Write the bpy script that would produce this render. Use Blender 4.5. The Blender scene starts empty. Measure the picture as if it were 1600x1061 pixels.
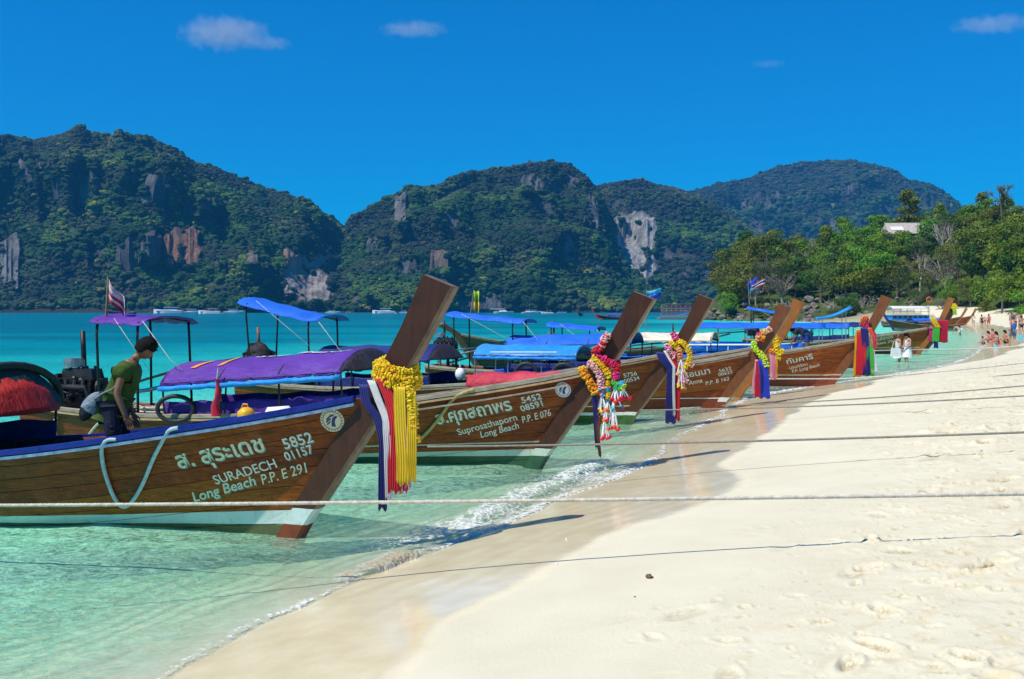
import bpy, bmesh, math, random
import numpy as np
from mathutils import Vector, Matrix, Quaternion
from mathutils import noise as mnoise
R = math.radians
sc = bpy.context.scene
COL = sc.collection
ORD = ['first', 'second', 'third', 'fourth', 'fifth', 'sixth', 'seventh', 'eighth', 'ninth', 'tenth', 'eleventh', 'twelfth', 'thirteenth', 'fourteenth', 'fifteenth', 'sixteenth', 'seventeenth', 'eighteenth', 'nineteenth', 'twentieth']
def number_labels(objs):
    """look-alikes that share a description are told apart by their order from the left"""
    by = {}
    for o in objs: by.setdefault(o['label'], []).append(o)
    for lab, os_ in by.items():
        if len(os_) > 1:
            os_.sort(key=lambda o: o.location.x / o.location.y)
            for k, o in enumerate(os_):
                o['label'] = ' '.join(f'{ORD[min(k, 19)]} from left, {lab}'.split()[:16])
rng = random.Random(7)

# ---------------------------------------------------------------- camera
EYE = 2.35                       # metres above the sea
F = 1600.0                       # focal length in photograph pixels
HZ = 485.0                       # row of the horizon in the photograph
cam_d = bpy.data.cameras.new("camera")
cam = bpy.data.objects.new("camera", cam_d)
COL.objects.link(cam)
cam.location = (0, 0, EYE)
cam.rotation_euler = (R(90), 0, 0)
cam_d.sensor_width = 36.0
cam_d.lens = 36.0
cam_d.shift_y = -(530.5 - HZ) / 1600.0
cam_d.clip_start = 0.1
cam_d.clip_end = 20000
sc.camera = cam

# ---------------------------------------------------------------- sun and sky
SUN_AZ = Vector((-0.85, -0.527, 0)).normalized()
SUN_EL = R(57.5)
to_sun = Vector((SUN_AZ.x * math.cos(SUN_EL), SUN_AZ.y * math.cos(SUN_EL), math.sin(SUN_EL)))
sd = bpy.data.lights.new("sun", 'SUN')
sd.energy = 5.0
sd.angle = R(0.53)
sd.color = (1.0, 0.93, 0.80)
sun = bpy.data.objects.new("sun", sd)
COL.objects.link(sun)
sun.rotation_euler = (-to_sun).to_track_quat('-Z', 'Y').to_euler()
world = bpy.data.worlds.new("World")
sc.world = world
world.use_nodes = True
wn = world.node_tree
wn.nodes.clear()
def wnode(t, **k):
    n = wn.nodes.new(t)
    for a, b in k.items():
        setattr(n, a, b)
    return n
w_out = wnode('ShaderNodeOutputWorld')
w_bg = wnode('ShaderNodeBackground')
w_sky = wnode('ShaderNodeTexSky', sky_type='NISHITA', sun_disc=False)
w_sky.sun_elevation = SUN_EL
w_sky.sun_rotation = math.atan2(SUN_AZ.x, SUN_AZ.y)
w_sky.altitude = 0
w_sky.air_density = 1.0
w_sky.dust_density = 0.3
w_sky.ozone_density = 3.0
w_mul = wnode('ShaderNodeMix', data_type='RGBA', blend_type='MULTIPLY')
w_mul.inputs['Factor'].default_value = 1.0
w_mul.inputs[7].default_value = (0.0, 0.575, 1.06, 1)
wn.links.new(w_sky.outputs[0], w_mul.inputs[6])
# the clear tropical blue deepens upward: gamma on the sky keeps its own gradient but steeper
w_hsv = wnode('ShaderNodeHueSaturation')
w_hsv.inputs['Saturation'].default_value = 1.12
w_hsv.inputs['Value'].default_value = 1.0
wn.links.new(w_mul.outputs[2], w_hsv.inputs['Color'])
wn.links.new(w_hsv.outputs[0], w_bg.inputs['Color'])
w_bg.inputs['Strength'].default_value = 0.11
wn.links.new(w_bg.outputs[0], w_out.inputs[0])

sc.view_settings.view_transform = 'Standard'
sc.view_settings.look = 'None'
sc.view_settings.gamma = 1.0
sc.view_settings.use_curve_mapping = False
sc.view_settings.exposure = 0.22
sc.render.engine = 'CYCLES'
sc.cycles.use_denoising = True
sc.cycles.max_bounces = 8
sc.cycles.diffuse_bounces = 2
sc.cycles.glossy_bounces = 3
sc.cycles.transparent_max_bounces = 16
sc.cycles.volume_bounces = 0
sc.cycles.caustics_reflective = False
sc.cycles.caustics_refractive = False

def P(px, Y, z=None, py=None):
    """world point at depth Y under photograph column px (and row py)"""
    if z is None:
        z = EYE - (py - HZ) * Y / F
    return Vector(((px - 800.0) / F * Y, Y, z))

# ---------------------------------------------------------------- node helpers
MATS = {}
class NT:
    def __init__(s, name):
        s.m = bpy.data.materials.new(name)
        s.m.use_nodes = True
        s.t = s.m.node_tree
        s.b = s.t.nodes['Principled BSDF']
        s.out = s.t.nodes['Material Output']
        MATS[name] = s.m
    def n(s, t, **k):
        nd = s.t.nodes.new('ShaderNode' + t)
        for a, b in k.items():
            setattr(nd, a, b)
        return nd
    def l(s, a, b):
        s.t.links.new(a, b)
    def v(s, inp, val):
        if hasattr(val, 'links') or isinstance(val, bpy.types.NodeSocket):
            s.l(val, inp)
        else:
            inp.default_value = val
    def coord(s, kind='Object', scale=(1, 1, 1)):
        tc = s.n('TexCoord')
        mp = s.n('Mapping')
        mp.inputs['Scale'].default_value = scale
        s.l(tc.outputs[kind], mp.inputs[0])
        return mp.outputs[0]
    def pos(s, scale=(1, 1, 1)):
        g = s.n('NewGeometry')
        mp = s.n('Mapping')
        mp.inputs['Scale'].default_value = scale
        s.l(g.outputs['Position'], mp.inputs[0])
        return mp.outputs[0]
    def noise(s, vec, scale, detail=4, rough=0.55, dist=0.0):
        nd = s.n('TexNoise')
        nd.inputs['Scale'].default_value = scale
        nd.inputs['Detail'].default_value = detail
        nd.inputs['Roughness'].default_value = rough
        nd.inputs['Distortion'].default_value = dist
        if vec is not None:
            s.l(vec, nd.inputs['Vector'])
        return nd.outputs['Fac']
    def vor(s, vec, scale, feature='F1', out='Distance'):
        nd = s.n('TexVoronoi', feature=feature)
        nd.inputs['Scale'].default_value = scale
        s.l(vec, nd.inputs['Vector'])
        return nd.outputs[out]
    def ramp(s, fac, stops, interp='LINEAR'):
        nd = s.n('ValToRGB')
        cr = nd.color_ramp
        cr.interpolation = interp
        while len(cr.elements) < len(stops):
            cr.elements.new(0.5)
        for e, (p, c) in zip(cr.elements, stops):
            e.position = p
            e.color = (*c, 1) if len(c) == 3 else c
        s.l(fac, nd.inputs[0])
        return nd.outputs[0]
    def mixc(s, fac, a, b, mode='MIX'):
        nd = s.n('Mix', data_type='RGBA', blend_type=mode)
        s.v(nd.inputs[0], fac)
        s.v(nd.inputs[6], (*a, 1) if isinstance(a, tuple) and len(a) == 3 else a)
        s.v(nd.inputs[7], (*b, 1) if isinstance(b, tuple) and len(b) == 3 else b)
        return nd.outputs[2]
    def math(s, op, a, b=0.0, c=None, clamp=False):
        nd = s.n('Math', operation=op, use_clamp=clamp)
        s.v(nd.inputs[0], a)
        s.v(nd.inputs[1], b)
        if c is not None:
            s.v(nd.inputs[2], c)
        return nd.outputs[0]
    def mapr(s, x, a, b, c=0.0, d=1.0, smooth=False):
        nd = s.n('MapRange')
        if smooth:
            nd.interpolation_type = 'SMOOTHSTEP'
        s.v(nd.inputs[0], x)
        for i, val in enumerate((a, b, c, d)):
            nd.inputs[i + 1].default_value = val
        return nd.outputs[0]
    def attr(s, name, out='Fac', kind='GEOMETRY'):
        nd = s.n('Attribute', attribute_name=name, attribute_type=kind)
        return nd.outputs[out]
    def bump(s, h, strength=0.5, dist=0.01, normal=None):
        nd = s.n('Bump')
        nd.inputs['Strength'].default_value = strength
        nd.inputs['Distance'].default_value = dist
        s.l(h, nd.inputs['Height'])
        if normal is not None:
            s.l(normal, nd.inputs['Normal'])
        return nd.outputs[0]
    def set(s, color=None, rough=None, metal=None, spec=None, normal=None, **k):
        b = s.b
        if color is not None:
            s.v(b.inputs['Base Color'], (*color, 1) if isinstance(color, tuple) and len(color) == 3 else color)
        if rough is not None:
            s.v(b.inputs['Roughness'], rough)
        if metal is not None:
            s.v(b.inputs['Metallic'], metal)
        if spec is not None:
            s.v(b.inputs['Specular IOR Level'], spec)
        if normal is not None:
            s.l(normal, b.inputs['Normal'])
        for a, val in k.items():
            s.v(b.inputs[a.replace('_', ' ')], val)
        return s.m

def plain(name, color, rough=0.6, var=0.25, scale=9.0, bump=0.15, bscale=60.0, metal=0.0, spec=0.4, bdist=0.004):
    """worn single-colour material: mottled colour, uneven gloss, fine relief"""
    if name in MATS:
        return MATS[name]
    t = NT(name)
    c = t.coord('Object')
    n1 = t.noise(c, scale, 5, 0.65)
    lo = tuple(max(0.0, x * (1 - var)) for x in color)
    hi = tuple(min(1.0, x * (1 + var * 0.7) + 0.004) for x in color)
    col = t.ramp(n1, [(0.3, lo), (0.7, hi)])
    n2 = t.noise(c, bscale, 4, 0.6)
    rr = t.mapr(n1, 0.3, 0.7, max(0.05, rough - 0.1), min(1, rough + 0.12))
    return t.set(col, rr, metal, spec, t.bump(n2, bump, bdist))

# ---------------------------------------------------------------- object helpers
def tag(o, label=None, cat=None, group=None, kind=None):
    if label: o['label'] = label
    if cat: o['category'] = cat
    if group: o['group'] = group
    if kind: o['kind'] = kind
    return o

def empty(name, loc=(0, 0, 0), rz=0.0, label=None, cat=None, group=None, parent=None):
    o = bpy.data.objects.new(name, None)
    o.empty_display_size = 0.2
    o.location = loc
    o.rotation_euler = (0, 0, rz)
    COL.objects.link(o)
    if parent: o.parent = parent
    return tag(o, label, cat, group)

def link(name, me, mat=None, parent=None, smooth=False):
    if mat is not None and not me.materials:
        for m in (mat if isinstance(mat, (list, tuple)) else [mat]):
            me.materials.append(m)
    if smooth:
        me.polygons.foreach_set('use_smooth', [True] * len(me.polygons))
    o = bpy.data.objects.new(name, me)
    COL.objects.link(o)
    if parent is not None: o.parent = parent
    return o

def children(o):
    return [c for c in COL.objects if c.parent == o]

def copy_tree(o, kids, parent=None):
    """copy a thing with its parts and sub-parts; kids = {object: [children]}"""
    c = o.copy()
    COL.objects.link(c)
    c.parent = parent
    for ch in kids.get(o, ()):
        copy_tree(ch, kids, c)
    return c

def kid_map():
    m = {}
    for o in COL.objects:
        if o.parent:
            m.setdefault(o.parent, []).append(o)
    return m

class MB:
    """collects simple solids into one mesh"""
    def __init__(s):
        s.v = []; s.f = []; s.mi = []
    def add(s, vs, fs, mi=0):
        k = len(s.v)
        s.v.extend([tuple(p) for p in vs])
        s.f.extend([tuple(i + k for i in f) for f in fs])
        s.mi.extend([mi] * len(fs))
        return s
    def box(s, c, size, M=None, mi=0, taper=1.0):
        x, y, z = (d / 2 for d in size)
        vs = []
        for sz in (-1, 1):
            t = taper if sz > 0 else 1.0
            for sx, sy in ((-1, -1), (1, -1), (1, 1), (-1, 1)):
                p = Vector((sx * x * t, sy * y * t, sz * z))
                if M is not None: p = M @ p
                vs.append(p + Vector(c))
        s.add(vs, [(3, 2, 1, 0), (4, 5, 6, 7), (0, 1, 5, 4), (1, 2, 6, 5), (2, 3, 7, 6), (3, 0, 4, 7)], mi)
        return s
    def tube(s, pts, r, n=8, mi=0, cap=True, closed=False):
        pts = [Vector(p) for p in pts]
        m = len(pts)
        rs = r if isinstance(r, (list, tuple)) else [r] * m
        vs = []; up = None
        for i, p in enumerate(pts):
            if closed:
                d = pts[(i + 1) % m] - pts[i - 1]
            else:
                d = pts[min(i + 1, m - 1)] - pts[max(i - 1, 0)]
            if d.length < 1e-9: d = Vector((0, 0, 1))
            d.normalize()
            if up is None:
                up = Vector((0, 0, 1)) if abs(d.z) < 0.9 else Vector((1, 0, 0))
            a = d.cross(up)
            if a.length < 1e-6: a = d.orthogonal()
            a.normalize(); b = a.cross(d).normalized(); up = b
            for k in range(n):
                t = 2 * math.pi * k / n
                vs.append(p + a * (math.cos(t) * rs[i]) + b * (math.sin(t) * rs[i]))
        fs = []
        for i in range(m if closed else m - 1):
            j = (i + 1) % m
            for k in range(n):
                k2 = (k + 1) % n
                fs.append((i * n + k, j * n + k, j * n + k2, i * n + k2))
        if cap and not closed:
            fs.append(tuple(range(n))); fs.append(tuple((m - 1) * n + k for k in reversed(range(n))))
        return s.add(vs, fs, mi)
    def cyl(s, a, b, r, n=12, mi=0, r2=None):
        return s.tube([a, b], [r, r if r2 is None else r2], n, mi)
    def ball(s, c, r, nu=10, nv=7, mi=0, M=None, jit=0.0, rg=None):
        vs = []; fs = []
        rr = r if isinstance(r, (list, tuple)) else (r, r, r)
        for j in range(nv + 1):
            ph = math.pi * j / nv
            for i in range(nu):
                th = 2 * math.pi * i / nu
                q = 1.0 + ((rg.uniform(-jit, jit)) if rg else 0)
                p = Vector((math.sin(ph) * math.cos(th) * rr[0] * q, math.sin(ph) * math.sin(th) * rr[1] * q, math.cos(ph) * rr[2] * q))
                if j in (0, nv): p = Vector((0, 0, math.copysign(rr[2], math.cos(ph))))
                if M is not None: p = M @ p
                vs.append(p + Vector(c))
        for j in range(nv):
            for i in range(nu):
                i2 = (i + 1) % nu
                if j == 0: fs.append((i, nu + i, nu + i2))
                elif j == nv - 1: fs.append((j * nu + i, (j + 1) * nu + i, j * nu + i2))
                else: fs.append((j * nu + i, (j + 1) * nu + i, (j + 1) * nu + i2, j * nu + i2))
        return s.add(vs, fs, mi)
    def grid(s, rows, mi=0, close_u=False):
        """rows: list of equal-length point lists"""
        m = len(rows); n = len(rows[0])
        vs = [p for r_ in rows for p in r_]
        fs = []
        for i in range(m - 1):
            for j in range(n if close_u else n - 1):
                j2 = (j + 1) % n
                fs.append((i * n + j, i * n + j2, (i + 1) * n + j2, (i + 1) * n + j))
        return s.add(vs, fs, mi)
    def slab(s, rows, off, mi=0):
        """a sheet with thickness: off(i,j) -> inner point"""
        m = len(rows); n = len(rows[0])
        inner = [[off(i, j) for j in range(n)] for i in range(m)]
        k = m * n
        vs = [p for r_ in rows for p in r_] + [p for r_ in inner for p in r_]
        fs = []
        for i in range(m - 1):
            for j in range(n - 1):
                a = i * n + j
                fs.append((a, a + 1, a + n + 1, a + n))
                fs.append((k + a, k + a + n, k + a + n + 1, k + a + 1))
        for i in range(m - 1):
            a = i * n
            fs.append((a, a + n, k + a + n, k + a))
            a = i * n + n - 1
            fs.append((a, k + a, k + a + n, a + n))
        for j in range(n - 1):
            a = j
            fs.append((a, k + a, k + a + 1, a + 1))
            a = (m - 1) * n + j
            fs.append((a, a + 1, k + a + 1, k + a))
        return s.add(vs, fs, mi)
    def mesh(s, name='mesh'):
        me = bpy.data.meshes.new(name)
        me.from_pydata(s.v, [], s.f)
        if any(s.mi):
            me.polygons.foreach_set('material_index', s.mi)
        me.update()
        return me
    def build(s, name, mat=None, parent=None, smooth=False):
        return link(name, s.mesh(name), mat, parent, smooth)

def np_mesh(name, verts, quads, attrs=None, smooth=True):
    """fast mesh from arrays; attrs: {name: per-vertex float array}"""
    me = bpy.data.meshes.new(name)
    nv = len(verts); nf = len(quads); k = quads.shape[1]
    me.vertices.add(nv)
    me.vertices.foreach_set('co', np.asarray(verts, dtype=np.float32).ravel())
    me.loops.add(nf * k)
    me.loops.foreach_set('vertex_index', np.asarray(quads, dtype=np.int32).ravel())
    me.polygons.add(nf)
    me.polygons.foreach_set('loop_start', np.arange(0, nf * k, k, dtype=np.int32))
    me.polygons.foreach_set('use_smooth', np.full(nf, smooth))
    me.update(calc_edges=True)
    for a, arr in (attrs or {}).items():
        at = me.attributes.new(a, 'FLOAT', 'POINT')
        at.data.foreach_set('value', np.asarray(arr, dtype=np.float32))
    return me

def grid_quads(m, n):
    i = np.arange(m - 1)[:, None] * n + np.arange(n - 1)[None, :]
    i = i.ravel()
    return np.stack([i, i + 1, i + n + 1, i + n], axis=1)

# numpy value noise
_perm = np.random.RandomState(11).permutation(4096)
_vals = np.random.RandomState(12).rand(4096)
def vnoise(x, y, seed=0):
    xi = np.floor(x).astype(int); yi = np.floor(y).astype(int)
    xf = x - xi; yf = y - yi
    u = xf * xf * xf * (xf * (xf * 6 - 15) + 10); v = yf * yf * yf * (yf * (yf * 6 - 15) + 10)
    def h(a, b):
        return _vals[(_perm[(a + seed * 131) & 4095] + b * 57 + seed * 17) & 4095]
    def hh(a, b):
        return _vals[_perm[(_perm[(a + seed * 131) & 4095] + b) & 4095]]
    n00 = hh(xi, yi); n10 = hh(xi + 1, yi); n01 = hh(xi, yi + 1); n11 = hh(xi + 1, yi + 1)
    return (n00 * (1 - u) + n10 * u) * (1 - v) + (n01 * (1 - u) + n11 * u) * v
def fbm(x, y, octaves=4, seed=0, gain=0.5):
    s = 0; a = 1; t = 0
    for o in range(octaves):
        s = s + a * vnoise(x * 2 ** o + 13.7 * o, y * 2 ** o - 7.1 * o, seed + o); t += a; a *= gain
    return s / t
def ridged(x, y, octaves=3, seed=0):
    s = 0; a = 1; t = 0
    for o in range(octaves):
        s = s + a * (1 - np.abs(2 * vnoise(x * 2 ** o + 3.1 * o, y * 2 ** o, seed + o) - 1)); t += a; a *= 0.5
    return s / t
def sstep(a, b, x):
    t = np.clip((x - a) / (b - a), 0, 1)
    return t * t * (3 - 2 * t)
# ================================================================ shore and beach
SHORE = np.array([(-9.0, -14.0), (-6.2, -4.0), (-4.6, 0.5), (-3.3, 3.8), (-2.2, 6.5), (-1.38, 8.8), (-0.62, 10.3), (0.2, 12.0),
                  (1.5, 15.0), (3.4, 20.0), (6.5, 27.6), (12.0, 35.0), (20.0, 46.0), (31.0, 67.0), (44, 95), (60, 135), (73, 172), (68, 196), (62, 208), (66, 222), (82, 250), (110, 300), (240, 600), (900, 1500)], float)
WETL = np.array([(-5.2, -14.0), (-2.2, -2), (-0.7, 3.2), (-0.48, 5.73), (-0.42, 6.64), (-0.18, 7.19), (0.19, 7.68), (0.37, 7.85), (0.64, 8.59), (1.13, 9.54), (1.94, 10.37), (2.49, 11.05),
                 (2.91, 12.31), (3.12, 14.07), (3.82, 15.67), (4.87, 18.14), (6.49, 21.86), (8.03, 24.7), (9.47, 26.6), (14.0, 36), (23, 48), (34.5, 68), (48, 96), (64, 136), (78, 176), (84, 240), (112, 300), (242, 600), (902, 1500)], float)
def poly_dist(X, Y, pts):
    """distance to a polyline, positive on its right-hand (land) side"""
    shp = np.shape(X)
    X = np.ravel(X).astype(float); Y = np.ravel(Y).astype(float)
    best = np.full(X.shape, 1e9); sign = np.ones(X.shape)
    for (ax, ay), (bx, by) in zip(pts[:-1], pts[1:]):
        dx, dy = bx - ax, by - ay
        t = np.clip(((X - ax) * dx + (Y - ay) * dy) / (dx * dx + dy * dy), 0, 1)
        qx = X - (ax + t * dx); qy = Y - (ay + t * dy)
        d = np.hypot(qx, qy)
        cr = (X - ax) * dy - (Y - ay) * dx
        m = d < best - 1e-9
        best[m] = d[m]; sign[m] = np.where(cr[m] >= 0, 1, -1)
    return (best * sign).reshape(shp)
def smooth_poly(pts, n=6):
    out = []
    p = [pts[0]] + list(pts) + [pts[-1]]
    for i in range(1, len(p) - 2):
        p0, p1, p2, p3 = p[i - 1], p[i], p[i + 1], p[i + 2]
        for k in range(n):
            t = k / n
            out.append(0.5 * ((2 * p1) + (-p0 + p2) * t + (2 * p0 - 5 * p1 + 4 * p2 - p3) * t * t + (-p0 + 3 * p1 - 3 * p2 + p3) * t ** 3))
    out.append(pts[-1])
    return np.array(out)
SHORE_S = smooth_poly(SHORE, 5)
WETL_S = smooth_poly(WETL, 5)
def ground_z(d, X, Y):
    up = 1.25 * (1 - np.exp(-np.maximum(d, 0) / 7.5)) + 0.006 * np.maximum(d, 0)
    up = up + 2.0 * sstep(4, 22, d) * sstep(70, 125, Y)
    dn = np.minimum(d, 0)
    below = 0.17 * dn
    below = -1.5 * (1 - np.exp(below / 1.5)) + 0.018 * dn
    below = np.maximum(below, -7.0)
    z = np.where(d > 0, up, below)
    z = z + 0.015 * (fbm(X * 0.7, Y * 0.7, 3, 5) - 0.5) * sstep(0.3, 3, np.abs(d))
    return z
def sand_height(x, y):
    X = np.array([float(x)]); Y = np.array([float(y)])
    return float(ground_z(poly_dist(X, Y, SHORE_S), X, Y)[0])

def radial_grid(azs, rs_):
    """ground sheet whose cells are finest near the shore in view"""
    az = np.radians(np.concatenate([np.linspace(a, b, n, endpoint=False) for a, b, n in azs] + [[azs[-1][1]]]))
    rr = np.concatenate([a * (b / a) ** np.linspace(0, 1, n, endpoint=False) for a, b, n in rs_] + [[rs_[-1][1]]])
    A, RR = np.meshgrid(az, rr)
    return RR * np.sin(A), RR * np.cos(A)

# trodden marks: shallow dimples with a raised rim, spread over the dry sand
def dimples(X, Y, seed, cell, prob, rad, depth, stretch=1.6):
    rs = np.random.RandomState(seed)
    tab = rs.rand(512, 6)
    out = np.zeros(X.shape)
    ci = np.floor(X / cell).astype(int); cj = np.floor(Y / cell).astype(int)
    for di in (-1, 0, 1):
        for dj in (-1, 0, 1):
            a = ci + di; b = cj + dj
            hsh = ((a * 73856093) ^ (b * 19349663) ^ seed * 83492791) & 511
            T = tab[hsh]
            cx = (a + T[..., 0]) * cell; cy = (b + T[..., 1]) * cell
            th = T[..., 2] * 3.1416
            ux = (X - cx) * np.cos(th) + (Y - cy) * np.sin(th)
            uy = -(X - cx) * np.sin(th) + (Y - cy) * np.cos(th)
            rr = rad * (0.6 + 0.8 * T[..., 3])
            q = np.sqrt((ux / (rr * stretch)) ** 2 + (uy / rr) ** 2)
            prof = -np.exp(-(q * 1.15) ** 4) + 0.55 * np.exp(-((q - 1.35) / 0.33) ** 2)
            out += np.where(T[..., 4] < prob, prof * depth * (0.5 + T[..., 5]), 0)
    return out

def build_sand():
    X, Y = radial_grid([(-58, -30, 40), (-30, 32, 720), (32, 82, 50)], [(1.6, 4, 40), (4, 30, 500), (30, 900, 130)])
    d = poly_dist(X, Y, SHORE_S)
    dw = poly_dist(X, Y, WETL_S)
    edge = 0.22 * (fbm(X * 1.1, Y * 1.1, 4, 21) - 0.5) + 0.9 * (fbm(X * 0.33, Y * 0.33, 2, 22) - 0.5) * sstep(20, 40, Y)
    dw = dw + edge * 1.4
    Z = ground_z(d, X, Y)
    near = 1 - sstep(40, 90, np.hypot(X, Y))
    # the trodden area starts away from the smooth strip
    px = X / np.maximum(Y, 1) * F + 800
    tread = sstep(0.9, 3.0, dw + 1.6 * (fbm(X * 0.55, Y * 0.55, 3, 31) - 0.5)) * near
    lump = (fbm(X * 2.2, Y * 2.2, 4, 41) - 0.5) * 0.035 + (fbm(X * 7, Y * 7, 3, 43) - 0.5) * 0.012
    wx = X + 0.06 * (fbm(X * 5, Y * 5, 3, 301) - 0.5); wy = Y + 0.06 * (fbm(X * 5, Y * 5, 3, 302) - 0.5)
    marks = dimples(wx, wy, 3, 0.48, 0.46, 0.070, 0.020, 1.9) + dimples(wx, wy, 8, 0.26, 0.42, 0.030, 0.012, 1.7) \
          + dimples(wx, wy, 15, 1.2, 0.34, 0.12, 0.022, 2.8) + dimples(wx, wy, 19, 0.12, 0.5, 0.016, 0.008, 1.3)
    ridge = sstep(0.60, 0.74, ridged(X * 1.3, Y * 2.0, 4, 305)) * 0.005
    marks = marks + ridge
    patch = sstep(0.42, 0.6, fbm(X * 0.9, Y * 0.9, 3, 55))
    dimple_shade = tread * (0.6 + 0.4 * patch) * np.clip((-marks - 0.0015) / 0.006, 0, 1)  # brown shading painted into the hollows of the trodden marks
    Z = Z + tread * (lump * 0.8 + marks * (1.1 + 1.6 * patch))
    # faint swash ridges in the wet strip
    wetm = (1 - sstep(-0.05, 0.25, dw)) * (d > 0)
    Z = Z + wetm * near * 0.0008 * np.sin(dw * 22 + 3 * fbm(X, Y, 2, 9))
    wet = 1 - sstep(-0.45, 0.14, dw)
    # sea floor ripples
    sub = sstep(0.2, 1.5, -d)
    Z = Z + sub * 0.006 * np.sin(d * 16 + 14 * fbm(X * 0.8, Y * 0.8, 3, 77)) * near
    sheen = np.exp(-(np.maximum(dw + 1.0, 0) / 1.0) ** 2) * 0 + (1 - sstep(-0.3, 0.1, dw))
    v = np.stack([X.ravel(), Y.ravel(), Z.ravel()], 1)
    me = np_mesh('sand_beach', v, grid_quads(*X.shape)[:, ::-1], {'wet': wet.ravel(), 'tread': tread.ravel(), 'dist': d.ravel(), 'dimple_shade': dimple_shade.ravel()})
    t = NT('coral_sand')
    p = t.pos()
    wetA = t.attr('wet'); tr = t.attr('tread')
    n1 = t.noise(p, 1.2, 5, 0.6); n2 = t.noise(p, 38, 6, 0.7); n3 = t.noise(p, 240, 3, 0.6); n4 = t.noise(p, 7, 5, 0.6)
    dry = t.ramp(n1, [(0.3, (0.63, 0.585, 0.44)), (0.7, (0.71, 0.665, 0.51))])
    dry = t.mixc(t.math('MULTIPLY', t.mapr(n4, 0.50, 0.66, 0, 0.6), tr), dry, (0.60, 0.50, 0.30))
    speck = t.mapr(n2, 0.60, 0.72, 0, 0.9)
    dry = t.mixc(t.math('MULTIPLY', speck, t.math('ADD', t.math('MULTIPLY', tr, 0.8), 0.15)), dry, (0.36, 0.26, 0.14))
    dry = t.mixc(t.mapr(n3, 0.3, 0.8, 0, 0.16), dry, (0.42, 0.34, 0.22))
    dm = t.math('MULTIPLY', t.attr('dimple_shade'), t.mapr(t.noise(p, 30, 5, .75), .42, .54, 0, 1.0))
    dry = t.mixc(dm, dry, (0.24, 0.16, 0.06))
    wetc = t.ramp(t.noise(p, 2.6, 4, 0.6), [(0.3, (0.66, 0.57, 0.37)), (0.7, (0.78, 0.70, 0.49))])
    wn = t.math('ADD', wetA, t.math('MULTIPLY', t.math('SUBTRACT', t.noise(p, 5, 4, 0.6), 0.5), 0.25))
    wf = t.mapr(wn, 0.15, 0.85, 0, 1, True)
    wf = t.math('MULTIPLY', wf, t.mapr(wetA, 0.02, 0.2))
    col = t.mixc(wf, dry, wetc)
    rough = t.mapr(wf, 0.25, 1.0, 0.95, 0.13)
    h = t.math('ADD', t.math('MULTIPLY', n3, 0.5), t.math('MULTIPLY', n2, 1.0))
    hb = t.math('MULTIPLY', h, t.mapr(wf, 0, 0.7, 1, 0.02))
    sub = t.mapr(t.attr('dist'), -0.25, -0.02, 1, 0)
    pale = t.ramp(n4, [(0.3, (0.62, 0.585, 0.45)), (0.7, (0.74, 0.71, 0.58))])
    col = t.mixc(sub, col, pale)
    t.set(col, rough, 0, t.mapr(wf, 0, 1, 0.2, 0.75), t.bump(hb, 0.5, 0.012))
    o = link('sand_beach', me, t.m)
    tag(o, kind='structure')
    return o
build_sand()

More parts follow.
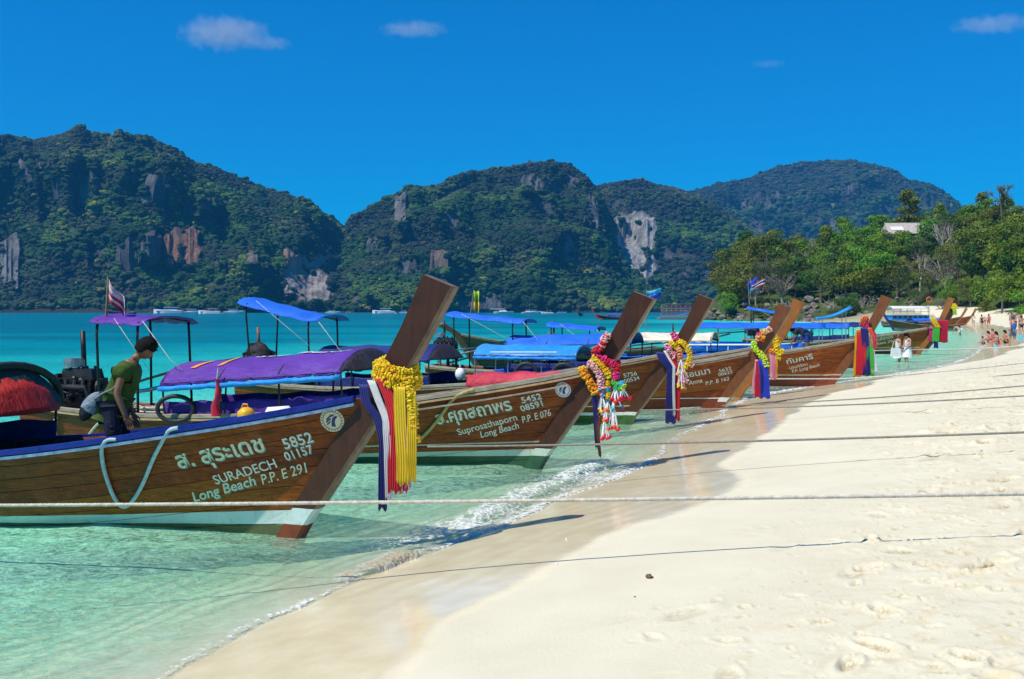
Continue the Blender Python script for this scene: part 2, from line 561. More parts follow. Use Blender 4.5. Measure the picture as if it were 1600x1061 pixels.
# ================================================================ sea
def build_sea():
    X, Y = radial_grid([(-75, -30, 50), (-30, 30, 700), (30, 62, 40)], [(3.2, 5, 30), (5, 60, 460), (60, 9000, 150)])
    RR = np.hypot(X, Y)
    d = poly_dist(X, Y, SHORE_S)
    Zg = ground_z(d, X, Y)
    # small waves: several directions, smaller towards the beach
    fade = 1 / (1 + (RR / 60.0) ** 2)
    amp = sstep(0.0, 6.0, -d) * 0.8 + 0.2
    W = np.zeros(X.shape)
    rs = np.random.RandomState(4)
    for i in range(22):
        lam = 0.35 * 1.17 ** i
        th = R(200) + rs.normal() * 0.75
        k = 2 * np.pi / lam
        ph = rs.rand() * 6.28
        wob = 1.2 * vnoise(X / (lam * 3.1) + i, Y / (lam * 2.3), i)
        a = 0.0042 * lam ** 0.85 * np.minimum(1, 3.0 / lam)
        vis = 1 - sstep(0.25, 0.6, (RR * 0.0105) / lam)
        W += a * vis * np.sin(k * (X * np.cos(th) + Y * np.sin(th)) + ph + wob * 2.5) * (0.4 + 1.2 * vnoise(X / (lam * 4) + 5, Y / (lam * 4), i + 40))
    W += 0.016 * (fbm(X * 2.3, Y * 3.4, 4, 90) - 0.5) * fade
    Z = W * amp * (0.35 + 0.65 * fade)
    # the swash line: a thin lip that ends on the sand
    edge = 0.35 * (fbm(X * 0.8, Y * 0.8, 4, 61) - 0.5) + 0.06 * (fbm(X * 6, Y * 6, 3, 62) - 0.5)
    # wash running up the sand between the bows
    run = 0.75 * np.exp(-((Y - 15.2) / 2.6) ** 2) + 0.25 * np.exp(-((Y - 11.0) / 1.2) ** 2) + 0.5 * np.exp(-((Y - 23) / 4.0) ** 2)
    de = d - edge - run * 0.6
    # breaking wavelet
    def crest(y0, y1, off, w, h):
        m = sstep(y0, y0 + 0.5, Y) * (1 - sstep(y1 - 0.6, y1, Y))
        o = off + 0.16 * (fbm(X * 1.3, Y * 1.3, 3, 71) - 0.5)
        q = (d - o)
        face = np.exp(-(np.maximum(q, 0) / (w * 0.35)) ** 2) * np.exp(-(np.minimum(q, 0) / w) ** 2)
        return m * h * face * (0.55 + 0.9 * fbm(X * 3, Y * 3, 3, 72))
    br = crest(8.7, 10.4, -0.03, 0.22, 0.055)
    br2 = crest(11.2, 17.0, -0.35, 0.4, 0.07) + crest(11.5, 17.5, -1.5, 0.5, 0.045)
    br3 = crest(17, 30, -0.5, 0.5, 0.07) + crest(3, 8.3, -0.6, 0.5, 0.025)
    Z = Z + br + br2 + br3
    # frothy water is lumpy
    n1 = fbm(X * 1.6, Y * 1.6, 4, 81); n2 = fbm(X * 9, Y * 9, 4, 82)
    band = np.exp(-((de + 0.09) / (0.05 + 0.05 * sstep(9, 13, Y))) ** 2) * (0.72 + 0.2 * sstep(9, 13, Y))
    f_mid = (np.exp(-((Y - 14.4) / 1.9) ** 2)) * np.exp(-((d + 0.25) / 0.75) ** 2) * 1.02
    f_low = np.exp(-((Y - 11.1) / 1.3) ** 2) * np.exp(-((d + 0.3) / 0.55) ** 2) * 1.0
    f_far = sstep(17, 22, Y) * (1 - sstep(60, 90, Y)) * np.exp(-((d + 0.8) / 1.1) ** 2) * 0.62
    f_near = (1 - sstep(8, 9.5, Y)) * np.exp(-((d + 0.18) / 0.3) ** 2) * 0.3
    foam = np.clip(band + f_mid + f_low + f_far + f_near, 0, 1.4) * (0.45 + 1.1 * n1)
    foam = foam + (br2 > 0.05) * 0.35
    churn = np.clip(br / 0.03, 0, 1) * sstep(0.35, 0.55, fbm(X * 4, Y * 4, 3, 75))
    Z = Z + np.clip(foam - 0.45, 0, 1) * (n2 - 0.35) * 0.05 * (RR < 60)
    # settle on the sand at the edge
    up = de > -0.02
    Z = np.where(d > -2.0, np.maximum(Z, Zg + 0.010 + 0.02 * np.clip(-de * 3, 0, 1)), Z)
    Z = np.where(up, Zg - 0.03 - 0.05 * np.clip(de, 0, 1.5), Z)
    depth = np.clip(Z - Zg, 0, 8)
    deep = -np.minimum(d, 0)
    keep = de < 1.2
    m, n = X.shape
    q = grid_quads(m, n)[:, ::-1]
    kf = keep.ravel()[q].any(axis=1)
    q = q[kf]
    used = np.unique(q)
    remap = np.full(m * n, -1); remap[used] = np.arange(len(used))
    v = np.stack([X.ravel(), Y.ravel(), Z.ravel()], 1)[used]
    att = {'depth': depth.ravel()[used], 'foam': foam.ravel()[used], 'churn': churn.ravel()[used], 'out': deep.ravel()[used]}
    me = np_mesh('sea', v, remap[q], att)
    t = NT('sea_water')
    p = t.pos()
    dep = t.attr('depth'); out = t.attr('out'); foamA = t.attr('foam'); ch = t.attr('churn')
    rad = t.n('CameraData')  # not used for looks, see below
    t.t.nodes.remove(rad)
    # relief, in world metres
    pa = t.pos((1.0, 1.35, 1.0))
    w1 = t.noise(pa, 2.1, 5, 0.62, 0.8)
    w2 = t.noise(pa, 11.0, 4, 0.65, 1.2)
    w3 = t.noise(pa, 0.22, 5, 0.6, 0.5)
    far = t.mapr(out, 8, 60, 0, 1)
    h = t.math('ADD', t.math('MULTIPLY', w1, 0.075), t.math('MULTIPLY', w2, 0.026))
    h = t.math('ADD', h, t.math('MULTIPLY', w3, t.math('MULTIPLY', far, 0.55)))
    nrm = t.bump(h, 0.75, 1.0)
    nrm_soft = t.bump(h, 1.0, 1.7)
    # body colour of the water, thicker where deeper
    sc_col = t.ramp(t.mapr(out, 0, 120), [(0.0, (0.64, 1.0, 0.74)), (0.05, (0.30, 0.98, 0.70)), (0.14, (0.03, 0.58, 0.52)),
                                          (0.4, (0.001, 0.26, 0.33)), (1.0, (0.001, 0.145, 0.235))])
    big = t.noise(t.pos((0.35, 1.0, 1)), 0.045, 4, 0.6)
    sc_col = t.mixc(t.math('MULTIPLY', t.mapr(big, 0.42, 0.6, 0, 0.85), far), sc_col, (0.003, 0.13, 0.2))
    depv = t.math('MULTIPLY', dep, t.mapr(t.noise(t.pos((1.0, 1.5, 1)), 4.2, 6, 0.74, 2.2), 0.36, 0.64, 0.15, 1.9))  # light and dark ripple streaks painted in by noise on the depth
    tint = t.ramp(t.mapr(depv, 0, 1.6), [(0.0, (1.0, 1.0, 0.98)), (0.12, (0.91, 1.0, 0.92)), (0.35, (0.54, 1.0, 0.78)), (1.0, (0.10, 0.82, 0.70))])
    opac = t.mapr(depv, 0.0, 1.5, 0.0, 1.0)
    opac = t.math('POWER', opac, 0.75)
    dif = t.n('BsdfDiffuse'); t.l(sc_col, dif.inputs['Color']); t.l(nrm_soft, dif.inputs['Normal'])
    # murky churned lip
    tr = t.n('BsdfTransparent'); t.l(tint, tr.inputs['Color'])
    body = t.n('MixShader')
    t.l(opac, body.inputs[0]); t.l(tr.outputs[0], body.inputs[1]); t.l(dif.outputs[0], body.inputs[2])
    gl = t.n('BsdfGlossy'); gl.inputs['Roughness'].default_value = 0.06
    gl.inputs['Color'].default_value = (0.9, 0.97, 1.0, 1)
    t.l(nrm, gl.inputs['Normal'])
    fr = t.n('Fresnel'); fr.inputs['IOR'].default_value = 1.33; t.l(nrm, fr.inputs['Normal'])
    frm = t.math('MINIMUM', t.math('MULTIPLY', fr.outputs[0], 0.36), 0.19)
    s1 = t.n('MixShader'); t.l(frm, s1.inputs[0]); t.l(body.outputs[0], s1.inputs[1]); t.l(gl.outputs[0], s1.inputs[2])
    # foam and stirred sand
    fn = t.noise(p, 14, 6, 0.72, 0.3); fn2 = t.vor(t.pos(), 22)
    fm = t.math('ADD', foamA, t.math('MULTIPLY', t.math('SUBTRACT', fn, 0.5), 2.0))
    lace = t.vor(t.pos((1, 1.0, 1)), 7.5, 'DISTANCE_TO_EDGE')
    lace2 = t.vor(t.pos((1, 1.0, 1)), 19.0, 'DISTANCE_TO_EDGE')
    fm = t.math('SUBTRACT', fm, t.math('MULTIPLY', t.math('MINIMUM', t.math('MULTIPLY', lace, 2.2), 0.62), 1.0))
    fm = t.math('SUBTRACT', fm, t.math('MINIMUM', t.math('MULTIPLY', lace2, 1.3), 0.4))
    fmask = t.mapr(fm, 0.20, 0.95, 0, 0.85, True)
    fd = t.n('BsdfDiffuse')
    fcol = t.mixc(t.mapr(ch, 0.3, 0.9, 0, 0.75), (0.80, 0.82, 0.80), (0.40, 0.27, 0.12))
    t.l(fcol, fd.inputs['Color']); t.l(t.bump(t.math('ADD', fn, fn2), 0.8, 0.05), fd.inputs['Normal'])
    s2 = t.n('MixShader')
    fmask2 = t.math('MAXIMUM', fmask, t.mapr(ch, 0.25, 0.8, 0, 0.75))
    t.l(fmask2, s2.inputs[0]); t.l(s1.outputs[0], s2.inputs[1]); t.l(fd.outputs[0], s2.inputs[2])
    t.l(s2.outputs[0], t.out.inputs[0])
    o = link('sea', me, t.m)
    tag(o, kind='structure')
    return o
build_sea()
# ================================================================ limestone hills over the bay
def crown_mesh(seed, nu=9, nv=6, lump=0.3, flat=0.8):
    rg = random.Random(seed)
    b = MB()
    for k in range(5):
        a = rg.uniform(0, 6.28); r = rg.uniform(0.0, 0.55) if k else 0
        b.ball((math.cos(a) * r, math.sin(a) * r, rg.uniform(-0.1, 0.35)), (rg.uniform(.42, .7),) * 2 + (rg.uniform(.38, .6) * flat,), 8, 5, jit=lump, rg=rg)
    return b.mesh('forest_crown')

def canopy_mat():
    t = NT('forest_canopy')
    tintA = t.attr('tint', 'Fac', 'INSTANCER')
    dryA = t.attr('dry', 'Fac', 'INSTANCER')
    oi = t.n('ObjectInfo').outputs['Random']
    c = t.coord('Object')
    n = t.noise(c, 5.0, 4, 0.7)
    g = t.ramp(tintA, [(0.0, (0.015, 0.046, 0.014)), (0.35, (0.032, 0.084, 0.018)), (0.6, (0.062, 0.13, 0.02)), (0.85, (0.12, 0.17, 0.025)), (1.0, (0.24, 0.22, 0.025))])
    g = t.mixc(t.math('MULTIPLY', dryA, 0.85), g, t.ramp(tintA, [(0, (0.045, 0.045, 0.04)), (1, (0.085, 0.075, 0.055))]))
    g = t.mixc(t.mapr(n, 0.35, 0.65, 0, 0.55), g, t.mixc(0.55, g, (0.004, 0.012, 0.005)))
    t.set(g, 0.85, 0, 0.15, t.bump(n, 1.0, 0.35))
    return t.m
CANOPY = canopy_mat()

def rock_mat():
    t = NT('limestone')
    p = t.pos((1, 1, 0.16))
    p1 = t.pos()
    n1 = t.noise(p, 0.07, 7, 0.72, 0.6); n2 = t.noise(p1, 0.02, 4, 0.6); n3 = t.noise(p, 0.22, 5, 0.7)
    c = t.ramp(n1, [(0.28, (0.025, 0.03, 0.032)), (0.45, (0.085, 0.088, 0.092)), (0.6, (0.19, 0.19, 0.185)), (0.78, (0.40, 0.39, 0.36))])
    warm = t.attr('warm')
    wc = t.ramp(n3, [(0.3, (0.11, 0.05, 0.03)), (0.55, (0.29, 0.14, 0.075)), (0.75, (0.40, 0.29, 0.18))])
    c = t.mixc(t.math('MULTIPLY', warm, t.mapr(n2, 0.35, 0.5, 0.55, 1.0)), c, wc)
    c = t.mixc(t.attr('pale'), c, t.ramp(n1, [(0.28, (0.10, 0.10, 0.10)), (0.42, (0.30, 0.30, 0.30)), (0.58, (0.55, 0.55, 0.53)), (0.78, (0.68, 0.66, 0.60))]))
    c = t.mixc(t.math('MULTIPLY', warm, t.mapr(n2, 0.42, 0.55, 0.1, 0.85)), c, wc)
    # bare ground between the crowns
    bare = t.attr('rock')
    c = t.mixc(bare, t.ramp(n3, [(0.3, (0.018, 0.028, 0.014)), (0.7, (0.06, 0.062, 0.045))]), c)
    t.set(c, 0.9, 0, 0.2, t.bump(t.math('ADD', n1, t.math('MULTIPLY', n3, 0.5)), 1.0, 9.0))
    return t.m
ROCK = rock_mat()

def scatter_tree(points, scale, tint, dry, crowns, name, label_none=None):
    """forest: crowns set on points with geometry nodes (one mass, too many to count)"""
    me = bpy.data.meshes.new(name)
    me.vertices.add(len(points))
    me.vertices.foreach_set('co', np.asarray(points, dtype=np.float32).ravel())
    for a, arr in (('sz', scale), ('tint', tint), ('dry', dry)):
        at = me.attributes.new(a, 'FLOAT', 'POINT')
        at.data.foreach_set('value', np.asarray(arr, dtype=np.float32))
    o = link(name, me)
    ng = bpy.data.node_groups.new(name + '_nodes', 'GeometryNodeTree')
    ng.interface.new_socket('Geometry', in_out='INPUT', socket_type='NodeSocketGeometry')
    ng.interface.new_socket('Geometry', in_out='OUTPUT', socket_type='NodeSocketGeometry')
    N = ng.nodes.new; L = ng.links.new
    gi = N('NodeGroupInput'); go = N('NodeGroupOutput')
    g2i = N('GeometryNodeGeometryToInstance')
    for cm in crowns:
        oi = N('GeometryNodeObjectInfo')
        oi.inputs['Object'].default_value = cm
        oi.inputs['As Instance'].default_value = True
        L(oi.outputs['Geometry'], g2i.inputs[0])
    iop = N('GeometryNodeInstanceOnPoints')
    iop.inputs['Pick Instance'].default_value = True
    L(gi.outputs[0], iop.inputs['Points'])
    L(g2i.outputs[0], iop.inputs['Instance'])
    ri = N('FunctionNodeRandomValue'); ri.data_type = 'INT'
    ri.inputs[4].default_value = 0; ri.inputs[5].default_value = len(crowns) - 1
    L(ri.outputs[2], iop.inputs['Instance Index'])
    rr = N('FunctionNodeRandomValue'); rr.data_type = 'FLOAT_VECTOR'
    rr.inputs[0].default_value = (-0.25, -0.25, 0); rr.inputs[1].default_value = (0.25, 0.25, 6.283)
    L(rr.outputs[0], iop.inputs['Rotation'])
    na = N('GeometryNodeInputNamedAttribute'); na.data_type = 'FLOAT'; na.inputs[0].default_value = 'sz'
    L(na.outputs[0], iop.inputs['Scale'])
    L(iop.outputs[0], go.inputs[0])
    md = o.modifiers.new('forest', 'NODES'); md.node_group = ng
    return o

PROTO = []
def protos(n, seed, mat):
    out = []
    for k in range(n):
        me = crown_mesh(seed + k)
        me.materials.append(mat)
        me.polygons.foreach_set('use_smooth', [False] * len(me.polygons))
        o = bpy.data.objects.new('forest_crown', me)   # only inside the node group, never linked to the scene
        out.append(o)
    return out
CROWNS = protos(7, 100, CANOPY)

def make_hill(name, sil, Ds, Dr, seed, cliffs=(), gully=70, ncol=420, nrow=150, back=0.55, crown=11.0, dry0=0.3, base_steep=1.7, npts=9000, csize=(5.5, 9.5)):
    sil = np.array(sil, float)
    px = np.linspace(sil[0, 0], sil[-1, 0], ncol)
    yy = np.interp(px, sil[:, 0], sil[:, 1])
    # slight rounding of the traced outline
    ker = np.hanning(7); ker /= ker.sum()
    yy = np.convolve(np.pad(yy, 3, mode='edge'), ker, 'valid')
    H = (HZ - yy) / F * Dr + EYE
    az = (px - 800.0) / F
    v = np.linspace(0, 1 + back, nrow)
    A, V = np.meshgrid(az, v)
    HH = np.tile(H, (nrow, 1))
    Xr = A * Dr
    env = np.sin(np.pi * np.clip(V, 0, 1)) ** 0.7
    g1 = ridged(Xr / 230 + seed, V * 0.9 + seed * 2, 3, seed)            # buttresses and gullies
    g2 = ridged(Xr / 60 + seed * 3 + 1.5 * fbm(Xr / 90, V * 3, 2, seed + 70), V * 1.6, 4, seed + 5)
    front = 1 - (1 - np.clip(V, 0, 1)) ** base_steep
    D = Ds + (Dr - Ds) * V - gully * (g1 - 0.55) * env * 3.2 - gully * 0.75 * (g2 - 0.5) * env
    D = np.where(V > 1, Dr + (Dr - Ds) * (V - 1), D)
    prof = np.where(V <= 1, front, 1 - ((V - 1) / back) ** 1.3)
    # terraces: steep bands between gentler shelves
    tz = prof * 3.6 + 1.6 * fbm(Xr / 160, V * 2, 2, seed + 8)
    st = (np.floor(tz) + sstep(0.30, 0.62, tz - np.floor(tz))) - tz
    Z = HH * (prof + 0.15 * st * np.sin(np.pi * np.clip(V / 0.95, 0, 1)) ** 0.8 * (V <= 1))
    n = fbm(Xr / 60, D / 60, 4, seed + 3) - 0.5
    envn = np.sin(np.pi * np.clip(V / 0.93, 0, 1)) ** 1.2
    Z = Z + n * 44 * envn
    # small bumps along the crest
    Z = Z + (fbm(Xr / 22, V * 12, 3, seed + 13) - 0.5) * 7 * np.exp(-((V - 1) / 0.2) ** 2)
    rock = np.zeros_like(Z); warm = np.zeros_like(Z); pale = np.zeros_like(Z)
    X = A * D; 
    PX = A * F + 800
    for (cx, cy, w, h, wm, dep) in cliffs:
        # a bare face: its place and height in metres follow from where it stands on the slope
        PY = HZ - (Z - EYE) / D * F
        wobx = 0.35 * (fbm(PY / 14, PX / 40, 2, int(cx)) - 0.5)
        q = np.maximum(np.abs((PX - cx) / w + wobx), np.abs((PY - cy) / h + 0.5 * (fbm(PX / 12, PY / 30, 2, int(cy)) - 0.5)))
        m = 1 - sstep(0.75, 1.0, q)
        rock = np.maximum(rock, m); warm = np.maximum(warm, m * wm); pale = np.maximum(pale, m * dep)
    ok = (rock > 0.3)
    PZ = np.maximum(Z, -2.0)
    # rock faces stand steeper: pull them forward towards the sea with height
    D2 = D - rock * 18 * (0.4 + ridged(Xr / 16, V * 1.2, 2, seed + 20))
    X = A * D2
    rough = (ridged(X / 14, PZ / 60, 3, seed + 30) - 0.5) * 7 * rock
    D2 = D2 + rough
    X = A * D2
    slopev = np.abs(np.gradient(Z, axis=0)) / (np.abs(np.gradient(D2, axis=0)) + 2.0)
    patches = sstep(0.53, 0.66, fbm(X / 38, PZ / 45 + D2 / 90, 4, seed + 40)) * sstep(0.4, 1.3, slopev) * 0.95
    rock2 = np.clip(np.maximum(rock, patches), 0, 1)
    verts = np.stack([X.ravel(), D2.ravel(), PZ.ravel()], 1)
    me = np_mesh(name, verts, grid_quads(nrow, ncol), {'rock': rock2.ravel(), 'warm': warm.ravel(), 'pale': pale.ravel()}, smooth=False)
    o = link(name, me, ROCK)
    tag(o, kind='structure')
    # forest points by area
    rs = np.random.RandomState(seed + 99); npts = int(npts * 2.6)
    e1 = np.diff(verts.reshape(nrow, ncol, 3), axis=0)[:, :-1]; e2 = np.diff(verts.reshape(nrow, ncol, 3), axis=1)[:-1]
    ar = np.linalg.norm(np.cross(e1, e2), axis=2)
    rk = rock2[:-1, :-1]
    holes = sstep(0.55, 0.72, fbm(verts.reshape(nrow, ncol, 3)[:-1, :-1, 0] / 9, PZ[:-1, :-1] / 16, 3, seed + 44))
    wgt = ar * (1 - np.clip(rk * 1.3, 0, 1) * (0.995 - 0.35 * holes)) * (V[:-1, :-1] < 1.12) * (PZ[:-1, :-1] > 1)
    pr = wgt.ravel() / wgt.sum()
    idx = rs.choice(len(pr), npts, p=pr)
    ii, jj = np.divmod(idx, ncol - 1)
    u = rs.rand(npts); w = rs.rand(npts)
    G = verts.reshape(nrow, ncol, 3)
    pts = (G[ii, jj] * (1 - u[:, None]) * (1 - w[:, None]) + G[ii + 1, jj] * u[:, None] * (1 - w[:, None])
           + G[ii, jj + 1] * (1 - u[:, None]) * w[:, None] + G[ii + 1, jj + 1] * u[:, None] * w[:, None])
    big = fbm(pts[:, 0] / 90, pts[:, 1] / 90 + pts[:, 2] / 50, 3, seed + 50)
    dryn = sstep(0.45, 0.62, fbm(pts[:, 0] / 55 + 9, pts[:, 2] / 30 + pts[:, 1] / 90, 3, seed + 60))
    relh = pts[:, 2] / H.max()
    dry = np.clip(dryn * 0.8 + sstep(0.55, 0.9, relh) * 0.75 + dry0 - 0.35, 0, 1) * (0.6 + 0.4 * rs.rand(npts))
    low = np.exp(-(pts[:, 2] / 45) ** 2)
    mid = fbm(pts[:, 0] / 24 + 3, pts[:, 1] / 60 + pts[:, 2] / 18, 2, seed + 55)
    tint = np.clip(0.02 + 1.3 * (big - 0.42) + 0.9 * (mid - .5) + 0.26 * rs.rand(npts) + 0.04 * low, 0, 1)
    pick = rs.rand(npts) < 0.02
    tint[pick] = 0.8 + 0.2 * rs.rand(pick.sum())
    size = np.clip(np.exp(rs.normal(0, .34, npts)), .5, 2.4) * (csize[0] * .55 + csize[1] * .45) * .50 * (0.85 + 0.15 * low) * (1 - 0.35 * dry)
    pts[:, 2] += size * 0.2
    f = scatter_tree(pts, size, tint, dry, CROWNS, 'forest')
    tag(f, kind='stuff')
    return o, f

make_hill('far_hill', [(900, 340), (980, 330), (1075, 303), (1120, 290), (1170, 280), (1210, 263), (1260, 253), (1300, 251), (1340, 255), (1390, 266), (1420, 285),
                       (1450, 290), (1475, 303), (1505, 330), (1600, 362), (1750, 400), (1900, 440), (2100, 480)],
          1900, 2500, 3, gully=90, ncol=300, nrow=90, base_steep=1.3, npts=9000, csize=(10, 16), dry0=0.25)
make_hill('cliff_hill', [(880, 300), (930, 298), (960, 291), (1000, 288), (1040, 293), (1075, 303), (1110, 318), (1150, 345), (1200, 385), (1260, 420), (1340, 455), (1430, 484)],
          1250, 1650, 5, cliffs=[(992, 390, 40, 66, 0.08, .7), ], gully=40, ncol=260, nrow=130, npts=9500, csize=(7, 11))
make_hill('middle_hill', [(470, 484), (500, 440), (528, 392), (541, 361), (552, 345), (575, 336), (600, 328), (640, 308), (680, 300), (710, 283), (740, 272), (790, 271), (805, 271),
                          (830, 259), (860, 256), (890, 262), (912, 277), (935, 305), (948, 345), (960, 392), (985, 440), (1020, 470), (1060, 484)],
          1050, 1400, 8, cliffs=[(690, 410, 24, 22, 0.25, 0), (560, 465, 16, 14, 0.3, 0), (845, 290, 36, 16, 0.0, 0), (925, 330, 14, 30, 0, 0), (625, 330, 12, 30, 0, 0)],
          gully=75, ncol=420, nrow=150, npts=17500, csize=(5.5, 10))
make_hill('left_hill', [(-420, 250), (-300, 238), (-200, 246), (-100, 236), (-40, 228), (0, 221), (40, 222), (90, 221), (150, 219), (200, 218), (235, 222), (270, 241), (300, 264), (340, 276),
                        (385, 292), (430, 310), (470, 326), (495, 340), (515, 350), (538, 368), (556, 400), (568, 440), (590, 484)],
          1000, 1450, 12, cliffs=[(284, 388, 34, 32, 1.0, 0), (236, 388, 20, 30, 0.05, 0), (480, 432, 44, 42, 0.35, .6), (455, 402, 16, 6, 1.0, 0), (490, 465, 30, 18, 0.1, 0), (16, 410, 17, 46, 0, .2), (395, 405, 12, 14, 0.2, 0), (66, 262, 12, 8, 0.1, 0), (330, 320, 20, 10, 0, 0)],
          gully=85, ncol=560, nrow=150, npts=23000, csize=(6, 10.5))

# haze between here and the hills
hz = MB().box((0, 1450, 306), (7000, 3400, 630))
hm = bpy.data.materials.new('sea_haze'); hm.use_nodes = True
hm.node_tree.nodes.clear()
ho = hm.node_tree.nodes.new('ShaderNodeOutputMaterial'); hv = hm.node_tree.nodes.new('ShaderNodeVolumePrincipled')
hv.inputs['Color'].default_value = (0.05, 0.42, 0.95, 1)
hv.inputs['Density'].default_value = 0.00014
hm.node_tree.links.new(hv.outputs[0], ho.inputs['Volume'])
tag(hz.build('haze', hm), kind='stuff')
# ================================================================ long-tail boats
def crv(pts):
    xs = [p[0] for p in pts]; ys = [p[1] for p in pts]
    def f(x):
        return np.interp(x, xs, ys)
    return f
def scrv(pts, n=40):
    """smoothed interpolation"""
    xs = np.array([p[0] for p in pts], float); ys = np.array([p[1] for p in pts], float)
    g = np.linspace(xs[0], xs[-1], 400)
    y = np.interp(g, xs, ys)
    w = np.hanning(2 * n + 1); w /= w.sum()
    yp = np.concatenate([2 * y[0] - y[n:0:-1], y, 2 * y[-1] - y[-2:-n - 2:-1]])
    ysm = np.convolve(yp, w, 'valid')
    return lambda x: np.interp(x, g, ysm)
X_T = -9.25
sheer_z = scrv([(X_T, .78), (-8, .69), (-6.5, .66), (-5, .70), (-3.2, .83), (-2.17, .97), (-.63, 1.22), (.3, 1.39), (.66, 1.47)], 22)
half_b = scrv([(0, .50), (.12, .66), (.3, .80), (.5, .84), (.66, .74), (.8, .54), (.9, .33), (.96, .19), (1, .10)], 16)
keel_z = scrv([(0, -.10), (.2, -.22), (.75, -.22), (1, -.11)], 12)
stem_f = crv([(-.3, -.17), (-.2, -.09), (.03, 0), (.24, .13), (.35, .23), (.8, .55), (1.17, .81), (1.66, 1.15), (2.1, 1.42), (2.58, 1.69), (2.8, 1.80)])
stem_b = crv([(-.3, -.48), (-.2, -.40), (.34, -.07), (1.0, .37), (1.41, .65), (1.82, .93), (2.2, 1.14), (2.70, 1.37), (2.9, 1.46)])
def hull_pt(t, u, off=0.0, sx=1.0):
    """point on the starboard (camera, -y) side; off pushes outward"""
    t = np.asarray(t, float); u = np.asarray(u, float)
    ze = -0.11 + 1.58 * u
    xe = stem_b(ze) + 0.05
    x = X_T + (xe - X_T) * t
    zs = sheer_z(np.minimum(x, .66)) if np.ndim(u) == 0 and False else sheer_z(X_T + (stem_b(1.47) + .05 - X_T) * t)
    zk = keel_z(t)
    fl = sstep(0.5, 0.97, t)
    e = 0.42 + 0.48 * fl
    b = half_b(t) * (np.maximum(u, 1e-4) ** e)
    b = np.maximum(b, np.where(u > 0.02, 0.03, 0.0))
    z = zk + (zs - zk) * u ** (1.5 - 0.5 * fl)
    return x, -(b + off), z
def hull_y(x, z, side=-1, off=0.004):
    x = np.asarray(x, float); z = np.asarray(z, float)
    u = np.clip((z + .2) / 1.5, 0.05, 1)
    for _ in range(14):
        ze = -0.11 + 1.58 * u
        t = np.clip((x - X_T) / (stem_b(ze) + 0.05 - X_T), 0, 1)
        _, _, zz = hull_pt(t, u)
        u = np.clip(u + (z - zz) * 0.55, 0.03, 1)
    ze = -0.11 + 1.58 * u
    t = np.clip((x - X_T) / (stem_b(ze) + 0.05 - X_T), 0, 1)
    _, y, _ = hull_pt(t, u)
    return side * (-y + off)

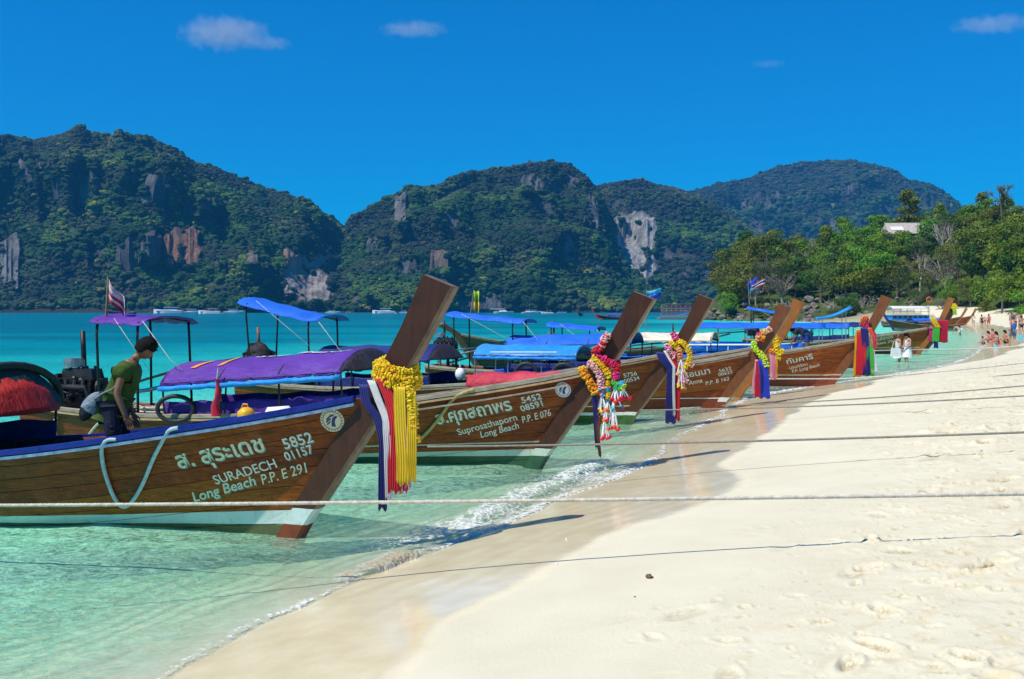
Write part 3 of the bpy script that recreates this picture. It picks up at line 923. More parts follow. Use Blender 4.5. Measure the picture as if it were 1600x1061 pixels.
def hull_mat(name, wood, dark, z0, z1, zup, bottom, stripe=(0.72, 0.76, 0.74), gloss=0.48, line=None, bow_dark=0.5):
    """planked wood, a painted waterline stripe and bottom paint below it"""
    t = NT(name)
    c = t.coord('Object')
    sep = t.n('SeparateXYZ'); t.l(c, sep.inputs[0])
    x, z = sep.outputs[0], sep.outputs[2]
    rnd = t.n('ObjectInfo').outputs['Random']
    cs = t.coord('Object', (0.55, 3.0, 7.0))
    g1 = t.noise(cs, 2.2, 6, 0.65, 0.6)
    cs2 = t.coord('Object', (1.6, 10, 30.0))
    g2 = t.noise(cs2, 3.5, 5, 0.7, 0.3)
    bl = t.noise(c, 1.7, 5, 0.65)
    col = t.ramp(g1, [(0.25, dark), (0.5, wood), (0.78, tuple(min(1, a * 1.65) for a in wood))])
    col = t.mixc(t.mapr(g2, 0.46, 0.66, 0, 0.85), col, tuple(a * 0.55 for a in dark))
    hs = t.n('HueSaturation'); t.l(col, hs.inputs['Color'])
    t.l(t.mapr(rnd, 0, 1, 0.80, 1.18), hs.inputs['Value'])
    t.l(t.mapr(rnd, 0, 1, 0.49, 0.51), hs.inputs['Hue'])
    col = hs.outputs[0]
    # old water streaks and scuffs
    stv = t.coord('Object', (9.0, 9.0, 0.7))
    st = t.noise(stv, 1.4, 5, 0.7)
    col = t.mixc(t.mapr(st, 0.58, 0.74, 0, 0.5), col, tuple(a * 0.45 for a in dark))
    col = t.mixc(t.mapr(bl, 0.56, 0.70, 0, 0.45), col, tuple(min(1, a * 1.5 + 0.05) for a in wood))
    sp = t.noise(c, 22, 3, 0.7)
    col = t.mixc(t.mapr(sp, 0.66, 0.73, 0, 0.7), col, (0.30, 0.25, 0.18))
    col = t.mixc(t.math('MULTIPLY', t.mapr(t.math('ADD', t.math('SUBTRACT', x, t.math('MULTIPLY', z, 0.64)), t.math('MULTIPLY', bl, 0.5)), -0.25, 0.15, 0, 1, True), bow_dark), col, tuple(a * .5 for a in dark))
    # stripe edges in boat coordinates: they rise a little towards the bow
    wob = t.math('MULTIPLY', t.math('SUBTRACT', t.noise(c, 3.0, 2), 0.5), 0.012)
    zz = t.math('ADD', z, wob)
    f = t.mapr(x, -6.5, 0.2, 0, 1)
    top = t.math('ADD', z0[1], t.math('MULTIPLY', t.math('POWER', f, 2.0), z1[1] - z0[1]))
    bot = t.math('ADD', z0[0], t.math('MULTIPLY', t.math('POWER', f, 2.0), z1[0] - z0[0]))
    below_top = t.math('LESS_THAN', zz, top)
    below_bot = t.math('LESS_THAN', zz, bot)
    stc = t.mixc(t.mapr(bl, 0.45, 0.7, 0, 0.5), stripe, tuple(a * 0.62 for a in stripe))
    stc = t.mixc(t.mapr(st, 0.55, 0.75, 0, 0.45), stc, (0.16, 0.2, 0.12))
    btc = t.mixc(t.mapr(bl, 0.4, 0.7, 0, 0.75), bottom, tuple(a * 0.4 for a in bottom))
    btc = t.mixc(t.mapr(sp, 0.58, 0.7, 0, 0.6), btc, (0.05, 0.07, 0.03))
    c2 = t.mixc(below_top, col, stc)
    c3 = t.mixc(below_bot, c2, btc)
    if line:
        a_ = t.math('LESS_THAN', zz, t.math('ADD', top, line + 0.02)); b_ = t.math('GREATER_THAN', zz, t.math('ADD', top, line))
        c3 = t.mixc(t.math('MULTIPLY', t.math('MULTIPLY', a_, b_), 0.75), c3, stripe)
    rg = t.mapr(bl, 0.35, 0.7, gloss - 0.08, gloss + 0.22)
    h = t.math('ADD', t.math('MULTIPLY', g2, 0.6), t.math('MULTIPLY', sp, 0.5))
    t.set(c3, rg, 0, 0.25, t.bump(h, 0.55, 0.006))
    return t.m

def wood_mat(name, a, b, rough=0.6, sc=(1, 8, 8)):
    if name in MATS: return MATS[name]
    t = NT(name)
    c = t.coord('Object', sc)
    g = t.noise(c, 2.6, 6, 0.7, 0.5); n = t.noise(t.coord('Object'), 5, 5, 0.65)
    col = t.ramp(g, [(0.3, a), (0.7, b)])
    col = t.mixc(t.mapr(n, 0.5, 0.72, 0, 0.55), col, tuple(x * 0.45 for x in a))
    return t.set(col, rough, 0, 0.35, t.bump(g, 0.6, 0.006))

GREYWOOD = wood_mat('weathered_wood', (0.22, 0.18, 0.13), (0.45, 0.40, 0.31), 0.75)
DARKWOOD = wood_mat('dark_deck_wood', (0.045, 0.026, 0.014), (0.12, 0.07, 0.035), 0.6)
PALEWOOD = wood_mat('pale_edge_wood', (0.20, 0.135, 0.075), (0.34, 0.25, 0.15), 0.6, (6, 6, 1.0))
TIMBER = wood_mat('brown_timber', (0.12, 0.055, 0.022), (0.24, 0.12, 0.05), 0.5)
IRON = plain('blackened_iron', (0.03, 0.03, 0.032), 0.5, 0.5, 8, 0.3, 40, 0.5)
STEELP = plain('galvanised_pipe', (0.34, 0.35, 0.36), 0.4, 0.4, 12, 0.2, 60, 0.7)
RUBBER = plain('black_rubber', (0.018, 0.018, 0.02), 0.55, 0.3)
INNER = plain('hull_inside', (0.055, 0.035, 0.02), 0.8, 0.4, 4)
ROPEW = plain('pale_rope', (0.55, 0.52, 0.44), 0.85, 0.35, 20, 0.5, 160)
ROPEG = plain('grey_rope', (0.24, 0.225, 0.19), 0.85, 0.3, 20, 0.5, 160)
ROPEB = plain('blue_white_rope', (0.42, 0.52, 0.55), 0.7, 0.3, 14, 0.5, 160)
HOSE = plain('yellow_rope', (0.46, 0.34, 0.12), 0.7, 0.35, 20, 0.4, 160)
OFFWHITE = plain('off_white_paint', (0.70, 0.70, 0.66), 0.45, 0.18, 6)

def cloth(name, color, rough=0.6, var=0.22):
    if name in MATS: return MATS[name]
    t = NT(name)
    c = t.coord('Object')
    n = t.noise(c, 2.3, 5, 0.62); w = t.noise(t.coord('Object', (1, 3, 1)), 6, 4, 0.6, 0.8); f = t.noise(c, 130, 2)
    col = t.ramp(n, [(0.3, tuple(a * (1 - var) for a in color)), (0.72, tuple(min(1, a * (1 + var) + .006) for a in color))])
    col = t.mixc(t.mapr(t.noise(c, 11, 5, 0.7), 0.62, 0.75, 0, 0.35), col, tuple(min(1, a * 0.7 + 0.06) for a in color))
    h = t.math('ADD', t.math('MULTIPLY', w, 1.0), t.math('MULTIPLY', f, 0.06))
    col = t.mixc(t.mapr(t.noise(c, 0.9, 4, .6), .5, .7, 0, .28), col, tuple(min(1, a * .75 + .10) for a in color))
    t.set(col, rough, 0, 0.3, t.bump(h, 0.9, 0.045))
    return t.m
def ribbon_mat(name, color):
    if name in MATS: return MATS[name]
    t = NT(name)
    c = t.coord('Object')
    n = t.noise(c, 9, 4, 0.6)
    col = t.ramp(n, [(0.3, tuple(a * 0.85 for a in color)), (0.7, color)])
    t.set(col, 0.42, 0, 0.4, t.bump(t.noise(c, 60, 3), 0.2, 0.003))
    t.b.inputs['Sheen Weight'].default_value = 0.25
    # thin satin lets some light through
    tl = t.n('BsdfTranslucent'); t.l(col, tl.inputs['Color'])
    mx = t.n('MixShader'); mx.inputs[0].default_value = 0.28
    t.l(t.b.outputs[0], mx.inputs[1]); t.l(tl.outputs[0], mx.inputs[2]); t.l(mx.outputs[0], t.out.inputs[0])
    return t.m
RC = {
    'navy': (0.012, 0.018, 0.20), 'white': (0.80, 0.80, 0.82), 'red': (0.72, 0.012, 0.03), 'orange': (0.85, 0.16, 0.015),
    'yellow': (0.86, 0.62, 0.012), 'gold': (0.86, 0.48, 0.01), 'pink': (0.82, 0.22, 0.36), 'blue': (0.02, 0.06, 0.62),
    'green': (0.08, 0.60, 0.06), 'lime': (0.55, 0.80, 0.04), 'magenta': (0.72, 0.03, 0.22), 'crimson': (0.60, 0.01, 0.05),
    'salmon': (0.85, 0.42, 0.34), 'lightpink': (0.84, 0.48, 0.52), 'teal': (0.02, 0.35, 0.45), 'brown': (0.16, 0.05, 0.03), 'cyan': (0.05, 0.45, 0.7)}
def RM(c): return ribbon_mat('satin_' + c, RC[c])
def FM(c):
    return plain('petal_' + c, RC[c], 0.7, 0.3, 30, 0.4, 120)

def strake(u0, u1, side, name, mat, parent, t0=0.0, t1=1.0, n=46, off=0.0, thick=0.028, nu=3):
    T = np.linspace(0, 1, n) ** 0.8
    T = t0 + (t1 - t0) * T
    U = np.linspace(u0 + 0.0022, u1 - 0.0022, nu)
    rows = []; inner = []
    for u in U:
        x, y, z = hull_pt(T, np.full(n, u), off)
        xi, yi, zi = hull_pt(T, np.full(n, u), off - thick)
        rows.append([(a, b * -side, c) for a, b, c in zip(x, y, z)])
        inner.append([(a, min(b, 0.0) * -side, c) for a, b, c in zip(xi, yi, zi)])
    if side > 0:
        rows = rows[::-1]; inner = inner[::-1]
    b = MB(); b.slab(rows, lambda i, j: inner[i][j])
    return b.build(name, mat, parent, smooth=False)

def stem_paint(name, a, b, z_top, z_bot, bottom, stripe=(.6, .66, .6), rough=.5):
    t = NT(name)
    g = t.noise(t.coord('Object', (6, 6, .8)), 2.6, 6, .7, .5); c = t.coord('Object'); n = t.noise(c, 4, 5, .65); sp = t.noise(c, 26, 4, .7)
    sep = t.n('SeparateXYZ'); t.l(c, sep.inputs[0]); z = sep.outputs[2]
    col = t.ramp(g, [(.3, a), (.7, b)])
    col = t.mixc(t.mapr(n, .5, .72, 0, .5), col, tuple(x * .5 for x in a))
    col = t.mixc(t.mapr(sp, .66, .74, 0, .5), col, (.20, .15, .11))
    zz = t.math('ADD', z, t.math('MULTIPLY', t.math('SUBTRACT', n, .5), .02))
    s2 = t.mixc(t.mapr(sp, .5, .7, 0, .5), stripe, tuple(x * .5 for x in stripe)); b2 = t.mixc(t.mapr(n, .4, .65, 0, .7), bottom, tuple(x * .4 for x in bottom))
    col = t.mixc(t.math('LESS_THAN', zz, z_top), col, s2); col = t.mixc(t.math('LESS_THAN', zz, z_bot), col, b2)
    return t.set(col, rough, 0, .3, t.bump(t.math('ADD', g, sp), .5, .006))

def rail(off, dz, w, h, side, name, mat, parent, t0=0.0, t1=0.99, n=60):
    T = np.linspace(t0, t1, n)
    x, y, z = hull_pt(T, np.ones(n), off)
    b = MB()
    ring = []
    for i in range(n):
        yy = y[i] * -side; s = side
        ring.append([(x[i], yy - s * w * 0.5, z[i] + dz - h / 2), (x[i], yy + s * w * 0.5, z[i] + dz - h / 2), (x[i], yy + s * w * 0.5, z[i] + dz + h * 0.42),
                     (x[i], yy + s * w * 0.35, z[i] + dz + h / 2), (x[i], yy - s * w * 0.5, z[i] + dz + h / 2)])
    if side < 0: ring = [r_[::-1] for r_ in ring]
    b.grid(ring, close_u=True)
    k = len(ring[0])
    b.f.append(tuple(range(k))[::-1]); b.mi.append(0)
    b.f.append(tuple((n - 1) * k + i for i in range(k))); b.mi.append(0)
    return b.build(name, mat, parent)

def arch_canopy(root, x0, x1, zb0, zb1, rise, hw, mat, under=None, roll=None, side=None, end=None, front=True, end_mid=None, name='canopy', sag=0.03, seed=1, posts=4, post_mat=None):
    """barrel canopy on pipe hoops between x0 (aft) and x1 (fore)"""
    rg = random.Random(seed)
    pm = post_mat or IRON
    nx, na = 34, 17
    rows = []
    nz = [[rg.uniform(-1, 1) for _ in range(na)] for _ in range(nx)]
    def pt(f, a, sh=0.0):
        x = x0 + (x1 - x0) * f
        zb = zb0 + (zb1 - zb0) * f
        ang = math.pi * a
        hoop = abs(math.sin(f * math.pi * (posts - 1)))
        y = -(hw - sh) * math.cos(ang)
        yn = abs(y) / hw
        zt = (rise - sh) * (1 - yn ** 2.3) ** 0.75 - sag * hoop * math.sin(ang)
        return x, y, zb + zt
    for i in range(nx):
        f = i / (nx - 1); row = []
        for j in range(na):
            x, y, z = pt(f, j / (na - 1))
            edge = 1 if j in (0, na - 1) else 0
            row.append((x, y + nz[i][j] * 0.004, z + nz[i][j] * 0.006 - edge * (0.03 + 0.022 * math.sin(i * 1.7 + seed))))
        rows.append(row)
    b = MB(); b.slab(rows, lambda i, j: (rows[i][j][0], rows[i][j][1] * 0.985, rows[i][j][2] - 0.012))
    can = b.build(name, mat, root, smooth=True)
    for k in range(posts):
        f = k / (posts - 1)
        x = x0 + (x1 - x0) * (0.01 + 0.98 * f)
        tt = (x - X_T) / (stem_b(1.4) - X_T)
        hp = []
        for j in range(0, 13):
            _, y, z = pt(0.01 + 0.98 * f, j / 12, 0.03)
            hp.append((x, y, z))
        _, yy, zz = hull_pt(tt, 1.0)
        ys = float(-yy) - 0.05; zz = float(zz)
        path = [(x, -ys, zz - 0.1), (x, -(ys + hw) / 2 - 0.01, zz + 0.1)] + hp + [(x, (ys + hw) / 2 + 0.01, zz + 0.1), (x, ys, zz - 0.1)]
        MB().tube(path, 0.017, 7).build('canopy_post', pm, root, True)
    for s in (-1, 1):
        MB().tube([(x0, s * (hw - .02), zb0), ((x0 + x1) / 2, s * (hw - .02), (zb0 + zb1) / 2), (x1, s * (hw - .02), zb1)], 0.014, 7).build('canopy_rail', pm, root, True)
    if roll:
        pts = []
        for i in range(26):
            f = i / 25
            pts.append((x0 + (x1 - x0) * f, -(hw + .03), zb0 + (zb1 - zb0) * f - 0.07 - 0.012 * abs(math.sin(f * 22)) ))
        MB().tube(pts, [0.034 + 0.010 * abs(math.sin(i * 1.3)) for i in range(26)], 9).build('rolled_side_tarp', roll, root, True)
    if end:
        # fabric front end: fills the hoop, folds hanging
        f0 = 1.0 if front else 0.0
        rows = []
        for i in range(8):
            q = i / 7
            row = []
            for j in range(17):
                x, y, z = pt(f0, j / 16, 0.006)
                zl = (zb0 + (zb1 - zb0) * f0) + 0.02
                z2 = z * (1 - q) + min(z, zl) * q
                row.append((x + (0.26 if front else -0.2) * math.sin(math.pi * j / 16) ** 0.7 * q * 0 + (0.34 if front else -0.3) * (q ** 0.8) * math.sin(math.pi * j / 16) + 0.012 * math.sin(j * 2.1 + i), y * (1 - 0.05 * q), z2))
            rows.append(row)
        MB().slab(rows, lambda i, j: (rows[i][j][0] - 0.012, rows[i][j][1], rows[i][j][2] - 0.006)).build('canopy_end_cloth', end, root, True)
        if end_mid:
            r2 = [[(p[0] + .10, p[1] * .78, p[2] - .05 - (.06 if i < 2 else 0)) for p in row[2:-2]] for i, row in enumerate(rows)]
            MB().slab(r2, lambda i, j: (r2[i][j][0] - .01, r2[i][j][1], r2[i][j][2])).build('canopy_end_panel', end_mid, root, True)
    if side:
        for s in (-1, 1):
            rows = []
            for i in range(3 + 5):
                q = i / 7
                row = []
                for j in range(40):
                    f = j / 39
                    x = x0 + (x1 - x0) * f
                    tt = (x - X_T) / (stem_b(1.4) - X_T)
                    _, yy, zz = hull_pt(tt, 1.0)
                    topz = float(zz) + 0.25 - 0.035 * abs(math.sin(f * 11 + seed))
                    botz = float(zz) - 0.02
                    row.append((x, s * (-float(yy) - 0.03 + 0.02 * math.sin(f * 34 + seed) * q + 0.012 * math.sin(f * 77)), topz + (botz - topz) * q))
                rows.append(row)
            MB().slab(rows, lambda i, j: (rows[i][j][0], rows[i][j][1] * 0.99 - 0.0, rows[i][j][2])).build('side_cloth', side, root, True)
    return can

def stern_canopy(root, x0, x1, z0, z1, hw, mat, under=IRON, seed=2, curl=0.0):
    rg = random.Random(seed)
    rows = []
    for i in range(18):
        f = i / 17; row = []
        for j in range(11):
            g = j / 10 * 2 - 1
            x = x0 + (x1 - x0) * f
            z = z0 + (z1 - z0) * f + 0.08 * (1 - g * g) - 0.03 * abs(math.sin(f * 9.4)) + curl * max(0, f - .8) ** 1.0 * 1.5
            row.append((x, g * hw, z + rg.uniform(-.006, .006) - (0.05 if abs(g) > .95 else 0)))
        rows.append(row)
    MB().slab(rows, lambda i, j: (rows[i][j][0], rows[i][j][1], rows[i][j][2] - 0.012)).build('stern_canopy', mat, root, True)
    for fx in (0.1, 0.86):
        x = x0 + (x1 - x0) * fx
        zt = z0 + (z1 - z0) * fx
        tt = max(0.01, (x - X_T) / (stem_b(1.4) - X_T))
        _, yy, zz = hull_pt(tt, 1.0)
        for s in (-1, 1):
            MB().tube([(x + 0.04, s * (-float(yy) - .05), float(zz) - .1), (x, s * (hw - .06), zt - 0.25), (x, s * (hw - .08), zt - .03)], 0.022, 8).build('canopy_post', under, root, True)
        MB().tube([(x, -(hw - .08), zt - .03), (x, 0, zt + .04), (x, hw - .08, zt - .03)], 0.016, 7).build('canopy_rail', under, root, True)
    # guy lines
    MB().tube([(x1, -hw, z1), (x1 + .5, -hw * .95, z1 - .62), (x1 + .95, -hw * .9, z1 - .95)], 0.006, 5).build('guy_line', ROPEW, root, True)
    MB().tube([(x0 + .5, -hw, z0), (x1 + .1, -hw * .95, z1 - .8)], 0.005, 5).build('guy_line', ROPEW, root, True)

def engine(root, x=-8.75, z=1.02, s=1.0, yaw=0.0, cover=None, seed=1):
    """car engine on a pivot with tiller and long tail shaft"""
    rg = random.Random(seed)
    e = empty('engine', (x, 0, z), yaw, parent=root)
    e.scale = (s, s, s)
    b = MB()
    b.box((0, 0, 0.18), (0.62, 0.34, 0.34)); b.box((0.02, 0, 0.40), (0.56, 0.25, 0.16), taper=0.85)
    b.box((0.0, 0, -0.02), (0.5, 0.26, 0.14), taper=1.25)
    b.cyl((0.31, 0, 0.2), (0.37, 0, 0.2), 0.15, 14); b.cyl((0.37, 0, 0.2), (0.40, 0, 0.2), 0.07, 12)
    b.cyl((-0.31, 0, 0.16), (-0.44, 0, 0.16), 0.15, 14, r2=0.1)
    for k in range(4):
        xx = -0.2 + k * 0.14
        b.tube([(xx, -0.12, 0.34), (xx, -0.22, 0.33), (xx + .02, -0.25, 0.25)], 0.028, 7)
        b.cyl((xx, 0.02, 0.47), (xx, 0.02, 0.52), 0.022, 7)
    b.tube([(-0.26, -0.26, 0.25), (0.3, -0.27, 0.24), (0.36, -0.27, 0.1), (0.34, -0.27, -0.1)], 0.036, 8)
    for k in range(14):
        b.box((rg.uniform(-.28, .3), rg.choice((-1, 1)) * rg.uniform(.15, .2), rg.uniform(0, .42)), (rg.uniform(.05, .13), rg.uniform(.04, .1), rg.uniform(.05, .13)), Matrix.Rotation(rg.uniform(-.4, .4), 3, 'Y'))
    for k in range(5):
        b.ball((rg.uniform(-.26, .28), -0.2, rg.uniform(.05, .4)), 0.045, 8, 5)
    b.build('engine_block', IRON, e)
    b = MB(); b.cyl((-0.12, 0.0, 0.50), (-0.12, 0.0, 0.60), 0.14, 16); b.cyl((-0.12, 0, 0.60), (-0.12, 0, 0.625), 0.12, 16)
    b.build('air_filter', STEELP if seed % 2 else IRON, e)
    b = MB()
    for k in range(5):
        p = [Vector((rg.uniform(-.3, .3), -0.18, rg.uniform(0, .45))) for _ in range(2)]
        mid = (p[0] + p[1]) / 2 + Vector((0, -0.1, rg.uniform(-.1, .12)))
        b.tube([p[0], mid, p[1]], 0.012, 6)
    b.build('hose', RUBBER, e, True)
    b = MB(); b.cyl((0.1, 0, -0.45), (0.1, 0, 0.0), 0.05, 10); b.box((0.1, 0, -0.06), (0.34, 0.3, 0.05)); b.box((0.1, 0, -0.46), (0.5, 0.62, 0.06))
    for sx in (-.1, .3):
        b.tube([(sx, -.12, -.05), (sx + .05, -.2, -.44)], 0.018, 6)
    b.build('pivot_mount', IRON, e)
    b = MB(); b.tube([(0.3, -0.1, 0.1), (1.2, -0.12, 0.22), (2.5, -0.12, 0.50)], 0.026, 8); b.tube([(2.3, -0.12, 0.455), (2.72, -0.12, 0.55)], 0.034, 8)
    b.build('tiller', STEELP, e, True)
    b = MB(); b.tube([(-0.4, 0, 0.15), (-2.0, 0, 0.02), (-4.1, 0, -0.55)], 0.034, 8); b.tube([(-0.4, 0, 0.28), (-1.8, 0, 0.12)], 0.012, 6)
    b.build('tail_shaft', IRON, e, True)
    b = MB(); b.cyl((-4.1, 0, -0.55), (-4.28, 0, -0.60), 0.05, 10)
    for k in range(3):
        a = k * 2.094
        M = Matrix.Rotation(a, 3, 'X')
        b.add([M @ Vector(p) + Vector((-4.18, 0, -0.57)) for p in ((-.03, -.03, .04), (.03, .03, .04), (.04, .07, .17), (-.04, -.07, .17), (0, 0, .20), (-.02, -.03, .04), (.04, .03, .04), (.05, .07, .17), (-.03, -.07, .17), (.01, 0, .20))],
              [(0, 1, 2, 4, 3), (9, 7, 6, 5, 8)[::1], (0, 5, 6, 1), (1, 6, 7, 2), (2, 7, 9, 4), (4, 9, 8, 3), (3, 8, 5, 0)])
    b.build('propeller', STEELP, e)
    if cover:
        rows = []
        for i in range(12):
            row = []
            for j in range(20):
                a = 2 * math.pi * j / 20; q = i / 11
                r1 = 0.36 * math.sin(q * 1.75 + 0.001); r2 = 0.26 * math.sin(q * 1.75 + 0.001)
                row.append((math.cos(a) * r1 + rg.uniform(-.02, .02), math.sin(a) * r2 + rg.uniform(-.02, .02), 0.66 - 0.52 * q ** 1.6 + rg.uniform(-.015, .015)))
            rows.append(row)
        MB().grid(rows, close_u=True).build('engine_cover', cover, e, True)
    b = MB(); b.cyl((-0.05, 0.12, 0.45), (-0.08, 0.12, 1.0), 0.035, 8); b.build('exhaust_pipe', IRON if seed % 2 else TIMBER, e, True)
    return e

TXT_FONT = {}
def text_mesh(s, size=1.0, shear=0.0, bold=0.012):
    cu = bpy.data.curves.new('txt', 'FONT')
    cu.body = s; cu.size = size; cu.shear = shear
    cu.offset = bold * size
    cu.resolution_u = 3
    cu.extrude = 0.0
    o = bpy.data.objects.new('txt', cu)
    COL.objects.link(o)
    dg = bpy.context.evaluated_depsgraph_get()
    me = bpy.data.meshes.new_from_object(o.evaluated_get(dg), preserve_all_data_layers=False, depsgraph=dg)
    COL.objects.unlink(o); bpy.data.objects.remove(o); bpy.data.curves.remove(cu)
    return me
def hull_text(root, s, x, z, height, angle, mat, width=None, shear=0.0, side=-1, shadow=None, name='lettering', off=0.005, bold=0.012):
    """lettering painted on the hull: x,z = start of the baseline in boat coordinates"""
    me = text_mesh(s, 1.0, shear, bold)
    n = len(me.vertices)
    if n == 0: return None
    co = np.zeros(n * 3); me.vertices.foreach_get('co', co); co = co.reshape(-1, 3)
    w = co[:, 0].max() - co[:, 0].min()
    co[:, 0] -= co[:, 0].min()
    h = height / 0.72
    sx = (width / w) if width else h
    ca, sa = math.cos(angle), math.sin(angle)
    for (dx, dz, m, of, nm) in (((0.010, -0.010, shadow, off - 0.002, name + '_shade'),) if shadow else ()) + ((0, 0, mat, off, name),):
        m2 = me.copy()
        px = x + dx + (co[:, 0] * sx * ca - co[:, 1] * h * sa) * (1 if side < 0 else -1)
        pz = z + dz + co[:, 0] * sx * sa + co[:, 1] * h * ca
        py = hull_y(px, pz, side, of)
        m2.vertices.foreach_set('co', np.stack([px, py, pz], 1).ravel().astype(np.float32))
        m2.update()
        m2.materials.clear()
        link(nm, m2, m, root)
def hull_badge(root, x, z, r, cream, dark, side=-1):
    def disc(rr, n, off, mat, nm, pts=None):
        b = MB(); vs = []
        pp = pts or [(rr * math.cos(2 * math.pi * k / n), rr * math.sin(2 * math.pi * k / n)) for k in range(n)]
        xs = np.array([p[0] for p in pp]) + x; zs = np.array([p[1] for p in pp]) + z
        ys = hull_y(xs, zs, side, off)
        vs = list(zip(xs, ys, zs))
        b.add(vs, [tuple(range(len(vs)))])
        return b
    d = disc(r, 36, 0.004, cream, 'b').build('round_badge', cream, root)
    b = MB()
    for k in range(40):
        a0 = 2 * math.pi * k / 40; a1 = 2 * math.pi * (k + 1) / 40
        q = []
        for (a, rr) in ((a0, r * .80), (a1, r * .80), (a1, r * .75), (a0, r * .75)):
            q.append((x + rr * math.cos(a), z + rr * math.sin(a)))
        xs = np.array([p[0] for p in q]); zs = np.array([p[1] for p in q])
        b.add(list(zip(xs, hull_y(xs, zs, side, 0.0065), zs)), [(0, 1, 2, 3)])
    # dark longboat-prow and wave emblem, ring of small marks
    shp = [[(-.1, -.55), (.28, -.55), (.2, -.2), (.28, .1), (.5, .34), (.35, .42), (.1, .3), (-.02, .05), (-.08, -.2)],
           [(-.5, .12), (-.1, .5), (.3, .55), (.1, .38), (-.15, .28), (-.42, .0)], [(-.55, -.1), (-.2, .18), (-.02, .16), (-.2, .02), (-.5, -.22)],
           [(-.5, -.32), (-.22, -.08), (-.08, -.1), (-.25, -.25), (-.42, -.42)]]
    for sp in shp:
        xs = np.array([p[0] * r for p in sp]) + x; zs = np.array([p[1] * r for p in sp]) + z
        b.add(list(zip(xs, hull_y(xs, zs, side, 0.0075), zs)), [tuple(range(len(sp)))])
    for k in range(22):
        a = 2 * math.pi * k / 22
        c0 = (x + r * .89 * math.cos(a), z + r * .89 * math.sin(a)); e = r * .045
        q = [(c0[0] - e, c0[1] - e), (c0[0] + e, c0[1] - e), (c0[0] + e, c0[1] + e), (c0[0] - e, c0[1] + e)]
        xs = np.array([p[0] for p in q]); zs = np.array([p[1] for p in q])
        b.add(list(zip(xs, hull_y(xs, zs, side, 0.0065), zs)), [(0, 1, 2, 3)])
    b.build('emblem', dark, d)

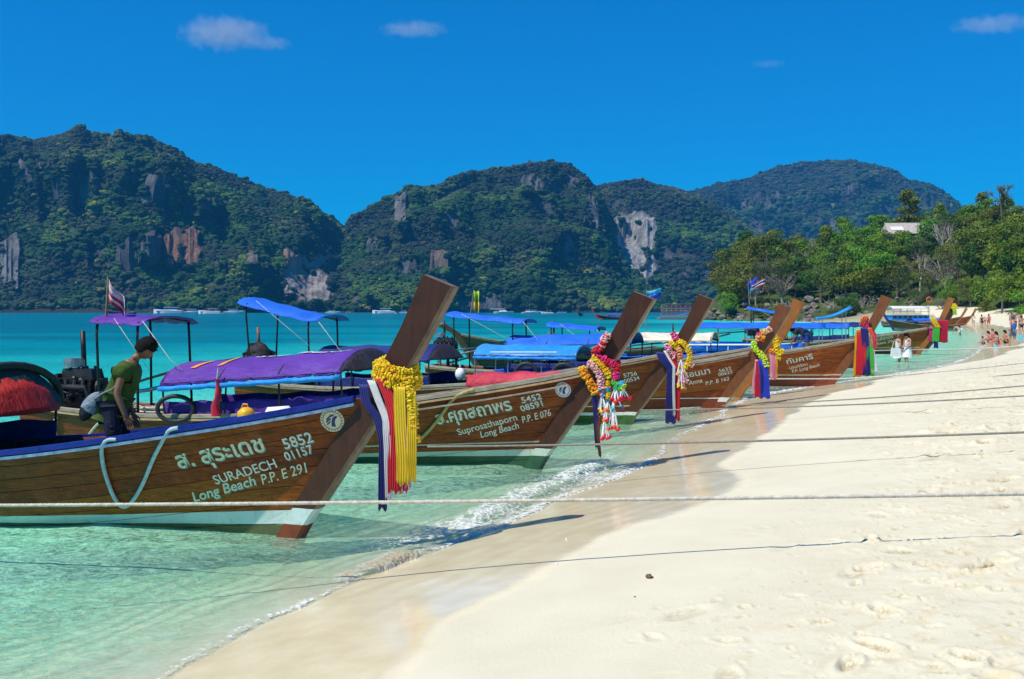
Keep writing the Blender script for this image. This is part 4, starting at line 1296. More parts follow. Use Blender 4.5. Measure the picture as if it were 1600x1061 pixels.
def longtail(bow, theta, label, hmat, rail_mat, rub_mat, stem_mat, seed=1, sz=1.0, face=PALEWOOD, detail=2, stem_top=1.0, group='long-tail boats moored with their bows to the beach', rail2=None):
    """bow: where the stem meets the water; theta: how far the bow turns towards the camera"""
    root = empty('longtail_boat', bow, -theta, label, 'boat', group)
    root.scale = (sz, sz, sz)
    rg = random.Random(seed)
    edges = [0.0, .15, .29, .42, .55, .67, .78, .89, 1.0] if detail > 1 else [0, .3, .55, .78, 1.0]
    for side in (-1, 1):
        for a, b_ in zip(edges[:-1], edges[1:]):
            strake(a, b_, side, 'plank', hmat, root, n=46 if detail > 1 else 26)
    # inner skin
    b = MB()
    for side in (-1, 1):
        rows = []
        for u in np.linspace(0, 0.985, 9):
            T = np.linspace(0, 1, 40)
            x, y, z = hull_pt(T, np.full(40, u), -0.034)
            rows.append([(a, min(bb, -0.002) * -side, c) for a, bb, c in zip(x, y, z)])
        b.grid(rows)
    b.build('inner_skin', INNER, root)
    # transom
    U = np.linspace(0, 1, 9)
    x, y, z = hull_pt(np.zeros(9), U)
    left = [(x[i], y[i], z[i]) for i in range(9)]; right = [(x[i], -y[i], z[i]) for i in range(9)][::-1]
    ring = left + right[:-1]
    b = MB(); n = len(ring)
    b.add(ring + [(p[0] + .04, p[1] * .97, p[2]) for p in ring], [tuple(range(n)), tuple(range(2 * n - 1, n - 1, -1))] + [(i, (i + 1) % n, n + (i + 1) % n, n + i) for i in range(n)])
    b.build('transom', hmat, root)
    # stem post: dark side with a pale leading face
    zs_ = np.concatenate([np.linspace(-.12, 1.5, 14), np.linspace(1.6, 2.58 * 1.0, 9)])
    hw = 0.098
    rowsL = []
    for z0 in zs_:
        k = 1.0 if z0 < 1.5 else 1 + (stem_top - 1) * (z0 - 1.5) / 1.1
        zz = z0 if z0 < 1.5 else 1.5 + (z0 - 1.5) * stem_top
        q = (z0 + .12) / 2.70
        xf = float(stem_f(z0)); xb = float(stem_b(z0 + (0.12 * q)))
        rowsL.append((xf, xb, zz, zz + 0.12 * q))
    b = MB(); ring = []
    for (xf, xb, zf, zb) in rowsL:
        w = hw
        ring.append([(xb, -w, zb), (xf - .03, -w, zf + .004), (xf - .03, w, zf + .004), (xb, w, zb)])
    b.grid(ring, close_u=True)
    b.f.append((0, 3, 2, 1)); b.mi.append(0)
    k = (len(ring) - 1) * 4
    b.f.append((k, k + 1, k + 2, k + 3)); b.mi.append(0)
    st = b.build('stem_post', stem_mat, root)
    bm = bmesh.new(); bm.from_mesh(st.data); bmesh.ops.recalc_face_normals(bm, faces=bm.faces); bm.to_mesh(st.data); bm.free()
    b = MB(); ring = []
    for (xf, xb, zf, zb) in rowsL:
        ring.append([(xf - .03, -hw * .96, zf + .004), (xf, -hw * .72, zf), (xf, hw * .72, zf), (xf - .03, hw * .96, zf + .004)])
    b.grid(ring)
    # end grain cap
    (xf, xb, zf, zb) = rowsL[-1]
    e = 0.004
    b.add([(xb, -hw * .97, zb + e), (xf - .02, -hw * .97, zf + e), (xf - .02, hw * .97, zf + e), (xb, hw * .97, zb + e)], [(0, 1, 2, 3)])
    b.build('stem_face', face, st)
    for side in (-1, 1):
        rail(0.012, 0.0, 0.065, 0.06, side, 'gunwale', rail_mat, root)
        rail(0.018, -0.058, 0.04, 0.036, side, 'rub_rail', rub_mat, root)
        if rail2: rail(0.012, -0.16, 0.025, 0.025, side, 'rub_rail', rail2, root, 0.55, .97)
    # floor, thwarts, ribs, foredeck
    def halfw(xx, zz): return abs(float(hull_y(np.array([xx]), np.array([zz]), -1, -0.045)[0]))
    for k in range(6):
        yy = (k - 2.5) * 0.17
        MB().box((-5.3, yy, 0.30), (6.0 if abs(yy) < .2 else (5.2 if abs(yy) < .3 else 4.2), 0.155, 0.025)).build('floor_board', DARKWOOD, root)
    for k, xx in enumerate((-7.2, -6.1, -5.0, -3.9, -2.8, -1.9)):
        zz = float(sheer_z(xx)) - 0.16
        MB().box((xx, 0, zz), (0.24, halfw(xx, zz) * 2, 0.035)).build('thwart', GREYWOOD, root)
    for k in range(12 if detail > 1 else 6):
        xx = -8.4 + k * 7.2 / (11 if detail > 1 else 5)
        pts = []
        for side in (-1, 1):
            zr = np.linspace(0.25, float(sheer_z(xx)) - 0.02, 5)
            yy = hull_y(np.full(5, xx), zr, -1, -0.055)
            q = [(xx, side * abs(y), z) for y, z in zip(yy, zr)]
            MB().tube(q, 0.022, 5).build('rib', DARKWOOD, root)
    rows = []
    for xx in np.linspace(-1.5, .5, 9):
        h = halfw(min(xx, .3), float(sheer_z(xx)) - .07)
        h = min(h, float(half_b((xx - X_T) / (stem_b(1.47) - X_T))) - .04)
        rows.append([(xx, -h, float(sheer_z(xx)) - .06), (xx, 0, float(sheer_z(xx)) - .04), (xx, h, float(sheer_z(xx)) - .06)])
    MB().slab(rows, lambda i, j: (rows[i][j][0], rows[i][j][1], rows[i][j][2] - .03)).build('foredeck', GREYWOOD, root)
    rows = []
    for xx in np.linspace(-9.2, -8.2, 5):
        h = float(half_b(max(0, (xx - X_T) / (stem_b(1.47) - X_T)))) - .04
        rows.append([(xx, -h, float(sheer_z(xx)) - .08), (xx, 0, float(sheer_z(xx)) - .07), (xx, h, float(sheer_z(xx)) - .08)])
    MB().slab(rows, lambda i, j: (rows[i][j][0], rows[i][j][1], rows[i][j][2] - .03)).build('stern_deck', GREYWOOD, root)
    return root

def bow_at(px, py_water, z=0.03):
    Y = F * (EYE - z) / (py_water - HZ)
    v = P(px, Y, 0.0)
    return v

def local_from_px(root, px, py, yl=None):
    """boat-local x,z of a point of the camera-side hull seen at photograph px,py (used once to lay out the lettering)"""
    th = -root.rotation_euler.z; s = root.scale[0]; o = root.location
    c, sn = math.cos(th), math.sin(th)
    x = 0.0; z = 0.7; y = -0.4
    for _ in range(30):
        # ray from eye: X = a*Y, Z = EYE - k*Y
        a = (px - 800) / F; kk = (py - HZ) / F
        y = yl if yl is not None else float(hull_y(np.array([x]), np.array([z]), -1, 0.0)[0])
        # world: X = ox + s*(x*c + y*sn), Y = oy + s*(-x*sn + y*c)
        # solve X = a Y for x
        den = s * (c + a * sn)
        x = (a * (o.y + s * y * c) - o.x - s * y * sn) / den
        Y = o.y + s * (-x * sn + y * c)
        z = (EYE - kk * Y - o.z) / s
    return x, z
def px_text(root, s, p0, p1, height_px, mat, **k):
    """p0,p1: ends of the baseline in the photograph"""
    x0, z0 = local_from_px(root, *p0); x1, z1 = local_from_px(root, *p1)
    Y = root.location.y
    L = math.hypot(x1 - x0, z1 - z0)
    hull_text(root, s, x0, z0, height_px / F * Y / root.scale[0], math.atan2(z1 - z0, x1 - x0), mat, width=L, **k)

# ---------------------------------------------------------------- garlands and ribbons
def strand(th, pts, r, cols, seed=1, name='flower_strand', dens=1.0, band=None, sub=8):
    """a strung garland: packed ruffled blossoms along a path"""
    rg = random.Random(seed)
    P_ = [Vector(p) for p in pts]
    # resample
    segs = [(P_[i + 1] - P_[i]).length for i in range(len(P_) - 1)]
    L = sum(segs)
    def at(d):
        for i, s in enumerate(segs):
            if d <= s or i == len(segs) - 1:
                return P_[i].lerp(P_[i + 1], min(1, d / max(s, 1e-6))), (P_[i + 1] - P_[i]).normalized()
            d -= s
    n = max(2, int(L / (r * 0.42) * dens))
    b = MB()
    for k in range(n + 1):
        c, d = at(L * k / n)
        q = d.orthogonal().normalized(); w = d.cross(q)
        if band: mi = int(L * k / n / band) % len(cols)
        else: mi = rg.randrange(len(cols))
        m = 10
        for j in range(m):
            a = 2 * math.pi * (j + rg.random() * .6) / m
            rr = r * rg.uniform(.72, 1.12)
            ctr = c + (q * math.cos(a) + w * math.sin(a)) * rr * 0.62 + d * rg.uniform(-.2, .2) * r
            out = (q * math.cos(a) + w * math.sin(a)); tn = out.cross(d)
            # one ruffled petal cluster: low blob, squashed along the strand
            M = Matrix((out * 1.0, tn * 1.0, d * 0.6)).transposed()
            b.ball(ctr, rr * 0.36, 5, 4, mi, M, 0.42, rg)
    o = b.build(name, [FM(c) for c in cols], th, False)
    return o
def tassel(th, p, n, length, cols, seed=1, spread=0.05):
    rg = random.Random(seed)
    b = MB()
    p = Vector(p)
    for k in range(n):
        e = p + Vector((rg.uniform(-spread, spread), rg.uniform(-spread, spread), -length * rg.uniform(.8, 1.05)))
        b.tube([p, p.lerp(e, .5) + Vector((0, 0, .01)), e], 0.009, 5, 0)
        b.ball(e, 0.024, 6, 4, 1 + rg.randrange(len(cols)), None, .25, rg)
        b.ball(e + Vector((.02, 0, .01)), 0.02, 6, 4, 1 + rg.randrange(len(cols)), None, .25, rg)
    return b.build('tassel', [FM('white')] + [FM(c) for c in cols], th)
def ribbon(th, top, bottom, w, col, seed=1, folds=3, depth=0.03, name='ribbon', nz=16, taper=1.0):
    """a pleated satin band hanging from top to bottom (any path of points)"""
    rg = random.Random(seed)
    path = [Vector(p) for p in (list(top) if isinstance(top, list) else [top])] + [Vector(bottom)]
    segs = [(path[i + 1] - path[i]).length for i in range(len(path) - 1)]
    L = sum(segs)
    rows = []; nx = folds * 6 + 1
    ph = rg.uniform(0, 6)
    for i in range(nz + 1):
        d = L * i / nz; q = i / nz
        for k, s in enumerate(segs):
            if d <= s + 1e-6 or k == len(segs) - 1:
                c = path[k].lerp(path[k + 1], min(1, d / max(s, 1e-6))); break
            d -= s
        row = []
        ww = w * (1 + (taper - 1) * q)
        for j in range(nx):
            g = j / (nx - 1) - .5
            row.append((c.x + g * ww + .006 * math.sin(q * 7 + ph), c.y + depth * math.sin(g * folds * 6.283 + ph + q * .8) * (.35 + .65 * q) + .01 * math.sin(q * 5 + ph * 2), c.z + (rg.uniform(-.012, .012) if i == nz else 0) - (.02 * math.sin(g * 9 + ph) if i == nz else 0)))
        rows.append(row)
    return MB().slab(rows, lambda i, j: (rows[i][j][0], rows[i][j][1] + .004, rows[i][j][2])).build(name, RM(col), th, True)
def stem_mid(z):
    return (float(stem_f(z)) + float(stem_b(z))) / 2
def loop_pts(z, dz=0.16, rx=0.22, ry=0.15, n=14, a0=0.0, a1=6.2832, cx=None):
    """a ring round the stem, higher at the back (aft) than in front"""
    out = []
    for k in range(n + 1):
        a = a0 + (a1 - a0) * k / n
        zz = z + dz * math.cos(a) * -1
        c = stem_mid(z) if cx is None else cx
        out.append((c + rx * math.cos(a), ry * math.sin(a), zz))
    return out
def decor(root, kind, label, cat, group=None):
    """garland or ribbon thing tied to a boat's stem: stands at the stem, placed in the world like its boat"""
    th = -root.rotation_euler.z
    o = empty(kind, root.location, -th, label, cat, group)
    o.scale = root.scale
    return o
TH = R(18)
WHITEP = plain('sign_white_paint', (0.74, 0.73, 0.60), 0.6, 0.3, 30, 0.2)
MINTP = plain('sign_mint_paint', (0.68, 0.68, 0.48), 0.6, 0.3, 30, 0.2)
SHADEP = plain('sign_grey_shade', (0.16, 0.22, 0.20), 0.6, 0.3, 30, 0.2)
CREAM = plain('cream_badge', (0.70, 0.60, 0.38), 0.5, 0.12)
WBADGE = plain('white_badge', (0.74, 0.76, 0.80), 0.5, 0.12)
NAVYP = plain('navy_print', (0.02, 0.03, 0.14), 0.5, 0.2)
STEMB = wood_mat('stem_dark_brown', (0.036, 0.012, 0.006), (0.062, 0.022, 0.011), 0.5, (6, 6, 0.8))
STEMO = wood_mat('stem_orange_brown', (0.24, 0.085, 0.02), (0.36, 0.14, 0.03), 0.45, (6, 6, 0.8))
STEMR = wood_mat('stem_red_brown', (0.16, 0.055, 0.022), (0.24, 0.09, 0.035), 0.45, (6, 6, 0.8))
BLUEP = plain('royal_blue_paint', (0.008, 0.02, 0.22), 0.3, 0.35, 6)
LBLUEP = plain('pale_blue_paint', (0.16, 0.27, 0.42), 0.4, 0.5, 9)
VIOLET = cloth('violet_canvas', (0.105, 0.028, 0.32))
VIOLET2 = cloth('deep_violet_canvas', (0.07, 0.014, 0.24))
ROYAL = cloth('royal_blue_tarp', (0.008, 0.13, 0.68))
AZURE = cloth('azure_tarp', (0.012, 0.26, 0.75))
NAVYC = cloth('navy_tarp', (0.006, 0.016, 0.16))
BLACKC = cloth('black_canvas', (0.02, 0.014, 0.022))
GREENC = cloth('dark_green_canvas', (0.008, 0.03, 0.022))
REDC = cloth('red_canvas', (0.34, 0.008, 0.006))
CREAMC = cloth('cream_canvas', (0.68, 0.64, 0.52))
REDT = cloth('faded_red_tarp', (0.50, 0.03, 0.06))
GREYC = cloth('grey_cloth', (0.20, 0.25, 0.30))
WHITEC = plain('white_plastic', (0.78, 0.78, 0.76), 0.4, 0.1)
ORANGP = plain('orange_print', (0.75, 0.28, 0.02), 0.6, 0.1)
YELP = plain('yellow_plastic', (0.72, 0.42, 0.01), 0.4, 0.15)

# ---- boat 1
H1 = hull_mat('varnished_planks_a', (0.26, 0.058, 0.005), (0.070, 0.016, 0.002), (-.02, .045), (.135, .30), 0, (0.10, 0.12, 0.05), stripe=(0.55, 0.68, 0.64))
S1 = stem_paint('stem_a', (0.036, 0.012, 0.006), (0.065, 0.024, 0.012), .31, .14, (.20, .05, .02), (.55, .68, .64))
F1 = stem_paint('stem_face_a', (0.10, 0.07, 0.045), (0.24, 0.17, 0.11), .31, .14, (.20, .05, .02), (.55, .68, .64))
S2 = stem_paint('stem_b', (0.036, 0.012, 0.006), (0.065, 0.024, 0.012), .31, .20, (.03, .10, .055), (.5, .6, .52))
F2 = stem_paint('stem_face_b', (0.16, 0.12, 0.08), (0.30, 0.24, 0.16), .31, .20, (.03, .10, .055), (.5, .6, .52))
S3 = stem_paint('stem_c', (0.05, 0.018, 0.008), (0.085, 0.032, 0.014), .27, .20, (.05, .12, .03))
S4 = stem_paint('stem_d', (0.12, 0.040, 0.014), (0.19, 0.07, 0.025), .33, .22, (.20, .045, .02))
S6 = stem_paint('stem_e', (0.13, 0.045, 0.015), (0.21, 0.08, 0.028), .40, .36, (.22, .05, .03), (.5, .4, .27))
b1 = longtail(bow_at(476, 834), TH, 'nearest long-tail boat with royal blue gunwale and pale Thai lettering above SURADECH', H1, BLUEP, LBLUEP, S1, 1, face=F1)
TXT = {'shadow': SHADEP}
px_text(b1, 'ส. สุระเดช', (281, 732), (416, 704), 26, MINTP, **TXT, bold=0.02)
px_text(b1, 'SURADECH', (338, 757), (434, 730), 15, WHITEP)
px_text(b1, 'Long Beach', (304, 784), (402, 757), 16, MINTP, shear=0.25, **TXT)
px_text(b1, 'P.P. E 291', (411, 757), (483, 737), 16, MINTP, shear=0.2)
px_text(b1, '5852', (446, 702), (491, 690), 17, WHITEP, shadow=SHADEP)
px_text(b1, '01157', (448, 720), (491, 707), 14, WHITEP, shadow=SHADEP)
bx_, bz_ = local_from_px(b1, 519.5, 657)
hull_badge(b1, bx_, bz_, 0.118, CREAM, NAVYP)
arch_canopy(b1, -7.9, -3.88, 1.20, 1.20, 0.50, 0.86, REDC, end=GREENC, end_mid=REDC, side=NAVYC, seed=3)
MB().tube([(-3.88, .86 * math.cos(a), 1.20 + .51 * math.sin(a) ** .8) for a in np.linspace(0.02, 3.12, 16)], 0.05, 8).build('canopy_hem', GREENC, b1, True)
engine(b1, seed=5)

# ---- boat 2
H2 = hull_mat('varnished_planks_b', (0.24, 0.045, 0.007), (0.08, 0.015, 0.003), (.06, .10), (.20, .31), 0, (0.03, 0.10, 0.055), stripe=(0.50, 0.60, 0.52), line=0.10)
b2 = longtail(bow_at(848, 729), TH, 'second long-tail boat, violet canopy, brown hull lettered Suprosathaporn', H2, GREYWOOD, wood_mat('tan_edge_wood', (0.42, 0.25, 0.11), (0.60, 0.42, 0.24), .5), S2, 2, face=F2, rail2=GREYWOOD, stem_top=.93)
px_text(b2, 'ส.ศุภสถาพร', (684, 663), (801, 640), 19, WHITEP, shadow=SHADEP, bold=0.02)
px_text(b2, 'Suprosathaporn', (717, 680), (809, 656), 10.5, WHITEP)
px_text(b2, 'Long Beach', (752, 684), (812, 669), 10.5, WHITEP, shear=0.2)
px_text(b2, 'P.P. E 076', (817, 661), (862, 649), 10.5, WHITEP, shear=0.2)
px_text(b2, '5452', (816, 630), (847, 623), 9.5, WHITEP, shadow=SHADEP)
px_text(b2, '08591', (815, 643), (849, 634), 9.5, WHITEP, shadow=SHADEP)
bx_, bz_ = local_from_px(b2, 880, 609)
hull_badge(b2, bx_, bz_, 0.112, WBADGE, NAVYP)
arch_canopy(b2, -6.05, -2.85, 1.18, 1.43, 0.33, 0.92, VIOLET, roll=AZURE, side=VIOLET2, end=BLACKC, seed=7, posts=4, post_mat=IRON)
stern_canopy(b2, -7.55, -6.5, 2.22, 2.18, 0.75, VIOLET, seed=4)
engine(b2, seed=1, x=-8.35, z=0.74, s=1.25)
# printed marks on the violet roof
def roof_text(root, s, x0, x1, yb, h, mat, canopy, zfun):
    me = text_mesh(s, 1.0, 0.2, 0.03)
    n = len(me.vertices); co = np.zeros(n * 3); me.vertices.foreach_get('co', co); co = co.reshape(-1, 3)
    w = co[:, 0].max() - co[:, 0].min()
    X = x0 + (co[:, 0] - co[:, 0].min()) / w * (x1 - x0); Yy = yb + co[:, 1] * h
    Z = np.array([zfun(a, b) for a, b in zip(X, Yy)])
    me.vertices.foreach_set('co', np.stack([X, Yy, Z], 1).ravel().astype(np.float32)); me.materials.clear()
    link('roof_lettering', me, mat, canopy)
def b2roof(x, y, x0=-6.05, x1=-2.85, zb0=1.18, zb1=1.43, rise=.33, hw=.92):
    f = (x - x0) / (x1 - x0); hoop = abs(math.sin(f * math.pi * 3)); yn = min(.99, abs(y) / hw)
    return zb0 + (zb1 - zb0) * f + rise * (1 - yn ** 2.3) ** .75 - .03 * hoop * math.sqrt(1 - yn * yn) + .016
b2can = [o for o in COL.objects if o.parent == b2 and o.name.startswith('canopy') and 'post' not in o.name and 'rail' not in o.name and 'end' not in o.name][0]
roof_text(b2, 'SWIMMING', -4.75, -3.05, -.22, .30, OFFWHITE, b2can, b2roof)
b = MB()
for xx in (-5.7, -5.2):
    rows = [[(xx + k * .05 + .12 * q, -.62 + .38 * q, b2roof(xx + k * .05 + .12 * q, -.62 + .38 * q)) for k in range(3)] for q in (0, .33, .66, 1)]
    b.grid(rows)
b.build('roof_mark', ORANGP, b2can)

# ---- boat 3
H3 = hull_mat('varnished_planks_c', (0.22, 0.050, 0.009), (0.09, 0.020, 0.005), (.10, .14), (.20, .27), 0, (0.05, 0.12, 0.03), line=0.12)
b3 = longtail(bow_at(988, 661), TH, 'third long-tail boat, dark brown hull with small white numbers and tilted bright blue stern awning', H3, GREYWOOD, PALEWOOD, S3, 3, sz=.99)
px_text(b3, '5756', (975, 590), (996, 586), 6.5, WHITEP)
px_text(b3, '00534', (976, 599), (1000, 593), 6.5, WHITEP)
arch_canopy(b3, -7.0, -4.2, 1.24, 1.30, 0.34, 0.86, NAVYC, side=NAVYC, end=BLACKC, seed=9)
stern_canopy(b3, -9.0, -6.9, 2.60, 2.12, 0.75, ROYAL, seed=5, curl=.25)
engine(b3, seed=2, x=-8.9, z=.98, cover=BLACKC)

# ---- boat 4
H4 = hull_mat('varnished_planks_d', (0.30, 0.075, 0.011), (0.12, 0.028, 0.005), (.22, .22), (.30, .33), 0, (0.20, 0.045, 0.02))
b4 = longtail(bow_at(1130, 639), TH, 'long-tail boat lettered Anna with azure canopy and rust red bottom paint', H4, GREYWOOD, PALEWOOD, S4, 4, sz=.93)
px_text(b4, 'เอนนา', (1074, 590), (1110, 583), 9, WHITEP, shadow=SHADEP)
px_text(b4, 'Anna', (1076, 602), (1098, 597), 7, WHITEP, shear=.2)
px_text(b4, '5632', (1124, 582), (1143, 577), 5, WHITEP)
px_text(b4, '00625', (1123, 588), (1145, 583), 5, WHITEP)
px_text(b4, 'P.P. B 162', (1103, 602), (1140, 594), 6, WHITEP, shear=.2)
arch_canopy(b4, -6.4, -3.6, 1.36, 1.36, 0.26, 0.90, AZURE, roll=AZURE, side=ROYAL, seed=11, post_mat=STEELP)
MB().cyl((-5.9, -.97, 1.43), (-4.1, -.97, 1.45), .018, 7).build('awning_pole', OFFWHITE, b4)
engine(b4, seed=3, x=-8.8, z=1.0)

# ---- boat 5 (bow behind boat 4)
b5p = Vector((6.15, 27.4, 0))
b5 = longtail(b5p, TH, 'long-tail boat with orange brown prow right behind the prow of the boat lettered Anna', H4, GREYWOOD, PALEWOOD, STEMO, 5, face=STEMO, stem_top=1.05, sz=.97)
arch_canopy(b5, -6.6, -2.9, 1.40, 1.50, 0.30, 0.92, ROYAL, side=NAVYC, seed=13)
stern_canopy(b5, -8.5, -6.1, 2.32, 2.10, 0.72, ROYAL, seed=6)
engine(b5, seed=7, x=-8.8, z=1.12)

# ---- boat 6
H6 = hull_mat('varnished_planks_e', (0.38, 0.105, 0.012), (0.17, 0.042, 0.005), (.30, .34), (.34, .40), 0, (0.22, 0.05, 0.03), stripe=(.55, .42, .28))
b6 = longtail(bow_at(1303, 603), TH, 'light brown long-tail boat with three lines of white lettering and cream canopy', H6, GREYWOOD, PALEWOOD, S6, 6, face=PALEWOOD, stem_top=1.12)
px_text(b6, 'ทับคารี', (1230, 569), (1271, 560), 8, WHITEP, shadow=SHADEP)
px_text(b6, 'บุณฑริกา', (1234, 577), (1262, 571), 4.5, WHITEP)
px_text(b6, 'P.P. Long Beach', (1238, 583), (1281, 572), 5, WHITEP, shear=.2)
arch_canopy(b6, -6.9, -3.6, 1.38, 1.40, 0.26, 0.92, CREAMC, side=ROYAL, seed=15)
stern_canopy(b6, -9.0, -7.3, 1.9, 1.75, 0.75, ROYAL, seed=8)
engine(b6, seed=9, x=-8.9, z=1.0)

# ---- boat 7
b7 = longtail(bow_at(1438, 553), TH, 'long-tail boat behind the two wading women, red and green sashes on its prow', H6, GREYWOOD, PALEWOOD, STEMO, 7, detail=1, face=STEMR, stem_top=1.35)
px_text(b7, 'มาลัยทอง', (1368, 534), (1396, 528), 5, MINTP)
px_text(b7, 'ศิริพร 291', (1366, 540), (1398, 534), 4, MINTP)
arch_canopy(b7, -6.6, -3.6, 1.38, 1.40, 0.26, 0.92, ROYAL, side=NAVYC, seed=17)
stern_canopy(b7, -9.0, -6.6, 2.5, 2.1, 0.75, ROYAL, seed=9)
engine(b7, seed=11)

# ---- boats further on
b8 = longtail(Vector((24.6, 60.5, 0)), TH, 'dark prowed long-tail boat, yellow wrap on stem top, beyond the red sashed prow', H3, GREYWOOD, PALEWOOD, STEMB, 8, detail=1, stem_top=1.25)
arch_canopy(b8, -6.6, -3.0, 1.38, 1.40, 0.26, 0.92, NAVYC, seed=19)
b9 = longtail(Vector((60.5, 140, 0)), R(14), 'small distant long-tail boat drawn up far along the beach', H6, GREYWOOD, PALEWOOD, STEMO, 9, detail=1)
b10 = longtail(Vector((70.0, 158, 0)), R(10), 'most distant long-tail boat by the sand hump', H4, GREYWOOD, PALEWOOD, STEMO, 10, detail=1)

# ---- boat facing left, out on the water behind
H11 = hull_mat('varnished_planks_f', (0.17, 0.07, 0.035), (0.10, 0.035, 0.02), (.04, .05), (.05, .06), 0, (0.03, 0.10, 0.05))
b11 = longtail(Vector((-1.55, 42.0, 0)), R(180 - 22), 'long-tail boat pointing left with green Thai lettering, out behind the blue canopies', H11, GREYWOOD, PALEWOOD, STEMR, 11, detail=2, sz=.95, stem_top=.3, group='long-tail boats lying off the beach')
hull_text(b11, 'ศรีบุญเรือง', -.1, .62, .24, -R(12), plain('sign_green_paint', (.12, .42, .26), .6, .2), width=2.1, side=1, shear=0)
# ---- red and purple boat far out
H12 = hull_mat('red_painted_planks', (0.32, 0.03, 0.03), (0.16, 0.015, 0.02), (.10, .2), (.2, .3), 0, (0.03, 0.03, 0.05))
b12 = longtail(P(935, 250, 0), R(180 + 5), 'red long-tail boat with purple canopy far out in the bay', H12, GREYWOOD, PALEWOOD, plain('red_stem', (.45, .04, .04), .5), 12, detail=1, sz=1.0, group='long-tail boats lying off the beach')
arch_canopy(b12, -7.6, -2.2, 1.3, 1.3, 0.3, 0.9, VIOLET, side=VIOLET2, seed=21)
b13 = longtail(P(905, 420, 0), R(100), 'small dark long-tail boat seen end on far across the bay', H3, GREYWOOD, PALEWOOD, STEMB, 13, detail=1, sz=1.1, group='long-tail boats lying off the beach')
arch_canopy(b13, -6.6, -3.0, 1.38, 1.40, 0.26, 0.92, NAVYC, seed=22)
b14 = longtail(P(168, 620, 0), R(170), 'brown boat with a raised pale pole under the wooded slope at far left', H3, GREYWOOD, PALEWOOD, STEMO, 14, detail=1, sz=1.8, group='long-tail boats lying off the beach')
# ================================================================ wooded headland at the end of the beach
HL = [(1085, 489), (1105, 478), (1125, 452), (1160, 425), (1200, 412), (1250, 418), (1290, 420), (1330, 400), (1400, 378), (1450, 368), (1500, 358), (1560, 362), (1640, 362), (1760, 340), (1900, 330)]
def build_headland():
    sil = np.array(HL, float); ncol, nrow = 200, 60
    px = np.linspace(sil[0, 0], sil[-1, 0], ncol); yy = np.interp(px, sil[:, 0], sil[:, 1])
    A, V = np.meshgrid((px - 800) / F, np.linspace(0, 1.6, nrow))
    Ds = np.interp(px, [1085, 1130, 1400, 1480, 1560, 1700, 1900], [262, 232, 212, 196, 178, 150, 120])
    Dr = Ds + np.interp(px, [1085, 1150, 1300, 1900], [30, 55, 75, 80])
    H = (HZ - yy) / F * Dr + EYE
    D = Ds + (Dr - Ds) * V
    prof = np.where(V <= 1, 1 - (1 - np.minimum(V, 1)) ** 1.5, 1 - ((V - 1) / .6) ** 1.5)
    X = A * D
    Z = H * prof + (fbm(X / 9, D / 9, 3, 5) - .5) * 3 * np.sin(np.pi * np.clip(V, 0, 1)) - 0.8 * (V == 0) - 0.5
    me = np_mesh('headland', np.stack([X.ravel(), D.ravel(), Z.ravel()], 1), grid_quads(nrow, ncol), smooth=False)
    t = NT('headland_soil'); p = t.pos()
    n = t.noise(p, 0.35, 5, .65)
    t.set(t.ramp(n, [(.35, (.03, .06, .012)), (.65, (.08, .12, .03))]), .95, 0, .2, t.bump(t.noise(p, 1.5, 5, .7), 1, .4))
    tag(link('headland', me, t.m), kind='structure')
    return A, V, X, D, Z
HG = build_headland()
def headland_z(x, y):
    A, V, X, D, Z = HG
    i = np.argmin((X - x) ** 2 + (D - y) ** 2)
    return float(Z.ravel()[i])

def leaf_mat(name, lo, mid, hi):
    t = NT(name)
    c = t.coord('Object')
    rnd = t.n('ObjectInfo').outputs['Random']
    n = t.noise(c, 0.9, 4, .6); n2 = t.noise(c, 5, 2)
    col = t.ramp(t.math('ADD', t.math('MULTIPLY', n, .65), t.math('MULTIPLY', n2, .35)), [(.33, lo), (.5, mid), (.68, hi)])
    hs = t.n('HueSaturation'); t.l(col, hs.inputs['Color']); t.l(t.mapr(rnd, 0, 1, .72, 1.3), hs.inputs['Value']); t.l(t.mapr(rnd, 0, 1, .475, .525), hs.inputs['Hue'])
    t.set(hs.outputs[0], .6, 0, .3)
    tl = t.n('BsdfTranslucent'); t.l(hs.outputs[0], tl.inputs['Color'])
    mx = t.n('MixShader'); mx.inputs[0].default_value = .42
    t.l(t.b.outputs[0], mx.inputs[1]); t.l(tl.outputs[0], mx.inputs[2]); t.l(mx.outputs[0], t.out.inputs[0])
    return t.m
LEAF = {'bright': leaf_mat('leaves_bright_green', (.06, .14, .010), (.14, .27, .018), (.25, .38, .03)),
        'dark': leaf_mat('leaves_dark_green', (.025, .07, .010), (.06, .15, .018), (.11, .22, .026)),
        'olive': leaf_mat('leaves_olive', (.08, .11, .012), (.17, .20, .022), (.27, .29, .035)),
        'yellow': leaf_mat('leaves_yellow_green', (.09, .15, .01), (.19, .27, .018), (.30, .36, .035)),
        'grey': leaf_mat('twigs_grey_brown', (.07, .055, .04), (.13, .105, .075), (.19, .16, .12)),
        'rust': leaf_mat('leaves_rust_brown', (.09, .045, .02), (.16, .08, .035), (.22, .13, .05))}
BARK = wood_mat('tree_bark', (.09, .07, .05), (.20, .17, .13), .9)
PALEBARK = wood_mat('pale_bark', (.30, .27, .21), (.48, .44, .36), .9)

